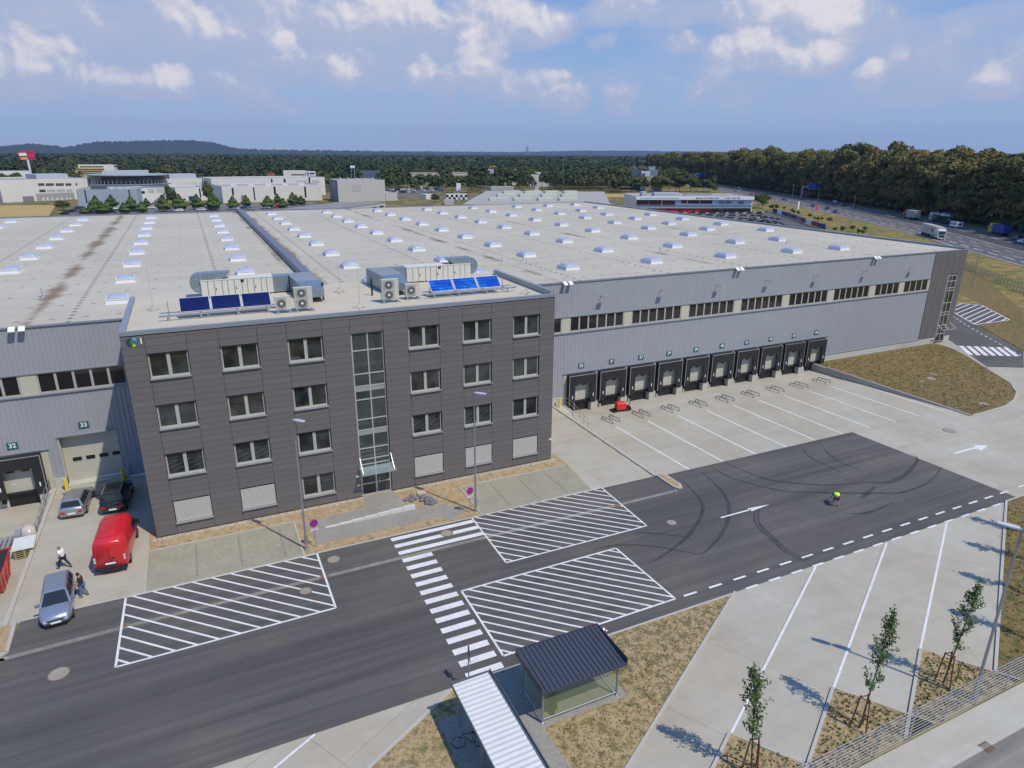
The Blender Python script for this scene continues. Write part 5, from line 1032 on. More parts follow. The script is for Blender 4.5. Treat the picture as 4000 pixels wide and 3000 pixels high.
# fence along the street
t = empty('fence', (18, -34.65, 0), label='grey double-rod mesh fence along the pavement in the foreground', cat='fence')
for k in range(26):
    x = k*2.5; b = MB(); b.box(x-.03, x+.03, -.03, .03, 0, 2.0); b.build('post', MT['galv'], t)
    if k < 25:
        b = MB()
        for i in range(10): b.box(x+.03, x+2.47, -.045, -.030, .06+i*.205, .078+i*.205)
        for i in range(25): xx = x+.05+i*.1; b.box(xx-.002, xx+.002, -.030, -.026, .04, 1.95)
        b.build('mesh_panel', mat('zinc_rods', (.50, .49, .47), .5) if 'zinc_rods' not in bpy.data.materials else bpy.data.materials['zinc_rods'], t)
# stone step wall, rocks and slab by the entrance
t = empty('stone_wall', (11.3, -3.55, 0), label='low pale stone block wall stepping up beside the entrance path', cat='stone wall')
for k in range(7): b = MB(); b.box(k*.985, k*.985+.965, -.11, .11, 0, .05+.052*k); b.build('stone_block', MT['white_paint'] if False else mat('pale_stone', (.58, .57, .53), .8) if 'pale_stone' not in bpy.data.materials else bpy.data.materials['pale_stone'], t)
ROCK = mat('grey_rock', (.17, .18, .20), .85, var=.25, scale=3, bump=.5)
rp = [(17.9, -2.1), (18.2, -1.9), (18.5, -1.7), (18.3, -2.4), (18.7, -2.2), (19.0, -1.9), (19.2, -2.3), (19.45, -2.0), (19.6, -2.5), (19.0, -2.7), (19.4, -2.9), (19.7, -3.1), (19.25, -3.3), (19.6, -3.5), (19.9, -3.4), (19.85, -2.8)]
for k, (x, y) in enumerate(rp):
    b = MB(); r = random.uniform(.16, .24); b.ball((0, 0, r*.6), r, 7, 5, sc=(1.1, .85, .75))
    for i, v in enumerate(b.v): b.v[i] = (v[0]*random.uniform(.8, 1.2), v[1]*random.uniform(.8, 1.2), max(0, v[2]*random.uniform(.8, 1.2)))
    tag(b.build('rock', ROCK, loc=(x, y, .0)), 'angular grey rock in the small heap by the stone wall', 'rock', 'rocks heaped by the stone wall')
b = MB(); b.prism([(19.1, -1.6), (19.75, -1.55), (19.8, -1.05), (19.1, -1.0)], 0, .08); tag(b.build('stone_slab', mat('sandy_slab', (.50, .42, .30), .8)), 'flat sandy slab lying behind the rock heap', 'slab')
# hydrant
c = G('E', 1890, 560); t = empty('hydrant', (c.x, c.y+.0, 0), label='red fire hydrant with silver cap behind the dark shelter', cat='hydrant'); b = MB(); b.tube([(0, 0, 0), (0, 0, .75)], .11, 12); b.cyl((0, 0), .17, .55, .78, 14, .16); b.build('body', MT['redp'], t); b = MB(); b.ball((0, 0, .80), .13, 12, 6, sc=(1, 1, .8)); b.cyl((0, 0), .03, .88, .98, 8); b.build('cap', MT['alu'], t)
for s in (-1, 1): b = MB(); b.tube([(s*.1, 0, .62), (s*.24, 0, .62)], .05, 10); b.build('outlet', MT['alu'], t)
# goods in the left dock yard
def yardz(y): return dz(y)
c = G('K', 215, 955, -.4); t = empty('pallet_stack', (c.x, c.y+.5, dz(c.y+.5)), R(4), label='stack of wooden pallets under pale sheets, in the left dock yard', cat='pallet stack', group='goods in the left dock yard')
for k in range(5):
    z = k*.145; b = MB(); [b.box(x-.06, x+.06, -.4, .9, z, z+.10) for x in (-.55, 0, .55)]; [b.box(-.61, .61, -.4+i*.29, -.28+i*.29, z+.10, z+.125) for i in range(5)]; b.build('pallet', MT['pallet'], t)
b = MB(); b.box(-.70, .62, -.45, 1.35, .73, .80); b.box(-.66, .58, -.40, 1.3, .80, .86); b.build('panel_sheets', mat('pale_sheet', (.62, .66, .66), .5), t)
c = G('K', 245, 800, -.4); t = empty('wrapped_goods', (c.x, c.y+.3, dz(c.y)), R(4), label='bulky goods wrapped in clear plastic film beside the retaining wall', cat='wrapped goods', group='goods in the left dock yard'); b = MB()
b.loft([[(-.35, -.35, .14), (.5, -.35, .14), (.52, .6, .14), (-.35, .6, .14)], [(-.36, -.38, .6), (.52, -.36, .6), (.5, .62, .6), (-.4, .62, .6)], [(-.28, -.25, 1.0), (.42, -.25, .98), (.42, .5, 1.05), (-.3, .5, 1.1)], [(-.1, 0, 1.12), (.2, 0, 1.08), (.2, .3, 1.12), (-.1, .3, 1.15)]]); b.build('film_wrap', mat('plastic_film', (.52, .45, .40), .18, bump=.6, fscale=7), t, True)
b = MB(); b.loft([[(-.85, -.3, .14), (-.38, -.3, .14), (-.38, .6, .14), (-.85, .6, .14)], [(-.82, -.2, .7), (-.4, -.2, .75), (-.4, .6, .85), (-.8, .6, .8)]]); b.build('grey_bundle', mat('grey_film', (.25, .27, .30), .25, bump=.6, fscale=6), t); b = MB(); b.box(-.72, -.4, -.38, -.30, .16, .55); b.build('cardboard_box', mat('cardboard', (.62, .38, .10), .8), t); b = MB(); [b.box(-.8, .55, y, y+.12, 0, .13) for y in (-.35, .1, .5)]; b.build('pallet', MT['pallet'], t)
c = G('K', 50, 880, -.3); b = MB(); [b.box(x-.09, x+.09, -1.1, 1.0, .45, .55) for x in (-.3, 0, .28)]; b.box(-.35, .35, -.8, -.7, 0, .45); b.box(-.35, .35, .7, .8, 0, .45); tag(b.build('metal_profiles', MT['alu'], loc=(c.x-.1, c.y+.4, dz(c.y)), ), 'white metal profiles lying on trestles at the left frame edge', 'metal profiles')
c = G('K', 55, 1240, -.15); t = empty('skip', (c.x-.95, c.y+1.1, dz(c.y)), R(2), label='red steel skip cut off by the left frame edge', cat='skip'); b = MB()
b.loft([[(-.8, -1.2, .1), (.8, -1.2, .1), (.8, 1.2, .1), (-.8, 1.2, .1)], [(-.95, -1.9, 1.5), (.95, -1.9, 1.5), (.95, 1.9, 1.5), (-.95, 1.9, 1.5)]], True); b.build('hull', MT['red'], t); b = MB()
b.box(-1.0, 1.0, -1.95, -1.85, 1.42, 1.55); b.box(-1.0, 1.0, 1.85, 1.95, 1.42, 1.55); [b.tube([(.93, y, 1.4), (.84, y*.7, .2)], .05, 6) for y in (-1.2, 0, 1.2)]; b.tube([(.92, -1.3, 1.35), (.85, 1.0, .3)], .05, 6); b.build('ribs', MT['red'], t); b = MB(); b.box(-.9, .9, -1.8, 1.8, 1.501, 1.53); b.build('load', MT['dark'], t)

# ================================================================ SHELTERS
m, nt, bb = new_mat('shelter_glass'); bb.inputs['Base Color'].default_value = (.36, .44, .22, 1); bb.inputs['Roughness'].default_value = .04; bb.inputs['Alpha'].default_value = .2; bb.inputs['Specular IOR Level'].default_value = .6; SG = m
DKROOF = mat('anthracite_sheet_roof', (.062, .070, .092), .45, .2); MT['galv2'] = MT['galv']
sheet('shelter_floor', [(16.9, -22.55), (22.3, -22.55), (22.3, -26.75), (17.45, -26.75), (17.45, -34.6), (15.9, -34.6), (15.9, -22.55)], PATH, .042)
sheet('shelter_floor', [(12.9, -24.3), (15.6, -24.3), (15.6, -34.6), (12.9, -34.6)], PATH, .040)
t = empty('smoking_shelter', (19.6, -25.35, 0), label='glass shelter with dark ribbed metal roof by the hatched box', cat='shelter'); ox, oy = 19.6, -25.35
x0, x1, y0, y1 = 17.5-ox, 21.8-ox, -26.45-oy, -24.25-oy; hz = lambda y: 2.33+(y-y0)*.085
b = MB(); n = 19; Xr = np.linspace(x0-.28, x1+.22, n+1)
prof = []
for i in range(n):
    a, c = Xr[i], Xr[i+1]; w = c-a; prof += [(a, .055), (a+w*.14, .055), (a+w*.22, 0), (a+w*.92, 0)]
prof.append((Xr[-1], .055)); ya, yb = y0-.42, y1+.28
b.loft([[(x, y, hz(y)+z) for x, z in prof]+[(x, y, hz(y)+z-.04) for x, z in prof[::-1]] for y in (ya, yb)]); b.box(x0-.30, x1+.24, yb, yb+.03, hz(yb)-.12, hz(yb)+.07); b.box(x0-.30, x1+.24, ya-.03, ya, hz(ya)-.10, hz(ya)+.02); b.box(x0-.31, x0-.28, ya, yb, hz(ya)-.06, hz(yb)+.07); b.box(x1+.22, x1+.25, ya, yb, hz(ya)-.06, hz(yb)+.07); b.build('roof', DKROOF, t)
for x, y in ((x0, y0), (x1, y0), (x0, y1), (x1, y1)): b = MB(); b.box(x-.045, x+.045, y-.045, y+.045, 0, hz(y)-.05); b.box(x-.09, x+.09, y-.09, y+.09, .04, .06); b.build('post', MT['galv'], t)
b = MB(); b.tube([(x0, y0, .22), (x1, y0, .22)], .035, 8); b.tube([(x0, y0, .22), (x0, y1, .22)], .03, 8); b.tube([(x1, y0, .22), (x1, y1, .22)], .03, 8); b.tube([(x0, y0, 2.25), (x1, y0, 2.25)], .03, 8); b.tube([(x0, y1, 2.4), (x1, y1, 2.4)], .03, 8); b.build('rails', MT['galv'], t)
for nm, q in (('front', (x0+.06, x1-.06, y0-.01, y0, .28, 2.2)), ('left', (x0-.0, x0+.01, y0+.06, y1-.06, .28, 2.25)), ('right', (x1-.01, x1+.0, y0+.06, y1-.06, .28, 2.25))): b = MB(); b.box(*q); b.build('glass_wall', SG, t)
# motor scooter under it
c = Vector((18.55, -25.55, 0)); t = empty('motor_scooter', c, R(-25), label='black motor scooter parked under the dark roofed shelter', cat='scooter')
for y in (-.62, .62): b = MB(); b.loft([[(xx, y+.24*math.cos(6.2832*i/16), .24+.24*math.sin(6.2832*i/16)) for i in range(16)] for xx in (-.06, .06)]); b.build('wheel', MT['tyre'], t)
b = MB(); b.loft([[(-.2, -.75, .35), (.2, -.75, .35), (.16, -.75, .7), (-.16, -.75, .7)], [(-.22, -.1, .3), (.22, -.1, .3), (.18, -.1, .72), (-.18, -.1, .72)], [(-.18, .1, .2), (.18, .1, .2), (.16, .1, .3), (-.16, .1, .3)], [(-.2, .45, .25), (.2, .45, .25), (.2, .4, .6), (-.2, .4, .6)], [(-.14, .62, .55), (.14, .62, .55), (.12, .5, 1.0), (-.12, .5, 1.0)]]); b.build('body', MT['blackcar'], t)
b = MB(); b.loft([[(-.15, -.7, .72), (.15, -.7, .72), (.12, -.7, .82), (-.12, -.7, .82)], [(-.16, -.05, .72), (.16, -.05, .72), (.12, -.08, .82), (-.12, -.08, .82)]]); b.build('seat', MT['dark'], t); b = MB(); b.tube([(-.32, .38, 1.03), (0, .45, 1.05), (.32, .38, 1.03)], .022, 6); b.build('handlebar', MT['steel'], t); b = MB(); b.ball((0, .60, .88), .08, 10, 6); b.build('headlight', mat('lit_lens', (.75, .62, .35), .1), t); b = MB(); b.ball((.12, .56, .45), .09, 8, 5, sc=(.6, .4, 1)); b.build('front_badge', MT['signwhite'], t)
# white roofed bicycle shelter running out of the frame
t = empty('bicycle_shelter', (14.45, -24.4, 0), label='long open shelter with white corrugated roof cut off by the bottom frame edge', cat='shelter'); L_ = 9.6; xa, xb = -.92, .92; zh = 2.42
b = MB(); n = 34; prof = []
for i in range(n*6+1): y = -L_+i*L_/(n*6); prof.append((y, .018*math.sin(2*math.pi*i/6)))
b.loft([[(x, y-.3, zh+z+(x-xa)*.03) for y, z in prof]+[(x, y-.3, zh+z-.02+(x-xa)*.03) for y, z in prof[::-1]] for x in (xa, xb)]); b.build('roof', mat('white_corrugated_sheet', (.60, .60, .585), .5), t)
b = MB(); b.box(xb+.0, xb+.17, -L_-.3, -.12, zh-.12, zh+.0); b.box(xb+.15, xb+.19, -L_-.3, -.12, zh-.12, zh+.09); b.box(xa-.05, xb+.19, -.29, -.20, zh-.10, zh+.09); b.box(xa-.05, xa, -L_-.3, -.29, zh-.12, zh+.01); b.build('gutter', mat('dark_gutter', (.09, .11, .13), .5), t)
for y in (-.55, -3.4, -6.3, -9.2):
    for x in (xa+.22, xb-.2): b = MB(); b.box(x-.045, x+.045, y-.045, y+.045, 0, zh-.05); b.build('post', MT['galv'], t)
t = empty('bicycle', (13.75, -26.3, .04), R(70), label='dark bicycle parked in the shade at the edge of the white roofed shelter', cat='bicycle')
for y in (-.52, .52):
    b = MB(); n = 22; P = [(0, y+.33*math.cos(6.2832*i/n), .34+.33*math.sin(6.2832*i/n)) for i in range(n+1)]; b.tube(P, .018, 5); w = b.build('wheel', MT['tyre'], t); b = MB()
    for i in range(0, n, 2): b.tube([(0, y, .34), P[i]], .003, 3)
    b.build('spokes', MT['alu'], w)
b = MB(); A, B_, C_, D_ = (0, -.52, .34), (0, -.08, .30), (0, -.2, .85), (0, .38, .85); [b.tube([p, q], .017, 6) for p, q in ((A, B_), (A, C_), (B_, C_), (C_, D_), (B_, D_), (D_, (0, .52, .34)), (D_, (0, .36, 1.0)))]; b.build('frame', MT['black'], t)
b = MB(); b.tube([(-.28, .33, 1.0), (0, .38, 1.0), (.28, .33, 1.0)], .014, 6); b.build('handlebar', MT['steel'], t); b = MB(); b.loft([[(-.07, -.32, .90), (.07, -.32, .90), (.07, -.32, .94), (-.07, -.32, .94)], [(-.02, -.08, .90), (.02, -.08, .90), (.02, -.08, .94), (-.02, -.08, .94)]]); b.build('saddle', MT['dark'], t)
# ================================================================ FOLIAGE
def m_leaf(name, cols, varscale=.35, rough=.8, objvar=True):
    """leaf colour drifting between given colours through the crown and from tree to tree"""
    m, nt, b = new_mat(name); t = NT(nt); n = t.noise(varscale, 3, .7); w = t.N.new('ShaderNodeTexWhiteNoise'); w.noise_dimensions = '3D'
    s = t.N.new('ShaderNodeVectorMath'); s.operation = 'SCALE'; t.L.new(t.P(), s.inputs[0]); s.inputs['Scale'].default_value = 1.
    oi = t.N.new('ShaderNodeObjectInfo'); r = oi.outputs['Random']
    f = t.math('ADD', t.ramp(n, .3, .7), t.math('MULTIPLY_ADD', r, .9, -.45)) if objvar else t.ramp(n, .3, .7)
    c = t.mix(t.ramp(f, 0., .55), cols[0], cols[1]); c = t.mix(t.ramp(f, .6, 1.15), c, cols[2]); t.L.new(c, b.inputs['Base Color']); b.inputs['Roughness'].default_value = rough; b.inputs['Specular IOR Level'].default_value = .12
    return m
def quads(name, C, Nn, S, mats, asp=.75, seed=0):
    """many small leaf-clump faces: centres C, facing Nn, size S"""
    r = np.random.default_rng(seed); n = len(C); Nn = Nn/np.maximum(np.linalg.norm(Nn, axis=1, keepdims=True), 1e-6)
    A = np.cross(Nn, r.normal(size=(n, 3))); A /= np.maximum(np.linalg.norm(A, axis=1, keepdims=True), 1e-6); B = np.cross(Nn, A)
    S = S[:, None]; j = lambda: r.uniform(.65, 1.25, (n, 1))
    V = np.stack([C-A*S*j()-B*S*asp*j(), C+A*S*j()-B*S*asp*j(), C+A*S*j()+B*S*asp*j(), C-A*S*j()+B*S*asp*j()], 1).reshape(-1, 3)
    me = bpy.data.meshes.new(name); me.vertices.add(4*n); me.vertices.foreach_set('co', V.astype(np.float32).ravel()); me.loops.add(4*n); me.loops.foreach_set('vertex_index', np.arange(4*n, dtype=np.int32))
    me.polygons.add(n); me.polygons.foreach_set('loop_start', np.arange(0, 4*n, 4, dtype=np.int32)); me.polygons.foreach_set('loop_total', np.full(n, 4, np.int32)); me.update(calc_edges=True)
    me.materials.append(mats); return me
def crown(H, W, zb, n, leaf, kind, seed):
    r = np.random.default_rng(seed); pts = []; nor = []
    if kind == 'cone':
        z = r.beta(1.3, 1.7, n)*(H-zb)+zb; f = (z-zb)/(H-zb); rad = W/2*np.where(f < .25, .62+1.5*f, 1.0-(f-.25)/.75*.97)*(1+.16*np.sin(f*21+seed)); a = r.uniform(0, 6.283, n); q = rad*np.sqrt(r.uniform(.45, 1.0, n))*(1+.12*np.sin(3*a+f*9))
        C = np.stack([q*np.cos(a), q*np.sin(a), z], 1); Nn = np.stack([np.cos(a), np.sin(a), np.full(n, .55)], 1)+r.normal(0, .45, (n, 3))
    else:
        L = 16 if kind == 'round' else 30; cs = []; zc = zb+(H-zb)*.55
        for i in range(L):
            d = r.normal(size=3); d /= np.linalg.norm(d); d[2] = d[2]*.9+.15; R_ = r.uniform(.45, .80)
            if kind == 'edge': d[2] = r.uniform(-1, .95); h = math.sqrt(max(.12, 1-d[2]**2)); a = r.uniform(0, 6.283); d[0], d[1] = h*math.cos(a), h*math.sin(a)
            cs.append((d[0]*W/2*R_, d[1]*W/2*R_, zc+d[2]*(H-zb)/2*R_*1.08, r.uniform(.20, .34)*W))
        cs = np.array(cs); k = r.integers(0, L, n); u = r.normal(size=(n, 3)); u /= np.linalg.norm(u, axis=1, keepdims=True); u[:, 2] = np.abs(u[:, 2])*.95-.25*(r.random(n) < .35)
        u /= np.linalg.norm(u, axis=1, keepdims=True); rr = cs[k, 3:4]*r.uniform(.72, 1.04, (n, 1)); C = cs[k, :3]+u*rr*np.array([1, 1, .80]); Nn = u+r.normal(0, .38, (n, 3))
        C[:, 2] = np.maximum(C[:, 2], zb*.6+.1)
    return C, Nn, np.full(n, leaf)*r.uniform(.6, 1.3, n)
LF = dict(hornbeam=m_leaf('hornbeam_leaves', [(.055, .095, .028), (.085, .135, .04), (.12, .165, .05)], .5), wood=m_leaf('woodland_leaves', [(.085, .095, .032), (.145, .135, .042), (.215, .15, .05)], .09),
          belt=m_leaf('belt_leaves', [(.045, .070, .028), (.070, .098, .034), (.11, .12, .04)], .2), young=m_leaf('young_tree_leaves', [(.07, .12, .035), (.10, .16, .05), (.15, .20, .08)], 1.2), bush=m_leaf('bush_leaves', [(.05, .075, .022), (.08, .11, .03), (.11, .13, .04)], .6))
def tree(name, H, W, zb, n, leaf, kind, mkey, seed, trunk=.22):
    t = empty(name, (0, 0, 0)); C, N_, S = crown(H, W, zb, n, leaf, kind, seed)
    o = bpy.data.objects.new('crown', quads('crown', C, N_, S, LF[mkey], seed=seed)); COL.objects.link(o); o.parent = t
    b = MB(); b.tube([(0, 0, 0), (.1, 0, H*.3), (0, .1, H*.62), (.05, 0, H*.9)], trunk, 7, trunk*.2); r = random.Random(seed)
    for k in range(6 if H > 5 else 4):
        a = r.uniform(0, 6.28); z = zb+(H-zb)*r.uniform(.05, .6); q = W*.36; b.tube([(0, 0, z), (q*.5*math.cos(a), q*.5*math.sin(a), z+q*.35), (q*math.cos(a), q*math.sin(a), z+q*.8)], trunk*.38, 5, trunk*.08)
    b.build('trunk', MT['bark'], t); return t
T_CONE = [tree('hornbeam_tree', 7.0, 5.2, .7, 2200, .24, 'cone', 'hornbeam', s) for s in (1, 2)]
T_WOOD = [tree('forest_tree', 27, 14.5, 1.0, 5200, .52, 'edge', 'wood', s, .38) for s in (11, 12, 13, 14)]
T_BELT = [tree('broadleaf_tree', 14, 10.5, 1.6, 1900, .52, 'round', 'belt', s, .25) for s in (21, 22, 23)]
T_BUSH = [tree('round_bush_tree', 4.2, 3.0, .9, 700, .20, 'round', 'bush', s, .08) for s in (31, 32)]
FIRST = set()
def plant(protos, k, x, y, s, sz=None, rz=None, **tags):
    p = protos[k % len(protos)]; new = p.name in FIRST; o = copy_tree(p) if new else p; FIRST.add(p.name); sz = sz or s
    o.location = (x, y, 0); o.rotation_euler = (0, 0, rz if rz is not None else random.uniform(0, 6.28)); o.scale = (s, s, sz); return tag(o, **tags)
# ---- young staked trees in the foreground
def young(x, y, H, lean, seed, lab, grp='young staked trees'):
    t = empty('young_tree', (x, y, .0), label=lab, cat='young tree', group=grp); r = random.Random(seed); tr = np.random.default_rng(seed)
    ax = lambda z: Vector((lean[0]*z/H, lean[1]*z/H, z)); b = MB(); b.tube([ax(z) for z in (0, 1.5, 3, 4.5, H*.97)], .045, 7, .010); C = []; NN = []
    for k in range(34):
        z = 1.9+(H-2.3)*(k/34)**.9; f = (z-1.9)/(H-1.9); L_ = (1.25*math.sin(math.pi*min(1, f*.9+.12))**.7)*(1-.55*f)*r.uniform(.55, 1.15); a = r.uniform(0, 6.28); p = ax(z); q = p+Vector((math.cos(a)*L_*.55, math.sin(a)*L_*.55, L_*.95))
        b.tube([p, p+(q-p)*.5+Vector((math.cos(a)*.05, math.sin(a)*.05, -.03)), q], .011, 4, .004)
        m = int(40*r.uniform(.3, 1.25)*(1.25-.35*f)); u = tr.uniform(.25, 1.05, m)[:, None]; c = np.array(p)+(np.array(q)-np.array(p))*u+tr.normal(0, .085, (m, 3)); C.append(c); NN.append(tr.normal(size=(m, 3))+np.array([0, 0, .6]))
    m = 90; u = tr.uniform(.80, 1.0, m); C.append(np.stack([lean[0]*u, lean[1]*u, H*u], 1)+tr.normal(0, .085, (m, 3))*np.array([1, 1, 1.3])); NN.append(tr.normal(size=(m, 3)))
    b.build('trunk', MT['bark'], t); C = np.concatenate(C); NN = np.concatenate(NN); o = bpy.data.objects.new('crown', quads('crown', C, NN, tr.uniform(.03, .06, len(C)), LF['young'], seed=seed)); COL.objects.link(o); o.parent = t
    for a in (.3, 2.4, 4.5): b = MB(); b.tube([(.42*math.cos(a), .42*math.sin(a), 0), (.24*math.cos(a), .24*math.sin(a), 1.95)], .035, 7); b.build('stake', MT['wood'], t)
    b = MB(); P = [(.25*math.cos(a), .25*math.sin(a), 1.85) for a in (.3, 2.4, 4.5)]
    for i in range(3): b.tube([P[i], P[(i+1) % 3]], .03, 6)
    b.build('crossbars', MT['wood'], t); return t
tp = [unp for unp in (G('l', 1800, 540, 5.9), G('F', 1100, 275, 6.3), G('F', 1845, 42, 6.1))]
for k, ((x, y), top, H, lab) in enumerate([((24.76, -32.9), tp[0], 5.9, 'young staked tree, leftmost of the three in front of the fence'), ((31.4, -33.2), tp[1], 6.3, 'young staked tree, middle one of three in front of the fence'), ((38.0, -33.0), tp[2], 6.1, 'young staked tree beside the large double-headed lamp')]):
    young(x, y, H, (top.x-x, top.y-y), 40+k, lab)
for k, (x, y) in enumerate([(56.5, -22.6), (52.7, -24.7), (48.5, -26.9), (44.0, -29.2)]): young(x+2.15, y-4.0, 6.5, (.1, .1), 50+k, 'young staked tree on the brown lawn right of the truck bays, outside the frame edge', 'young staked trees right of the bays')

# ================================================================ MOTORWAY
MED = smooth_curve([(120, -110), (165, -35), (196, 20), (229, 69.3), (259.3, 110.3), (293.1, 166.9), (316, 208), (342, 256), (372, 316), (402, 380), (436, 452), (500, 580), (580, 745), (700, 1000)], 6)
def off(pts, d):
    out = []
    for i, p in enumerate(pts):
        t = (pts[min(i+1, len(pts)-1)]-pts[max(i-1, 0)]).normalized(); out.append(Vector((p.x-t.y*-d*-1, p.y+t.x*-d*-1)) if False else Vector((p.x+t.y*d, p.y-t.x*d)))
    return out
def band(name, d0, d1, m, z, **k):
    a, c = off(MED, d0), off(MED, d1); b = MB()
    for i in range(len(MED)-1): b.quad((a[i].x, a[i].y, z), (c[i].x, c[i].y, z), (c[i+1].x, c[i+1].y, z), (a[i+1].x, a[i+1].y, z))
    b.f = [f[::-1] if (d1 < d0) else f for f in b.f]; return b.build(name, m, kind='structure')
HA = m_asphalt('motorway_asphalt', (.105, .10, .105), rot=R(-62))
band('motorway', -17.6, 16.2, HA, .02); band('verge', -60, -17.6, VERGE, .006); band('verge', 16.2, 27, VERGE, .006)
def arclen(pts):
    L = [0]
    for i in range(1, len(pts)): L.append(L[-1]+(pts[i]-pts[i-1]).length)
    return L
def at_s(pts, L, s):
    for i in range(1, len(pts)):
        if L[i] >= s: u = (s-L[i-1])/(L[i]-L[i-1]); return pts[i-1]+(pts[i]-pts[i-1])*u, (pts[i]-pts[i-1]).normalized()
    return pts[-1], (pts[-1]-pts[-2]).normalized()
b = MB()
for d, w in ((-2.0, .22), (2.0, .22), (-16.4, .28), (15.2, .25)): polyline(b, off(MED, d), w, .035)
for d, on, per, w in ((-5.7, 5, 12, .22), (-9.3, 5, 12, .22), (-12.9, 6, 9, .38), (5.7, 5, 12, .22), (9.3, 5, 12, .22), (12.6, 6, 9, .38)):
    P = off(MED, d); L = arclen(P); s = 0
    while s < L[-1]-10:
        p, _ = at_s(P, L, s); q, _ = at_s(P, L, s+on); line(b, p, q, w, .035); s += per
b.build('lane_markings', MT['road_paint'], kind='structure')
b = MB(); P = off(MED, 0)
for dd in (-.9, .9):
    Q_ = off(MED, dd)
    for i in range(len(Q_)-1): b.loft([[(Q_[k].x, Q_[k].y, z) for z in (.55, .85)]+[(Q_[k].x+.06, Q_[k].y+.06, z) for z in (.85, .55)] for k in (i, i+1)])
L = arclen(P); s = 0
while s < 1200:
    p, _ = at_s(P, L, s); [b.box(p.x+e-.06, p.x+e+.06, p.y-.06, p.y+.06, 0, .8) for e in (-.9, .9)]; s += 4
tag(b.build('crash_barrier', MT['steel']), 'double steel crash barrier along the middle of the motorway', 'crash barrier')
band('central_reserve', -1.4, 1.4, mat('reserve_soil', (.07, .06, .045), .95), .03)
def hdg(x, y, rev=False):
    best = min(range(len(MED)-1), key=lambda i: (MED[i]-Vector((x, y))).length); t = (MED[best+1]-MED[best]).normalized(); a = math.atan2(-t.x, t.y); return a+(math.pi if rev else 0)
def truck(cab, box, L_=13.6, H_=3.9, kind='box', tarp=None):
    t = empty('truck', (0, 0, 0)); b = MB(); b.loft([[(-1.22, 0, .5), (1.22, 0, .5), (1.22, 0, 3.3), (-1.22, 0, 3.3)], [(-1.24, 1.7, .4), (1.24, 1.7, .4), (1.22, 1.55, 3.2), (-1.22, 1.55, 3.2)], [(-1.18, 2.2, .4), (1.18, 2.2, .4), (1.12, 1.95, 2.9), (-1.12, 1.95, 2.9)]]); b.box(-1.1, 1.1, .1, 1.5, 3.2, 3.75); b.build('cab', cab, t)
    b = MB(); b.add([(-1.05, 2.24, 1.75), (1.05, 2.24, 1.75), (1.0, 2.08, 2.75), (-1.0, 2.08, 2.75)], [(0, 1, 2, 3)]); b.build('windscreen', MT['glass'], t); b = MB(); b.box(-.9, .9, 2.2, 2.235, .8, 1.3); b.build('grille', MT['black'], t)
    for s in (-1, 1):
        b = MB(); x0, x1 = sorted((s*1.235, s*1.26)); b.box(x0, x1, .5, 1.5, 1.8, 2.7); b.build('side_window', MT['glass'], t); b = MB(); x0, x1 = sorted((s*1.28, s*1.5)); b.box(x0, x1, 1.8, 1.95, 1.9, 2.7); b.build('wing_mirror', MT['whitecar'], t)
        b = MB(); x0, x1 = sorted((s*.75, s*1.1)); b.box(x0, x1, 2.2, 2.25, .65, .85); b.build('headlight', MT['lens'], t)
    y1 = -.45; y0 = y1-L_
    if kind == 'box': b = MB(); b.box(-1.27, 1.27, y0, y1, 1.05, H_); bo = b.build('trailer', box, t); b = MB(); b.box(-1.25, 1.25, y0+.1, y1-.1, H_, H_+.03); b.build('trailer_roof', tarp or box, bo)
    b = MB(); b.box(-.5, .5, y0+.2, 1.6, .75, 1.04); b.box(-1.2, 1.2, y0+4.5, y0+7.5, .45, .95); b.build('chassis', MT['black'], t)
    for y in (1.0, -1.9, y0+1.2, y0+2.5, y0+3.8):
        for s in (-1, 1): b = MB(); b.loft([[(s*1.1+xx, y+.5*math.cos(6.2832*i/14), .5+.5*math.sin(6.2832*i/14)) for i in range(14)] for xx in (-.15, .15)]); b.build('wheel', MT['tyre'], t)
    return t
def put(t, k, x, y, rev, lab, cat='truck', z=.02, dy=0, grp=None, dx=0):
    p = G(k, x, y); a = hdg(p.x, p.y, rev); f = Vector((-math.sin(a), math.cos(a))); s = Vector((f.y, -f.x)); t.location = (p.x+f.x*dy+s.x*dx, p.y+f.y*dy+s.y*dx, z); t.rotation_euler = (0, 0, a); return tag(t, lab, cat, grp)
CURT = mat('truck_curtain_white', (.50, .50, .47), .5, var=.1); CURG = mat('truck_tarp_greygreen', (.34, .36, .33), .6); TARPR = mat('truck_tarp_red', (.22, .035, .04), .6)
w = put(truck(MT['whitecar'], CURT, tarp=mat('tan_tarp_roof', (.38, .34, .26), .7)), 'a', 1030, 690, True, 'large white articulated lorry on the near carriageway, the nearest one', dy=-2.4, dx=.2)
b = MB(); b.cyl((0, 0), .75, 0, .02, 24); o = b.build('round_mark', MT['black'], w); o.matrix_local = Matrix.Translation((1.275, -3.3, 2.6)) @ Matrix.Rotation(R(90), 4, 'Y')
b = MB(); [b.box(1.272, 1.285, -9.4+k*.62, -9.0+k*.62, 2.55, 2.95) for k in range(5)]; b.build('faint_lettering', mat('faded_letters', (.38, .40, .38), .6), w)
w = put(truck(MT['red'], CURG, 7.5, 3.9), 'a', 540, 385, False, 'truck with red cab and grey-green box on the far carriageway', dy=0)
b = MB(); [b.box(-1.2+k*.5, -1.0+k*.5, -8.02, -7.96, 1.1, 3.8) for k in range(5)]; b.build('rear_ribs', mat('pale_yellow_ribs', (.55, .50, .30), .6), w)
w = put(truck(MT['black'], TARPR, 12, 3.9), 'S', 300, 597, False, 'truck with dark red tarpaulin beside the sign gantry', dy=6, dx=3)
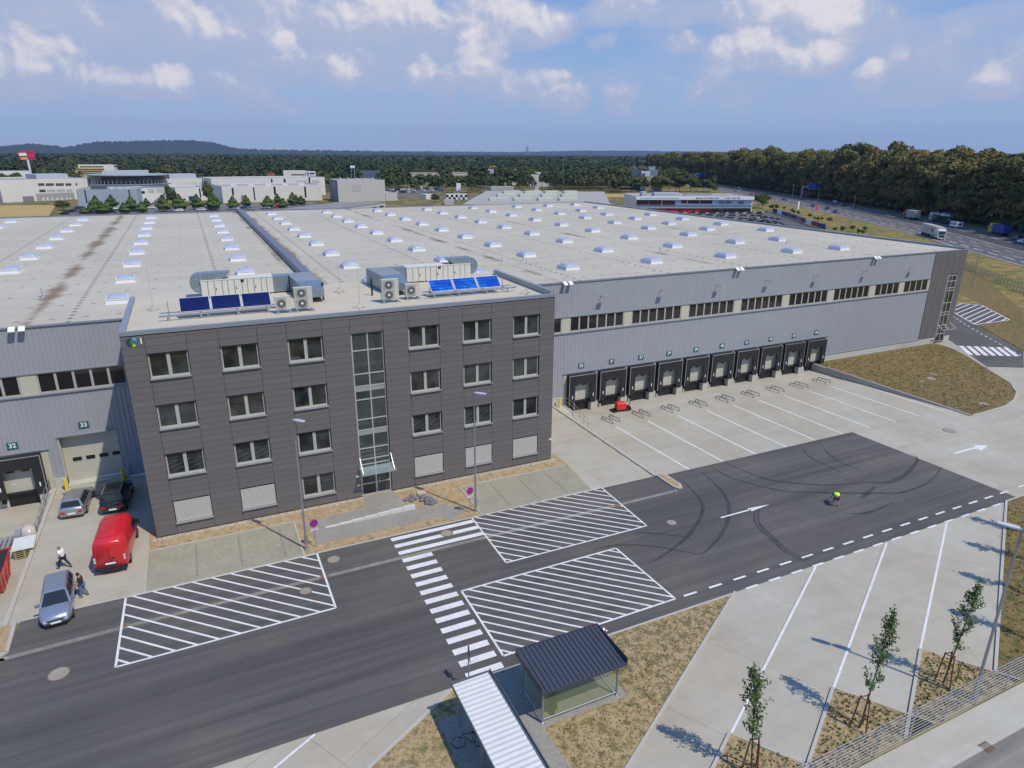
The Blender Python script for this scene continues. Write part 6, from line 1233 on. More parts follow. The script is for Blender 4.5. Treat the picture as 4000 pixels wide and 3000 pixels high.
w = put(truck(MT['black'], CURT, 8, 3.8), 'S', 180, 562, False, 'truck with pale green-white box beyond the red tarpaulin truck', dy=5, dx=-1); w = put(truck(MT['black'], mat('dark_tarp', (.09, .07, .08), .7), 8, 3.9), 'S', 120, 556, False, 'dark truck almost hidden behind the pale box truck', dy=9, dx=2.5)
# car transporter
w = put(truck(MT['whitecar'], CURT, 15, 3.9, kind='none'), 'a', 1100, 460, False, 'car transporter loaded with four cars on the far carriageway', dy=11, dx=0); b = MB(); b.box(-1.2, 1.2, -15.2, 1.4, 2.55, 2.68); b.box(-1.2, 1.2, -15.2, -.6, 1.05, 1.18); [b.box(s*1.18-.06, s*1.18+.06, y-.08, y+.08, 1.0, 2.6) for s in (-1, 1) for y in (-14.8, -11, -7.5, -4, -.8)]; b.build('decks', MT['bluecar'], w)
CP = {}
def carproto(key, paint):
    if key not in CP: CP[key] = car(4.3, 1.78, 1.45, HB, (-2.02, -1.72, .10, .95, .62), paint, .92); return CP[key]
    return copy_tree(CP[key])
PAINT = dict(white=MT['whitecar'], black=MT['blackcar'], blue=MT['bluecar'], silver=MT['silver'], grey=MT['grey_car'], red=MT['red'])
for k, (c, y, z) in enumerate([('silver', .3-3.0, 2.70), ('white', -7.2, 2.70), ('silver', -11.0, 2.70), ('blue', -13.2+.0, 2.70)][:3]+[('black', -13.0, 1.2)]):
    o = carproto(c, PAINT[c]); a = w.rotation_euler.z; f = Vector((-math.sin(a), math.cos(a))); o.location = (w.location.x+f.x*y, w.location.y+f.y*y, z); o.rotation_euler = (0, 0, a); tag(o, ['silver car loaded foremost on the car transporter', 'white car loaded second on the car transporter', 'silver car loaded rearmost on the upper transporter deck', 'black car on the lower transporter deck'][k], 'car', 'cars carried by the transporter')
t = empty('caravan', (0, 0, 0)); b = MB(); b.loft([[(-1.1, -2.9, .5), (1.1, -2.9, .5), (1.1, -3.0, 2.45), (-1.1, -3.0, 2.45)], [(-1.12, 2.6, .5), (1.12, 2.6, .5), (1.1, 2.2, 2.5), (-1.1, 2.2, 2.5)]]); b.build('body', MT['whitecar'], t); b = MB(); b.box(-.55, .55, -3.05, -2.99, 1.35, 1.95); b.box(-1.13, -1.10, -1.5, -.6, 1.3, 1.9); b.box(-1.13, -1.10, .5, 1.6, 1.3, 1.9); b.build('window', MT['glass'], t); b = MB(); [b.loft([[(s*1.0+xx, .33*math.cos(6.28*i/12), .33+.33*math.sin(6.28*i/12)) for i in range(12)] for xx in (-.1, .1)]) for s in (-1, 1)]; b.build('wheel', MT['tyre'], t)
put(t, 'a', 1250, 522, False, 'white caravan right behind the car transporter', 'caravan', dy=1.5)
w = put(truck(MT['yellow'], mat('deep_blue_container', (.01, .045, .26), .5), 8, 3.6), 'a', 1850, 620, False, 'truck with yellow cab and deep blue container at the right frame edge', dy=3.5)
CARS = [('S', 2150, 968, False, 'black', 'black car near the right frame edge on the far carriageway'), ('S', 2190, 995, False, 'white', 'white car cut by the right frame edge on the far carriageway'), ('S', 585, 733, True, 'blue', 'dark blue car, nearest of the dark cars below the gantry'), ('S', 515, 702, True, 'black', 'dark car, second of the dark cars below the gantry'),
        ('S', 390, 680, True, 'black', 'dark car partly behind the red flagpole'), ('S', 140, 626, True, 'blue', 'small dark car left of the gantry leg on the near carriageway'), ('S', 645, 672, False, 'black', 'black car with bright reflection on the far carriageway below the gantry'), ('S', 580, 645, False, 'white', 'white van-like car under the right gantry leg'),
        ('Q', 2070, 580, True, 'red', 'reddish car beyond the kart hall, leftmost of a close pair'), ('Q', 2112, 580, True, 'blue', 'dark car with bright windscreen beside the reddish car'), ('Q', 1942, 552, True, 'grey', 'grey car farther along the near carriageway'), ('Q', 1965, 524, False, 'white', 'white vehicle at the far bend of the motorway')]
for k, x, y, rev, c, lab in CARS: put(carproto(c, PAINT[c]), k, x, y, rev, lab, 'car', grp='cars on the motorway')
# sign gantries
def gantry(pl, pr, zt_, signs, lab):
    t = empty('sign_gantry', (pl.x, pl.y, 0), label=lab, cat='sign gantry', group='motorway sign gantries'); v = Vector((pr.x-pl.x, pr.y-pl.y)); Ln = v.length; a = math.atan2(v.y, v.x); t.rotation_euler = (0, 0, a)
    for x in (0, Ln): b = MB(); b.box(x-.35, x+.35, -.35, .35, 0, zt_); b.build('leg', MT['galv'], t)
    b = MB(); b.box(-.3, Ln+.3, -.5, -.35, zt_-.15, zt_); b.box(-.3, Ln+.3, .35, .5, zt_-.15, zt_); b.box(-.3, Ln+.3, -.5, .5, zt_+1.1, zt_+1.2); x = 0
    while x < Ln: b.box(x-.06, x+.06, -.48, .48, zt_, zt_+1.1); x += 1.6
    b.build('beam', MT['galv'], t)
    for (x0, x1, z0, z1, lines) in signs:
        b = MB(); b.box(x0, x1, -.75, -.6, z0, z1); s = b.build('sign_board', MT['blue'], t); b = MB(); e = .12
        for q in ((x0+e, x1-e, z0+e, z0+2*e), (x0+e, x1-e, z1-2*e, z1-e), (x0+e, x0+2*e, z0+2*e, z1-2*e), (x1-2*e, x1-e, z0+2*e, z1-2*e)): b.box(q[0], q[1], -.77, -.751, q[2], q[3])
        b.build('border', MT['signwhite'], s)
        for (tx, tz, sz, w_) in lines: text('lettering', tx, sz, ((x0+x1)/2+w_, -.77, z0+(z1-z0)*tz), (R(90), 0, 0), MT['signwhite'], s)
pl, pr = G('S', 285, 615), G('S', 650, 610); D_ = (Vector(pr[:2])-Vector(pl[:2])).length; zb_ = height(pl, 'b', 1010, 238)
# measured on the gantry's own vertical plane
def onv(p, q, k, x, y):
    d = ray(k, x, y); n = Vector((-(q.y-p.y), q.x-p.x, 0)); t = (p-CAM).dot(n)/d.dot(n); w_ = CAM+t*d; return (Vector(w_[:2])-Vector(p[:2])).dot((Vector(q[:2])-Vector(p[:2])).normalized()), w_.z
a0, a1, c0, c1 = onv(pl, pr, 'b', 1128, 268), onv(pl, pr, 'b', 1398, 145), onv(pl, pr, 'b', 1472, 270), onv(pl, pr, 'b', 1572, 148)
gantry(pl, pr, zb_, [(a0[0], a1[0], a0[1], a1[1], [('Trier   Köln', .68, 1.0, 0), ('Frankfurt a.M.', .46, .9, 0), ('↓    ↓    ↓', .16, 1.0, 0)]), (c0[0], c1[0], c0[1], c1[1], [('Sindorf', .78, .8, 0), ('Kerpen', .60, .8, 0), ('Süd', .42, .8, 0), ('↗', .18, .9, -.5)])], 'steel gantry with a wide and a narrow blue sign over the near motorway')
p2, p3 = G('Q', 1555, 470), G('Q', 1770, 465); z2 = height(p3, 'Q', 1770, 408); a0, a1, c0, c1, e0, e1 = [onv(p2, p3, 'Q', *q) for q in ((1582, 420), (1660, 390), (1670, 418), (1695, 390), (1698, 418), (1728, 390))]
gantry(p2, p3, z2, [(a0[0], a1[0], a0[1], a1[1], []), (c0[0], c1[0], c0[1], c1[1], []), (e0[0], e1[0], e0[1], e1[1], [])], 'distant steel gantry with three blue signs at the far bend')
c = G('S', 2200, 950); b = MB(); b.box(-.06, .06, -.06, .06, 0, 1.6); b.box(-.8, .8, -.12, -.06, 1.4, 3.2); tag(b.build('direction_board', MT['blue'], loc=(c.x+3, c.y+3, 0)), 'blue board on a post at the right frame edge', 'road sign')

# ================================================================ FOREST RIGHT OF THE MOTORWAY
FE = off(MED, 25); LE = arclen(FE); n = 0; s = 70.; rf = random.Random(5)
while s < LE[-1]-40 and n < 286:
    p, tt = at_s(FE, LE, s); nr = Vector((tt.y, -tt.x)); far = s > 700
    for row, dd in enumerate((0, 9, 19) if not far else (0, 12)):
        if n >= 286: break
        q = p+nr*(dd+rf.uniform(-2, 2))+tt*rf.uniform(-3, 3); sc = rf.uniform(.86, 1.14); plant(T_WOOD, n, q.x, q.y, sc, sc*(rf.uniform(.86, 1.02)+.05*row), rf.uniform(0, 6.28), label='tall forest tree in the dense wood edge along the motorway', cat='tree', group='trees of the forest edge along the motorway'); n += 1
    s += 8.2 if not far else 13
NF = n
# the wood behind that edge, and the wooded plain to the horizon: far-off woods that read as one mass
EXCL = []
def wood(name, P, H, Wd, nq, leaf, mk, lab, seed, zlow=.45):
    r = np.random.default_rng(seed); n = len(P); u = r.normal(size=(n, nq, 3)); u /= np.linalg.norm(u, axis=2, keepdims=True); u[:, :, 2] = np.abs(u[:, :, 2])*1.0-.15
    sc = r.uniform(.75, 1.25, (n, 1, 1)); Hh = (H*r.uniform(.8, 1.12, (n, 1))); C = np.empty((n, nq, 3)); rad = r.uniform(.7, 1.05, (n, nq, 1))
    C[:, :, :2] = P[:, None, :2]+u[:, :, :2]*rad*Wd/2*sc; C[:, :, 2] = Hh*(1-zlow)+u[:, :, 2]*rad[:, :, 0]*Hh*zlow; C = C.reshape(-1, 3)
    me = quads(name, C, u.reshape(-1, 3)+r.normal(0, .35, (n*nq, 3)), np.repeat(leaf*sc[:, 0, 0], nq)*r.uniform(.7, 1.3, n*nq), LF2[mk], seed=seed); o = bpy.data.objects.new(name, me); COL.objects.link(o); return tag(o, lab, 'woodland', None, 'stuff')
LF2 = dict(wood=m_leaf('deep_wood_leaves', [(.070, .080, .028), (.12, .112, .036), (.20, .135, .045)], .045, objvar=False), plain=m_leaf('plain_wood_leaves', [(.032, .050, .026), (.048, .068, .030), (.085, .086, .034)], .012, objvar=False))
r = np.random.default_rng(9); pts = []
for dd in np.arange(30, 190, 9.):
    Q_ = off(MED, 25+dd); LQ = arclen(Q_); s = 0
    while s < LQ[-1]-5: p, _ = at_s(Q_, LQ, s); pts.append((p.x+r.normal(0, 2), p.y+r.normal(0, 2))); s += 9.5
band('forest_floor', 26, 240, mat('forest_floor_soil', (.055, .042, .022), .95, var=.3, scale=.2), .03)
up_ = [(p.x+r.normal(0, 1.), p.y+r.normal(0, 1.)) for dd in (-2.5, 2, 7) for p in [at_s(off(MED, 25+dd), arclen(off(MED, 25+dd)), s)[0] for s in np.arange(60, 1150, 4.2)]]
wood('undergrowth', np.array(up_), 5.5, 6, 34, .55, 'wood', 'low dark undergrowth along the foot of the forest edge', 63, .5)
wood('forest', np.array(pts), 27, 12, 46, 1.15, 'wood', 'dense mixed forest behind the trees along the motorway', 61, .36)
def sector(r0, r1, sp, a0=-17, a1=68):
    out = []; rr = r0
    while rr < r1:
        st = sp*max(1, rr/1400.); a = math.radians(a0)+random.random()*.01
        while a < math.radians(a1): q = rr+random.uniform(-.5, .5)*st; out.append((CAM.x+q*math.sin(a), CAM.y+q*math.cos(a))); a += st/rr*random.uniform(.8, 1.2)
        rr += st*.95
    return out
# clearings for buildings: (direction angle window, nearest distance, farthest distance kept open)
def az_of(k, x, y): d = ray(k, x, y); return math.degrees(math.atan2(d.x, d.y))
CLEAR = []
def keep(x, y):
    dx, dy = x-CAM.x, y-CAM.y; D = math.hypot(dx, dy); a = math.degrees(math.atan2(dx, dy))
    best = min(((m_.x-x)**2+(m_.y-y)**2) for m_ in MED[::3]); sd = 0
    if best < 75**2: return False
    for a0, a1, d0, d1 in CLEAR:
        if a0 < a < a1 and d0 < D < d1: return False
    return True
MATG = {}
def gm(nm, col, **k):
    if nm not in MATG: MATG[nm] = mat(nm, col, **k)
    return MATG[nm]
# ================================================================ BUILDINGS BEYOND
def facade(name, kL, kR, top, depth, wall, lab, dist=None, roofm=None, par=.5, cat='building', kind=None):
    """box building: front base corners on two sight lines (on the ground, or at a given distance), top from a sight line"""
    pL = G(*kL) if dist is None else AT(kL[0], kL[1], kL[2], dist[0]); pR = G(*kR) if dist is None else AT(kR[0], kR[1], kR[2], dist[1]); pL.z = pR.z = 0
    Hh = height(pL, *top) if top[0] != 'h' else top[1]; v = Vector((pR.x-pL.x, pR.y-pL.y)); Ln = v.length; a = math.atan2(v.y, v.x)
    t = empty(name, (pL.x, pL.y, 0), a, label=lab, cat=cat); b = MB(); b.box(0, Ln, 0, depth, 0, Hh-par); bo = b.build('walls', wall, t); b = MB(); w = .35
    b.box(0, Ln, 0, w, Hh-par, Hh); b.box(0, Ln, depth-w, depth, Hh-par, Hh); b.box(0, w, w, depth-w, Hh-par, Hh); b.box(Ln-w, Ln, w, depth-w, Hh-par, Hh); b.build('parapet', wall, t)
    b = MB(); b.box(w, Ln-w, w, depth-w, Hh-par, Hh-par+.05); b.build('roof', roofm or gm('far_roof', (.33, .31, .28)), t)
    F = dict(t=t, pL=pL, pR=pR, L=Ln, H=Hh, depth=depth)
    def win(k, x0, y0, x1, y1, m=None, name='window', d=.06, split=0):
        u0, z1 = onv(pL, pR, k, x0, y0); u1, z0 = onv(pL, pR, k, x1, y1); u0, u1 = sorted((max(.1, min(Ln-.1, u0)), max(.1, min(Ln-.1, u1)))); z0 = max(.05, min(z0, z1-.2)); z1 = min(z1, Hh-.05)
        b = MB()
        if split:
            w_ = (u1-u0)/split; [b.box(u0+i*w_, u0+(i+.86)*w_, -d, 0, z0, z1) for i in range(split)]
        else: b.box(u0, u1, -d, 0, z0, z1)
        return b.build(name, m or MT['glass'], t)
    F['win'] = win; return F
CREAM = gm('cream_render', (.66, .64, .585), var=.08, scale=.05); GREYR = gm('grey_render', (.45, .44, .41), var=.08, scale=.05); BLUEG = gm('blue_grey_render', (.33, .38, .44), var=.06, scale=.05); WHITEW = gm('white_render', (.68, .67, .63), var=.06, scale=.05); SLATE = gm('slate_blue_panel', (.10, .13, .19), var=.1)
PANEW = gm('white_blind_pane', (.55, .58, .60))
A_ = facade('office_hall', ('N', 30, 655), ('N', 840, 640), ('n', 430, 480), 46, CREAM, 'long cream office hall at the far left, with rows of windows', dist=(462, 480))
for q in [(468, 525, 552, 555), (562, 525, 670, 555), (685, 525, 792, 555), (805, 525, 885, 553), (932, 522, 955, 552)]: A_['win']('n', *q, split=5 if q[0] < 900 else 0)
for q in [(482, 603, 567, 633)]: A_['win']('n', *q, split=5)
for q in [(577, 602, 688, 632), (697, 600, 805, 630), (817, 598, 897, 628)]: A_['win']('n', *q, m=gm('dull_pane', (.42, .43, .42)))
for x in (520, 570, 630, 690, 750, 812, 852): A_['win']('n', x, 700, x+34, 745, m=PANEW)
A_['win']('n', 440, 655, 935, 757, m=gm('grey_base', (.33, .33, .33)), name='grey_base', d=.03); A_['win']('n', 275, 688, 430, 765, m=gm('dark_gate', (.20, .21, .23)), name='gate')
def roofbox(F, u0, u1, v0, v1, h, m, nm='rooftop_plant'): b = MB(); b.box(F['L']*u0, F['L']*u1, F['depth']*v0, F['depth']*v1, F['H']-.45, F['H']+h); b.build(nm, m, F['t'])
roofbox(A_, .50, .85, .3, .6, 2.2, gm('plant_grey', (.42, .46, .50)))
B_ = facade('blue_grey_hall', ('N', 685, 692), ('N', 1203, 662), ('N', 665, 532), 34, BLUEG, 'plain blue-grey hall with dark glazed stair strips, left of centre', dist=(403, 399))
B_['win']('n', 1035, 608, 1083, 768, split=0); B_['win']('n', 1580, 600, 1612, 690)
for k_ in range(3): roofbox(B_, .55+.14*k_, .58+.14*k_, .1, .18, .6, MT['whitecar'], 'roof_dome')
roofbox(B_, .2, .42, .2, .5, 1.4, gm('plant_dark', (.08, .09, .10)))
C_ = facade('cream_annexe', ('N', 1210, 662), ('N', 1440, 640), ('N', 1215, 522), 30, CREAM, 'cream annexe with an outside stair beside the blue-grey hall', dist=(416, 422)); C_['win']('n', 1725, 622, 1790, 650); C_['win']('n', 1820, 592, 1908, 640, m=gm('dull_pane', (.42, .43, .42))); C_['win']('n', 1925, 590, 2025, 638, m=gm('dull_pane', (.42, .43, .42)))
u0, z0 = onv(C_['pL'], C_['pR'], 'n', 1860, 735); u1, z1 = onv(C_['pL'], C_['pR'], 'n', 2030, 640); b = MB(); b.loft([[(u0, -1.2, 0), (u0, -.1, 0), (u0, -.1, .3), (u0, -1.2, .3)], [(u1, -1.2, z1-.6), (u1, -.1, z1-.6), (u1, -.1, z1+.2), (u1, -1.2, z1+.2)]]); b.build('outside_stair', gm('stair_grey', (.16, .18, .20)), C_['t'])
# round glass drum
cc = AT('n', 1598, 500, 484); rad = 21.8; t = empty('round_glass_building', (cc.x, cc.y, 0), label='round glass building with overhanging disc roof behind the halls', cat='building'); zd = height(cc, 'n', 1598, 408)-.6; b = MB(); b.cyl((0, 0), rad, 0, zd-4.6, 48); b.build('drum', gm('drum_metal', (.28, .31, .35), metal=.4, rough=.35), t)
b = MB(); b.cyl((0, 0), rad-.5, zd-4.6, zd, 48); b.build('glazing', MT['glass'], t); b = MB(); b.cyl((0, 0), rad+.3, zd-.0, zd+.5, 48); b.build('disc_roof', gm('disc_grey', (.30, .35, .40)), t); b = MB(); b.cyl((0, 0), rad+.4, zd-5.0, zd-4.6, 48); [b.box((rad+.05)*math.cos(a)-.1, (rad+.05)*math.cos(a)+.1, (rad+.05)*math.sin(a)-.1, (rad+.05)*math.sin(a)+.1, zd-4.6, zd-2.6) for a in np.linspace(0, 6.283, 60)]; b.box(-rad, rad, -.1, .1, zd-2.7, zd-2.6); b.build('rings', gm('disc_grey', (.30, .35, .40)), t); b = MB(); b.box(-13, 11, -6, 6, zd+.5, zd+2.6); b.build('penthouse', gm('plant_grey', (.42, .46, .50)), t)
D_ = facade('white_box_hall', ('N', 1528, 632), ('N', 1815, 628), ('e', 690, 418), 26, WHITEW, 'white cube hall with a dark doorway between hornbeam trees', dist=(436, 440)); D_['win']('e', 870, 540, 972, 612, m=MT['bluecar'], name='gate'); D_['win']('e', 1018, 428, 1058, 560); D_['win']('e', 800, 572, 832, 598)
E_ = facade('rear_cream_block', ('e', 500, 470), ('e', 1240, 465), ('e', 500, 292), 30, CREAM, 'long cream block behind the white cube hall', dist=(476, 486))
for q in [(555, 349, 580, 358), (595, 349, 620, 358)]: E_['win']('e', *q)
for q in [(725, 336, 752, 370), (805, 335, 878, 368), (910, 334, 1000, 368), (1018, 333, 1095, 366)]: E_['win']('e', *q, m=PANEW)
roofbox(E_, .22, .75, .2, .5, 2.6, gm('plant_grey', (.42, .46, .50)))
F_ = facade('cream_hall_row', ('N', 1932, 655), ('P', 575, 640), ('N', 1920, 503), 34, gm('warm_white_render', (.64, .62, .575)), 'long pale hall with four dark glazed strips, behind the tree row', dist=(411, 423))
for q in [('e', 1490, 420, 1530, 525), ('e', 1797, 412, 1838, 600), ('e', 2095, 405, 2132, 520), ('c', 250, 405, 290, 512), ('c', 690, 400, 730, 556)]: F_['win'](*q)
for k_ in range(5): roofbox(F_, .1+.17*k_, .16+.17*k_, .12, .25, .4, MT['whitecar'], 'roof_dome')
F_['win']('e', 1625, 528, 1718, 600, m=gm('dark_gate', (.20, .21, .23)), name='gate')
G_ = facade('rear_hall_row', ('e', 1222, 500), ('c', 1000, 440), ('e', 1230, 285), 30, gm('warm_white_render', (.64, .62, .575)), 'pale hall range with small square windows behind the long hall', dist=(458, 476))
for q in [('e', 1610, 325, 1700, 355), ('e', 1720, 325, 1760, 352), ('e', 1795, 325, 1862, 355), ('e', 1890, 322, 2035, 352)]: G_['win'](*q, m=PANEW, split=2)
for q in [('c', 578, 312, 734, 348), ('c', 812, 310, 915, 350)]: G_['win'](*q, m=gm('dull_pane', (.42, .43, .42)), split=4)
for q in [('c', 395, 290, 430, 355), ('c', 752, 265, 785, 360), ('c', 212, 290, 243, 358)]: G_['win'](*q)
H_ = facade('tall_grey_block', ('P', 716, 645), ('P', 1122, 652), ('P', 706, 452), 24, gm('pale_grey_render', (.50, .49, .46), var=.05, scale=.05), 'windowless tall grey block with blue-grey side wall beyond the roof', dist=(405, 411)); H_['win']('P', 828, 488, 912, 546, m=gm('pale_panel', (.44, .43, .41)), name='wall_panel', d=.08)
b = MB(); b.box(-.12, -.01, 0, H_['depth'], 0, H_['H']); b.build('side_cladding', gm('blue_grey_clad', (.13, .165, .22)), H_['t']); b = MB(); b.box(-.2, -.12, 8, 10, H_['H']-5, H_['H']-1.5); b.box(-.2, -.12, 15, 16, H_['H']-4, H_['H']-2); b.build('window', MT['glass'], H_['t'])
for k_ in range(5): roofbox(H_, .1+.17*k_, .14+.17*k_, .3, .4, .9, gm('plant_grey', (.42, .46, .50)), 'roof_vent')
facade('low_annexe', ('P', 1126, 660), ('P', 1224, 664), ('P', 1130, 560), 16, gm('pale_grey_render', (.50, .49, .46)), 'low grey annexe at the right side of the tall grey block', dist=(413, 415))
# curved low roof just beyond the warehouse
P1, P2, P3, P4 = G('c', 340, 728, 6.5), G('c', 1240, 618, 6.5), G('c', 1862, 624, 6.5), G('c', 1200, 712, 6.5); ctr = (P1+P2+P3+P4)/4; t = empty('low_roof_hall', (ctr.x, ctr.y, 0), label='low hall with dull grey roof and three dark windows, just beyond the warehouse roof', cat='building')
b = MB(); pp = [(p.x-ctr.x, p.y-ctr.y) for p in (P1, P4, P3, P2)]; b.prism(pp, 0, 6.0); b.build('walls', gm('pale_grey_render', (.50, .49, .46)), t); b = MB(); b.prism(pp, 6.0, 6.5); b.build('roof', gm('dull_grey_roof', (.24, .23, .21), var=.2, scale=.2), t)
b = MB(); v = Vector(pp[2])-Vector(pp[1]); nn = Vector((v.y, -v.x)).normalized()*.06
for u0, u1 in ((.50, .60), (.68, .78), (.85, .95)): a = Vector(pp[1])+v*u0; c = Vector(pp[1])+v*u1; b.loft([[(a.x+nn.x, a.y+nn.y, z), (c.x+nn.x, c.y+nn.y, z), (c.x-nn.x, c.y-nn.y, z), (a.x-nn.x, a.y-nn.y, z)] for z in (3.6, 5.2)])
b.build('window', MT['black'], t)
# farther buildings half hidden by trees
def far(nm, kL, kR, top, dist, m, lab, depth=18, wins=(), H0=None):
    F = facade(nm, kL, kR, top, depth, m, lab, dist=(dist, dist)); a0, a1 = az_of(*kL), az_of(*kR); CLEAR.append((a0-.15, a1+.15, dist-(150 if dist > 545 else 25), dist+depth+12))
    for q in wins: F['win'](*q[:5], **(q[5] if len(q) > 5 else {}))
    return F
YEL = gm('yellow_render', (.52, .40, .18)); far('yellow_office_block', ('n', 935, 430), ('n', 1300, 420), ('n', 935, 335), 640, YEL, 'yellow office block with three rows of windows at the far left', 20, [('n', 960, 350, 1290, 362, dict(split=14)), ('n', 960, 374, 1290, 385, dict(split=14)), ('n', 960, 398, 1290, 408, dict(split=14))])
far('yellow_block_attic', ('n', 970, 345), ('n', 1410, 330), ('n', 970, 298), 664, WHITEW, 'pale attic storey range behind the yellow office block', 16, [('n', 985, 312, 1280, 330, dict(split=12))])
far('control_tower', ('n', 1385, 400), ('n', 1460, 400), ('n', 1385, 300), 670, gm('tower_grey', (.36, .42, .42)), 'small grey tower block with a mast at the end of the yellow building', 10, [('n', 1390, 310, 1455, 325)])
far('white_flat_hall', ('n', -30, 450), ('n', 370, 430), ('n', 0, 385), 520, WHITEW, 'low white hall behind the dark trees at the far left frame edge', 30)
far('white_shop', ('c', 398, 260), ('c', 720, 250), ('c', 400, 178), 560, WHITEW, 'white flat shop building among trees left of centre', 22, [('c', 510, 222, 700, 240, dict(split=5))]); far('white_frame_house', ('c', 722, 262), ('c', 862, 250), ('c', 722, 186), 556, MT['whitecar'], 'white house with open frames beside the white shop', 14, [('c', 735, 195, 760, 245), ('c', 775, 200, 845, 225, dict(split=2))])
far('dark_glass_showroom', ('c', 1500, 262), ('c', 1812, 255), ('c', 1500, 182), 600, SLATE, 'dark glass showroom half hidden in trees right of the white board', 20); far('red_kiosk', ('c', 165, 275), ('c', 275, 268), ('c', 165, 212), 540, gm('dull_red', (.32, .10, .09)), 'small dull red kiosk among bushes left of the white shop', 8)
far('apartment_row', ('d', 0, 275), ('d', 430, 270), ('d', 0, 200), 640, gm('brown_white_render', (.42, .37, .31)), 'row of brown and white flats between trees, left one of two', 14, [('d', 20, 225, 410, 245, dict(split=9, m=WHITEW))]); far('apartment_row', ('d', 590, 270), ('d', 880, 262), ('d', 590, 195), 640, gm('brown_white_render', (.42, .37, .31)), 'row of brown and white flats between trees, right one of two', 14, [('d', 610, 220, 860, 238, dict(split=7, m=WHITEW))])
far('white_hall', ('d', 1300, 235), ('d', 1390, 230), ('d', 1300, 155), 620, WHITEW, 'small bright white hall left of a dark gap, under the orange sign', 14); far('white_hall', ('d', 1470, 235), ('d', 1558, 230), ('d', 1470, 156), 620, WHITEW, 'small bright white hall, rightmost of the white halls amid trees', 14); far('white_hall', ('d', 1130, 225), ('d', 1215, 225), ('d', 1130, 150), 620, gm('blue_white_render', (.50, .55, .60)), 'pale blue-white hall, leftmost of the white halls amid trees', 14)
far('cream_villa', ('d', 1750, 330), ('d', 1860, 320), ('d', 1750, 235), 520, CREAM, 'cream villa with dark window between the round tree crowns', 12, [('d', 1755, 282, 1795, 318)]); far('pale_flats', ('d', 1735, 260), ('d', 2010, 250), ('d', 1735, 190), 600, WHITEW, 'low pale flats behind the cream villa', 12)
far('slate_block', ('k', 235, 185), ('k', 385, 185), ('k', 240, 55), 560, SLATE, 'dark slate hotel block rising from the trees', 22); far('white_block', ('k', 380, 200), ('k', 508, 195), ('k', 385, 72), 550, MT['whitecar'], 'white central part of the slate hotel', 10, [('k', 395, 100, 445, 140, dict(m=SLATE))]); far('blue_grey_block', ('k', 490, 190), ('k', 622, 180), ('k', 490, 52), 572, gm('slate_light', (.22, .27, .33)), 'grey-blue right wing of the slate hotel with a raised sign box', 14); far('sign_box', ('k', 490, 100), ('k', 585, 100), ('k', 490, 2), 580, gm('sign_box_blue', (.30, .38, .44)), 'tall pale blue sign box above the slate hotel', 4); far('peach_block', ('k', 440, 250), ('k', 680, 240), ('k', 440, 140), 540, gm('peach_render', (.55, .43, .33)), 'peach coloured low front range of the slate hotel', 8)
# boards, masts, towers
def board(nm, k, x0, y0, x1, y1, yb, dist, m, lab, cat='sign', posts=1, parts=()):
    c = AT(k, (x0+x1)/2, yb, dist); c.z = 0; a = math.atan2(-(c.x-CAM.x), (c.y-CAM.y)); sc = dist/ (FPX*(ZS[k][2] if k in ZS else 2.212))*1.0; w = (x1-x0)*sc*1.02; z1, z0 = height(c, k, (x0+x1)/2, y0), height(c, k, (x0+x1)/2, y1)
    t = empty(nm, (c.x, c.y, 0), a, label=lab, cat=cat); b = MB(); b.box(-w/2, w/2, -.4, .4, z0, z1); bo = b.build('board', m, t); b = MB(); [b.tube([(px_, 0, 0), (px_, 0, z0)], w*.08 if posts == 1 else .12, 8) for px_ in ([0] if posts == 1 else (-w*.35, w*.35))]; b.build('pole', MT['whitecar'], t)
    for (fx0, fx1, fz0, fz1, mm) in parts: b = MB(); b.box(-w/2+w*fx0, -w/2+w*fx1, -.5, -.401, z0+(z1-z0)*fz0, z0+(z1-z0)*fz1); b.build('sign_field', mm, bo)
    CLEAR.append((az_of(k, x0, yb)-.1, az_of(k, x1, yb)+.1, max(0, dist-150), dist+8)); return t
board('pylon_sign', 'N', 222, 200, 312, 275, 405, 700, gm('sign_dark_red', (.42, .02, .05)), 'tall white pylon with red, white and orange advertising boards at the far left', parts=[(.02, .98, .84, .99, MT['redstripe']), (.04, .50, .45, .80, MT['signwhite']), (.04, .50, .35, .44, MT['green_sign']), (.10, .52, .02, .30, gm('sign_orange', (.75, .40, .05))), (.55, .97, .30, .75, gm('sign_pink', (.55, .03, .16)))])
board('billboard', 'c', 1366, 100, 1426, 140, 210, 520, MT['signwhite'], 'white board with blue lower edge standing above the treetops', posts=2, parts=[(0, 1, 0, .25, gm('teal_blue', (.05, .25, .45)))])
board('sign_tower', 'd', 678, 352, 737, 470, 510, 395, MT['signwhite'], 'upright white sign tower with blue foot beside the chequered shed', parts=[(0, 1, 0, .10, MT['signblue']), (.6, .95, .2, .32, gm('teal_blue', (.05, .25, .45)))])
board('orange_sign', 'd', 1158, 104, 1238, 140, 165, 640, gm('sign_orange', (.75, .40, .05)), 'orange sign above the pale halls right of centre', posts=2)
def mast(k, x, y0, y1, dist, r0, lab, nm='mast', m=None):
    c = AT(k, x, y1, dist); c.z = 0; h = height(c, k, x, y0); b = MB(); b.tube([(0, 0, 0), (0, 0, h)], r0, 6, r0*.4); tag(b.build(nm, m or MT['steel'], loc=(c.x, c.y, 0)), lab, 'mast')
mast('Q', 440, 192, 415, 520, .35, 'tall thin mast rising above the trees right of centre')
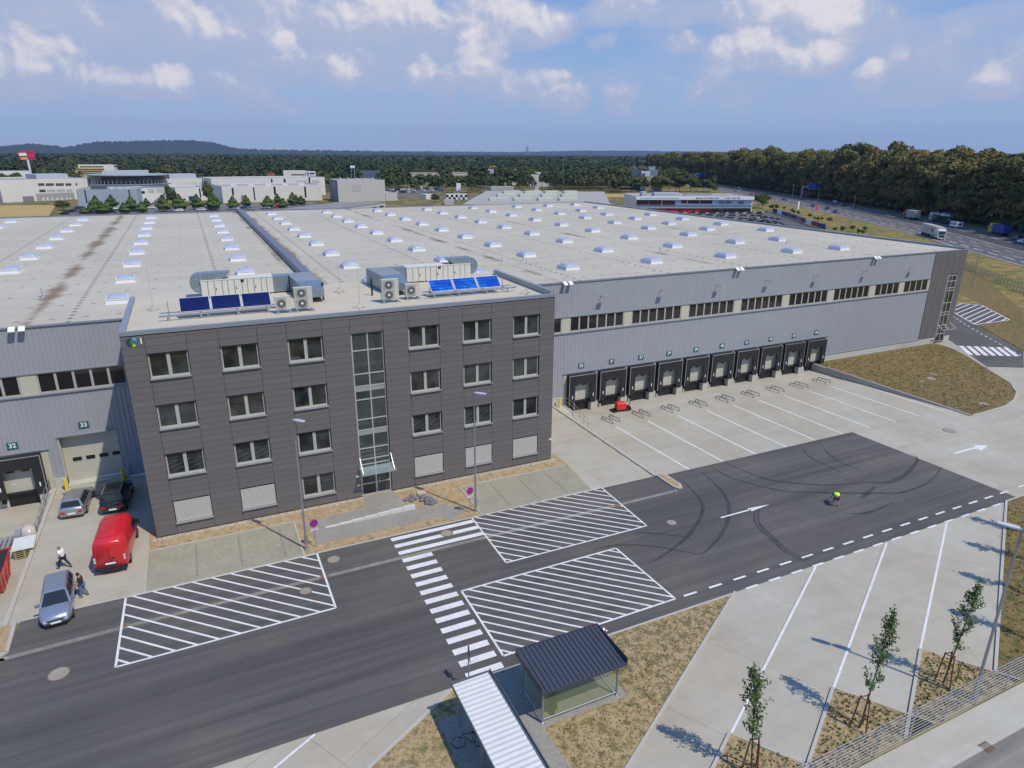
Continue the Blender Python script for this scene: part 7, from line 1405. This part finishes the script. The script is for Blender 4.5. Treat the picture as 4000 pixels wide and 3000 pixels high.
for k_, (x, lab) in enumerate([(1648, 'wind turbine on the horizon, leftmost of three'), (1863, 'wind turbine on the horizon, middle one of three'), (1918, 'wind turbine on the horizon, rightmost of three')]):
    c = AT('Q', x, 200, 7500); c.z = 0; hh = height(c, 'Q', x, 148 if k_ < 2 else 135); t = empty('wind_turbine', (c.x, c.y, 0), label=lab, cat='wind turbine', group='wind turbines on the horizon'); b = MB(); b.tube([(0, 0, 0), (0, 0, hh)], 4, 8, 2); b.build('tower', MT['whitecar'], t); b = MB(); b.box(-3, 3, -6, 6, hh-2, hh+4); b.build('nacelle', MT['whitecar'], t)
    for q in range(3): a = .5+k_+q*2.094; b = MB(); b.loft([[(-1.6, -7, 0), (1.6, -7, 0), (1.6, -6, 0), (-1.6, -6, 0)], [(-.4, -7, 62), (.4, -7, 62), (.4, -6.4, 62), (-.4, -6.4, 62)]]); o = b.build('blade', MT['whitecar'], t); o.matrix_local = Matrix.Translation((0, 0, hh+1)) @ Matrix.Rotation(a, 4, 'Y')
for x in (127, 138):
    c = AT('Q', x, 205, 7000); c.z = 0; hh = height(c, 'Q', x, 160); b = MB(); b.tube([(0, 0, 0), (0, 0, hh)], 6, 10, 4.5); tag(b.build('chimney', gm('chimney_grey', (.2, .2, .22)), loc=(c.x, c.y, 0)), 'power station chimney on the horizon, %s of two' % ('left' if x == 127 else 'right'), 'chimney')
# saw-tooth roof hall and chequered shed
R1, R2, R3, R4 = G('d', 760, 655, 8.), G('d', 1110, 462, 8.), G('Q', 798, 550, 8.), G('Q', 850, 665, 8.); R4 = G('Q', 870, 700, 8.); ctr = (R1+R3)/2; t = empty('rooflight_hall', (ctr.x, ctr.y, 0), label='wide flat hall with rows of pale rooflight strips beyond the warehouse', cat='building'); pp = [(p.x-ctr.x, p.y-ctr.y) for p in (R1, R4, R3, R2)]
b = MB(); b.prism(pp, 0, 7.6); b.build('walls', gm('pale_grey_render', (.50, .49, .46)), t); b = MB(); b.prism(pp, 7.6, 8.0); b.build('roof', gm('stone_grey_roof', (.36, .345, .30), var=.12, scale=.1), t)
for row, y in enumerate((500, 548, 605)):
    for x0 in range(4):
        xs_ = [(1360, 1605), (1665, 1900), (1958, 2155), (2230, 2420)][x0] if row == 0 else [(1268, 1530), (1590, 1850), (1912, 2125), (2200, 2420)][x0] if row == 1 else [(1150, 1440), (1508, 1788), (1858, 2090), (2160, 2420)][x0]
        a, c = G('d', xs_[0], y, 8.), G('d', xs_[1], y-4, 8.); v = (c-a); nn = Vector((-v.y, v.x, 0)).normalized(); b = MB(); o_ = ctr
        b.loft([[(q.x-o_.x, q.y-o_.y, 8.0), (q.x-o_.x, q.y-o_.y, 9.0), (q.x+nn.x*2.2-o_.x, q.y+nn.y*2.2-o_.y, 9.2), (q.x+nn.x*2.6-o_.x, q.y+nn.y*2.6-o_.y, 8.0)] for q in (a, c)]); b.build('rooflight_strip', gm('pale_rooflight', (.50, .52, .44)), t)
b = MB(); a = G('d', 1175, 462, 8.); b.box(a.x-ctr.x, a.x-ctr.x+13, a.y-ctr.y, a.y-ctr.y+6, 8.0, 10.0); b.build('roof_cabin', gm('stone_grey_roof', (.36, .345, .30)), t)
K_ = facade('chequered_shed', ('d', 530, 590), ('d', 830, 590), ('d', 530, 517), 10, MT['signwhite'], 'small shed painted in a black and white chequer pattern'); b = MB(); n_ = 9; w_ = K_['L']/n_
for i in range(n_):
    for j in range(2):
        if (i+j) % 2 == 1: b.box(i*w_, (i+1)*w_, -.05, 0, j*K_['H']/2, (j+1)*K_['H']/2-.02)
b.build('black_squares', MT['black'], K_['t'])
facade('transformer_hut', ('d', 238, 585), ('d', 345, 580), ('d', 238, 512), 6, WHITEW, 'small white hut with dark door beside the car park'); facade('grey_shed', ('d', 500, 662), ('d', 640, 662), ('d', 500, 598), 10, gm('pale_grey_render', (.50, .49, .46)), 'plain pale shed in front of the chequered shed')
# kart hall
K2 = facade('kart_hall', ('Q', 1068, 733), ('Q', 2068, 733), ('Q', 1068, 592), 26, MT['whitecar'], 'long white two-storey kart hall with red ground floor and name along the eaves', par=.3)
for q in [(322, 485, 492, 565), (503, 485, 675, 565), (693, 492, 870, 568), (963, 485, 1040, 532), (1060, 487, 1222, 535), (1238, 487, 1405, 538)]: K2['win']('k', *q, m=gm('red_glass', (.16, .03, .03), rough=.15)); 
for q in [(1505, 495, 1585, 540), (1597, 495, 1680, 540), (1782, 498, 1865, 545)]: K2['win']('k', *q, m=gm('dull_pane2', (.28, .30, .36)))
K2['win']('k', 305, 600, 1405, 672, m=gm('dark_red_base', (.10, .008, .012)), name='ground_floor'); K2['win']('k', 1412, 600, 1955, 690, m=MT['black'], name='ground_floor'); 
for x in (815, 985, 1060, 1165): K2['win']('k', x, 636, x+95 if x < 900 else x+55, 662, m=MT['redp'], name='red_gate', d=.10)
b = MB(); b.box(-.3, K2['L']+.3, -1.0, -.02, K2['H']-1.35, K2['H']-.1); fa = b.build('eaves_band', MT['signwhite'], K2['t']); b = MB(); b.box(-.3, K2['L']+.3, -1.05, -1.0, K2['H']-1.5, K2['H']-1.35); b.box(-.2, K2['L'], -.5, -.02, K2['H']*.47, K2['H']*.49); b.build('blue_trim', gm('sky_trim', (.12, .32, .50)), K2['t'])
uA, _ = onv(K2['pL'], K2['pR'], 'k', 1330, 462); uB, _ = onv(K2['pL'], K2['pR'], 'k', 1690, 462); text('lettering', 'Michael SCHUMACHER', 1.15, (uA, -1.02, K2['H']-.72), (R(90), 0, 0), gm('letters_navy', (.03, .06, .16)), fa, bold=.02); text('lettering', 'KART-CENTER', 1.15, (uB, -1.02, K2['H']-.72), (R(90), 0, 0), gm('letters_navy', (.03, .06, .16)), fa, bold=.02)
for x_ in (455, 650, 830): uC, _ = onv(K2['pL'], K2['pR'], 'k', x_, 455); b = MB(); [b.box(uC-3+i*.9, uC-2.4+i*.9, -1.03, -1.001, K2['H']-1.0, K2['H']-.45) for i in range(7)]; b.build('faded_lettering', gm('faded_grey', (.35, .37, .38)), fa)
roofbox(K2, .2, .42, .4, .6, 1.3, gm('plant_grey', (.42, .46, .50))); roofbox(K2, .08, .12, .3, .45, 1.8, gm('plant_grey', (.42, .46, .50)), 'roof_vent'); roofbox(K2, .48, .72, .5, .6, .6, MT['alu'], 'roof_duct')
sheet('kart_track', [tuple(G('k', x, y)[:2]) for x, y in ((0, 560), (320, 590), (1950, 660), (2212, 640), (2300, 800), (2212, 1100), (1500, 1000), (300, 800))], m_asphalt('track_asphalt', (.085, .08, .08)), .012)
sheet('kart_track', [tuple(G('b', x, y)[:2]) for x, y in ((0, 690), (130, 640), (520, 650), (1430, 980), (1100, 1100), (0, 1000))], m_asphalt('track_asphalt2', (.085, .08, .08)), .016)
def tyres(k, P, lab, n=None):
    t = empty('tyre_barrier', tuple(G(k, *P[0])[:2])+(0,), label=lab, cat='tyre barrier', group='tyre barriers of the kart track'); o_ = t.location; pts_ = smooth_curve([G(k, *p) for p in P], 6); L = arclen(pts_); bw, bb_ = MB(), MB(); s = 0; i = 0
    while s < L[-1]-1.5:
        p, d = at_s(pts_, L, s); q, _ = at_s(pts_, L, s+1.6); n_ = Vector((-d.y, d.x))*.2; (bw if i % 3 == 0 else bb_).prism([(p.x-n_.x-o_.x, p.y-n_.y-o_.y), (q.x-n_.x-o_.x, q.y-n_.y-o_.y), (q.x+n_.x-o_.x, q.y+n_.y-o_.y), (p.x+n_.x-o_.x, p.y+n_.y-o_.y)], 0, .5); s += 1.7; i += 1
    bb_.build('black_tyres', MT['tyre'], t); bw.build('white_tyres', gm('dull_white_tyres', (.42, .42, .40)), t)
for k_, (kk, P) in enumerate([('k', [(1000, 678), (1300, 680), (1700, 676), (2050, 668), (2212, 662)]), ('k', [(1100, 695), (1500, 710), (1900, 712), (2050, 718)]), ('k', [(1250, 722), (1600, 745), (1850, 752), (2212, 745)]), ('k', [(1540, 758), (1800, 775), (2000, 780), (2212, 790)]), ('b', [(0, 683), (200, 682), (440, 700)]), ('b', [(0, 720), (250, 725), (480, 760), (640, 790)]), ('b', [(0, 770), (250, 800), (520, 830), (650, 850), (780, 905)]), ('b', [(0, 805), (200, 820), (430, 845), (600, 875)])]): tyres(kk, P, 'row of black and white tyre stacks, %s row of the kart track from the hall' % ['first', 'second', 'third', 'fourth', 'fifth', 'sixth', 'seventh', 'eighth'][k_])
# banner wall between the track and the motorway bank
pts_ = [G('b', x, y) for x, y in ((520, 668), (640, 705), (860, 775), (1080, 860), (1240, 915), (1430, 972))]; t = empty('banner_wall', tuple(pts_[0][:2])+(0,), label='long wall of blue, white and red banners along the motorway bank', cat='banner wall')
cols = [MT['dark'], MT['signwhite'], gm('banner_blue', (.02, .04, .16)), gm('banner_violet', (.08, .06, .20)), gm('banner_blue', (.02, .04, .16)), gm('banner_grey', (.22, .24, .28)), gm('banner_red', (.30, .04, .06)), MT['signwhite'], gm('banner_red', (.30, .04, .06)), gm('banner_blue', (.02, .04, .16))]
pv = [Vector((p.x, p.y)) for p in pts_]; Lp = arclen(pv)
for i in range(10): p, _ = at_s(pv, Lp, Lp[-1]*i/10); q, _ = at_s(pv, Lp, Lp[-1]*(i+1)/10-.05); o_ = pts_[0]; b = MB(); d = (q-p).normalized(); n_ = Vector((-d.y, d.x))*.08; b.prism([(p.x-n_.x-o_.x, p.y-n_.y-o_.y), (q.x-n_.x-o_.x, q.y-n_.y-o_.y), (q.x+n_.x-o_.x, q.y+n_.y-o_.y), (p.x+n_.x-o_.x, p.y+n_.y-o_.y)], .3, 2.1); b.build('banner', cols[i], t)
for x, y0, y1, c_, lab in [(948, 470, 640, MT['signwhite'], 'white feather flag on the motorway bank'), (1222, 535, 850, MT['redstripe'], 'flagpole with a red flag at the banner wall')]:
    c = G('b', x, y1); h = height(c, 'b', x, y0); t = empty('flag', (c.x, c.y, 0), label=lab, cat='flag'); b = MB(); b.tube([(0, 0, 0), (0, 0, h)], .07, 6); b.build('pole', MT['whitecar'], t); b = MB(); z0 = h*.15 if c_ is MT['signwhite'] else h*.68; b.box(0, .9, -.02, .02, z0, h); b.build('cloth', c_, t)
for k_, (kk, x, yt, yb, lab) in enumerate([('b', 820, 185, 700, 'tall mast lamp behind the banner wall, left of the flag'), ('b', 1855, 360, 960, 'tall twin lamp mast on the motorway bank right of the flags'), ('b', 1475, 715, 990, 'short lamp post at the far corner of the warehouse roof'), ('S', 1172, 765, 960, 'slim lamp post before the white lorry, left of two'), ('S', 1268, 840, 975, 'slim lamp post before the white lorry, right of two'), ('b', 1280, 260, 640, 'thin lamp mast below the wide blue sign'), ('k', 1510, 330, 745, 'dark mast in front of the kart hall, left of two'), ('k', 1545, 330, 745, 'dark mast in front of the kart hall, right of two'), ('n', 1125, 700, 895, 'lamp post among the conical trees behind the hall'), ('e', 1680, 450, 735, 'lamp post in front of the long pale hall')]):
    c = G(kk, x, yb); lamp_post(c.x, c.y, height(c, kk, x, yt), (1,), random.uniform(0, 6), lab, grp='distant lamp posts')
# fence and hedge at the right
for k_, (A0, B0) in enumerate([(('S', 1690, 1205), ('S', 2300, 1475))]):
    p, q = G(*A0), G(*B0); t = empty('green_fence', (p.x, p.y, 0), label='long green mesh fence at the foot of the motorway bank', cat='fence'); v = q-p; n_ = 24
    for i in range(n_+1): c = p+v*(i/n_)-p; b = MB(); b.box(c.x-.04, c.x+.04, c.y-.04, c.y+.04, 0, 1.9); b.build('post', MT['steel'], t)
    b = MB(); [b.tube([(0, 0, z), (v.x, v.y, z)], .02, 4) for z in np.arange(.1, 1.9, .22)]; b.build('mesh_panel', gm('fence_green', (.10, .16, .13)), t)
# ---- ground patches in the distance
sheet('wheat_field', [(-160, 296), (-49, 306), (-56, 377), (-165, 402)], WHEAT, .01)
sheet('car_park', [(-46, 290), (70, 290), (70, 352), (-40, 352)], gm('brown_tarmac', (.15, .13, .115), var=.15, scale=.3), .008)
sheet('car_park', [tuple(G('c', x, y)[:2]) for x, y in ((1870, 500), (1870, 430), (2212, 395), (2212, 560))], gm('brown_tarmac', (.15, .13, .115)), .008); sheet('car_park', [tuple(G('d', x, y)[:2]) for x, y in ((0, 560), (0, 430), (500, 400), (500, 480))], gm('brown_tarmac', (.15, .13, .115)), .012)
sheet('wheat_field', [tuple(G('k', x, y)[:2]) for x, y in ((-300, 390), (-300, 440), (260, 445), (310, 395))], WHEAT, .014)
b = MB(); [polyline(b, [(-72+o_, 300), (-80+o_, 340), (-82+o_, 396)], .5, .02) for o_ in (0, 2.6)]; b.build('tractor_tracks', gm('track_soil', (.24, .17, .08)), kind='structure')
# ---- hornbeams and other trees one can tell apart
CT = [('N', 730, 742, 678, 1.), ('N', 795, 738, 640, .9), ('N', 842, 735, 592, 1.), ('N', 892, 740, 640, 1.1), ('N', 930, 725, 630, .9), ('N', 972, 690, 580, 1.), ('N', 1080, 738, 648, 1.2), ('N', 1142, 712, 588, 1.), ('N', 1232, 732, 638, 1.1), ('N', 1272, 690, 608, .9), ('N', 1420, 722, 583, 1.), ('N', 1556, 716, 575, 1.05), ('N', 1710, 705, 578, 1.), ('N', 1742, 705, 638, .8), ('N', 1850, 712, 563, 1.05), ('N', 2020, 702, 590, 1.05), ('N', 2132, 682, 583, .95),
      ('P', 108, 695, 588, 1.25), ('P', 190, 652, 570, 1.), ('P', 242, 690, 608, 1.), ('P', 322, 662, 558, 1.), ('P', 395, 664, 588, 1.2), ('P', 352, 664, 580, 1.0)]
for k_, (kk, x, yb, yt, ws) in enumerate(CT):
    c = G(kk, x, yb); h = height(c, kk, x, yt); s_ = h/7.0; plant(T_CONE, k_, c.x, c.y, 1.28*ws*min(1.05, max(.72, s_)), s_*1.05, label='conical hornbeam tree of the row behind the warehouse', cat='tree', group='hornbeams behind the warehouse')
c = G('N', 550, 712); plant(T_BELT, 0, c.x, c.y, .62, height(c, 'N', 550, 632)/14, label='wide dark bush standing alone beside the wheat field', cat='bush')
for kk, x, yb, yt, w_, lab in [('e', 622, 560, 388, .45, 'dark narrow tree right of the outside stair'), ('e', 1150, 470, 328, .42, 'dark narrow tree between the cream block and the pale hall'), ('P', 1550, 642, 575, .5, 'small round tree beside the white hut'), ('n', 520, 470, 345, .75, 'dark round tree in front of the pylon sign'), ('n', 60, 500, 395, .9, 'dark tree at the left frame edge behind the cream hall'), ('n', 200, 480, 410, .9, 'wide purplish dark tree at the far left'), ('n', 2060, 470, 318, 1.3, 'big light green round tree behind the round building'), ('n', 900, 450, 385, .5, 'small tree before the yellow block'), ('n', 760, 450, 370, .5, 'dark slim tree left of the yellow block')]:
    c = AT(kk, x, yb, {'e': 380, 'P': 330, 'n': 520}[kk]) if kk != 'P' else G(kk, x, yb); c.z = 0; h = height(c, kk, x, yt); plant(T_BELT, k_ + x, c.x, c.y, w_, h/14, label=lab, cat='tree')
rb = random.Random(8); n = 0
for row, (yb, xs_) in enumerate([(548, range(470, 1800, 62)), (520, range(-60, 1760, 62)), (500, range(-100, 1780, 66)), (488, range(-120, 1760, 62))]):
    for x in xs_:
        x += rb.uniform(-18, 18); c = G('Q', x, yb+(0 if row else 4)); h = rb.uniform(11, 15.5) if row else rb.uniform(9, 13)
        if row == 0 and x < 860: c = G('Q', x, 528)
        if min((m_-Vector((c.x, c.y))).length for m_ in MED[::2]) < 24: continue
        a = math.degrees(math.atan2(c.x-CAM.x, c.y-CAM.y)); D = math.hypot(c.x-CAM.x, c.y-CAM.y)
        s_ = h/14; plant(T_BELT, n, c.x, c.y, s_*rb.uniform(.85, 1.15), s_, label='broadleaf tree in the dense belt beyond the warehouse and the kart hall', cat='tree', group='trees of the belt beyond the kart hall'); n += 1
for k_, x in enumerate(range(1180, 2150, 58)):
    c = G('P', x+rb.uniform(-15, 15), 560-(k_ % 3)*22); h = rb.uniform(9, 13); plant(T_BELT, k_, c.x, c.y, h/14, h/14, label='broadleaf tree around the distant car park', cat='tree', group='trees around the distant car park')
for k_, (x, y, yt, s_) in enumerate([(490, 640, 525, 1.1), (585, 628, 530, 1.), (718, 630, 560, .8), (850, 665, 595, .9), (885, 697, 660, .6), (962, 712, 660, .7), (1158, 770, 683, 1.), (1240, 810, 770, .6), (1365, 820, 760, .6), (1300, 825, 790, .5), (1592, 1010, 945, .9), (1720, 1015, 905, 1.7), (1888, 1000, 890, 1.1), (2000, 1050, 970, .8), (2078, 1062, 985, 1.), (2110, 1000, 930, .8), (1500, 860, 745, .7)]):
    c = G('b', x, y); h = height(c, 'b', x, yt); plant(T_BUSH, k_, c.x, c.y, min(s_, max(.45, h/4.2)*1.15), max(.45, h/4.2), label='small round tree on the grassy motorway bank', cat='small tree', group='small trees on the motorway bank')
for k_, (x, y, s_) in enumerate([(1600, 545, 1.4), (1700, 548, 1.6), (2130, 680, 1.5), (2160, 690, 1.3), (2180, 660, 1.3), (1745, 560, 1.3)]): c = G('Q', x, y+8); plant(T_BUSH, k_, c.x, c.y, s_*1.4, s_*1.1, label='low bush at the end of the kart hall', cat='bush', group='bushes near the kart hall')
# ---- parked cars far behind
CPK = [('N', 560, 748), ('N', 625, 728), ('N', 680, 702), ('N', 815, 740), ('N', 965, 733), ('N', 1010, 705), ('N', 1160, 722), ('N', 1305, 698), ('N', 1545, 722), ('N', 1735, 715), ('N', 1840, 716), ('N', 2030, 706), ('N', 2115, 698), ('N', 2160, 706), ('P', 190, 688), ('P', 320, 670), ('P', 90, 700)]
cl = ['black', 'black', 'blue', 'blue', 'black', 'white', 'black', 'white', 'white', 'white', 'black', 'silver', 'blue', 'silver', 'red', 'black', 'grey']
for k_, q in enumerate(CPK): c = G(*q); o = carproto(cl[k_], PAINT[cl[k_]]); o.location = (c.x, c.y, .02); o.rotation_euler = (0, 0, rb.choice((1.2, 1.35, 1.1))+rb.uniform(-.1, .1)); tag(o, '%s car parked among the hornbeams behind the warehouse' % cl[k_], 'car', 'cars parked behind the warehouse, '+cl[k_])
for k_ in range(34):
    a_, bq = (k_ % 12), k_//12; x, y = (1885+a_*27, 455+bq*38) if k_ < 24 else (60+(k_-24)*44, 470-((k_-24) % 3)*22); c = G('c' if k_ < 24 else 'd', x, y); cc_ = rb.choice(['white', 'silver', 'black', 'blue', 'grey', 'silver', 'white']); o = carproto(cc_, PAINT[cc_]); o.location = (c.x, c.y, .02); o.rotation_euler = (0, 0, rb.uniform(.3, .6)+(3.14 if rb.random() < .5 else 0)); tag(o, '%s car in the distant car park among trees' % cc_, 'car', 'cars in the distant car park, '+cc_)
# ---- wooded plain and hills
CLEAR += [(az_of('N', -80, 600), az_of('P', 1230, 600), 0, 505), (az_of('d', 0, 500), az_of('Q', 1760, 500), 0, 470), (-30, az_of('N', 1300, 500), 505, 600)]
P = np.array([p for p in sector(505, 1300, 9.2) if keep(*p)]); wood('woodland', P, 14.5, 11, 40, 1.0, 'plain', 'wooded plain of dark green trees stretching behind the buildings', 71, .5)
P = np.array([p for p in sector(1300, 6800, 21) if keep(*p)]); wood('woodland', P, 17, 26, 18, 3.4, 'plain', 'hazy woodland stretching to the horizon', 72, .45)
def ridge(dist, prof, name, m, depth=900, seed=1, bump=3.):
    r = np.random.default_rng(seed); b = MB(); xs_ = np.linspace(prof[0][0], prof[-1][0], 420); ys = np.interp(xs_, [p[0] for p in prof], [p[1] for p in prof]); V = []; n_ = len(xs_); rows = 9
    for j in range(rows):
        f = j/(rows-1)
        for i in range(n_):
            c = AT('o', xs_[i], ys[i], dist); h = max(0., c.z); q = AT('o', xs_[i], ys[i], dist-depth*(1-f)); g = math.sin(f*math.pi/2)**1.2
            V.append((q.x, q.y, -2+(h+2)*g+(r.normal(0, bump)*g if f > .1 else 0)))
    F = [(j*n_+i, j*n_+i+1, (j+1)*n_+i+1, (j+1)*n_+i) for j in range(rows-1) for i in range(n_-1)]; b.add(V, F); base = len(V); 
    W_ = [(v[0]*1.08-CAM.x*.08, v[1]*1.08-CAM.y*.08, -3) for v in V[-n_:]]; b.add(V[-n_:]+W_, [(i, i+1, n_+i+1, n_+i) for i in range(n_-1)]); return b.build(name, m, kind='structure')
m_hill = mat('wooded_hill', (.012, .020, .016), .95, var=.5, scale=.006, fine=.3, fscale=.03)
ridge(6000, [(-500, 574), (-200, 570), (0, 571), (60, 567), (130, 562), (200, 569), (240, 576), (290, 571), (340, 558), (420, 553), (560, 550), (680, 548), (760, 551), (830, 556), (880, 570), (930, 580), (1000, 584), (1100, 586), (1300, 589), (1500, 592), (1700, 597)], 'wooded_hill', m_hill, 900, 3, 4.)
ridge(9500, [(900, 590), (1300, 590), (1600, 591), (2000, 594), (2100, 592), (2300, 588), (2500, 589), (2800, 593), (3000, 595), (3300, 597), (4000, 600), (4600, 602)], 'far_hills', m_hill, 900, 4, 2.5)
# the air: pale haze filling everything up to the far hills
hz_ = MB(); hz_.box(-11800, 11900, -700, 11950, -4, 420); ho = hz_.build('haze', None, kind='stuff', label='thin blue summer haze over the plain', cat='haze'); ho.data.materials.clear()
m = bpy.data.materials.new('haze'); m.use_nodes = True; m.node_tree.nodes.clear(); o_ = m.node_tree.nodes.new('ShaderNodeOutputMaterial'); v = m.node_tree.nodes.new('ShaderNodeVolumePrincipled'); v.inputs['Density'].default_value = HAZE = 0.000055; v.inputs['Color'].default_value = (.50, .68, 1., 1); v.inputs['Anisotropy'].default_value = .1; m.node_tree.links.new(v.outputs[0], o_.inputs['Volume']); ho.data.materials.append(m)
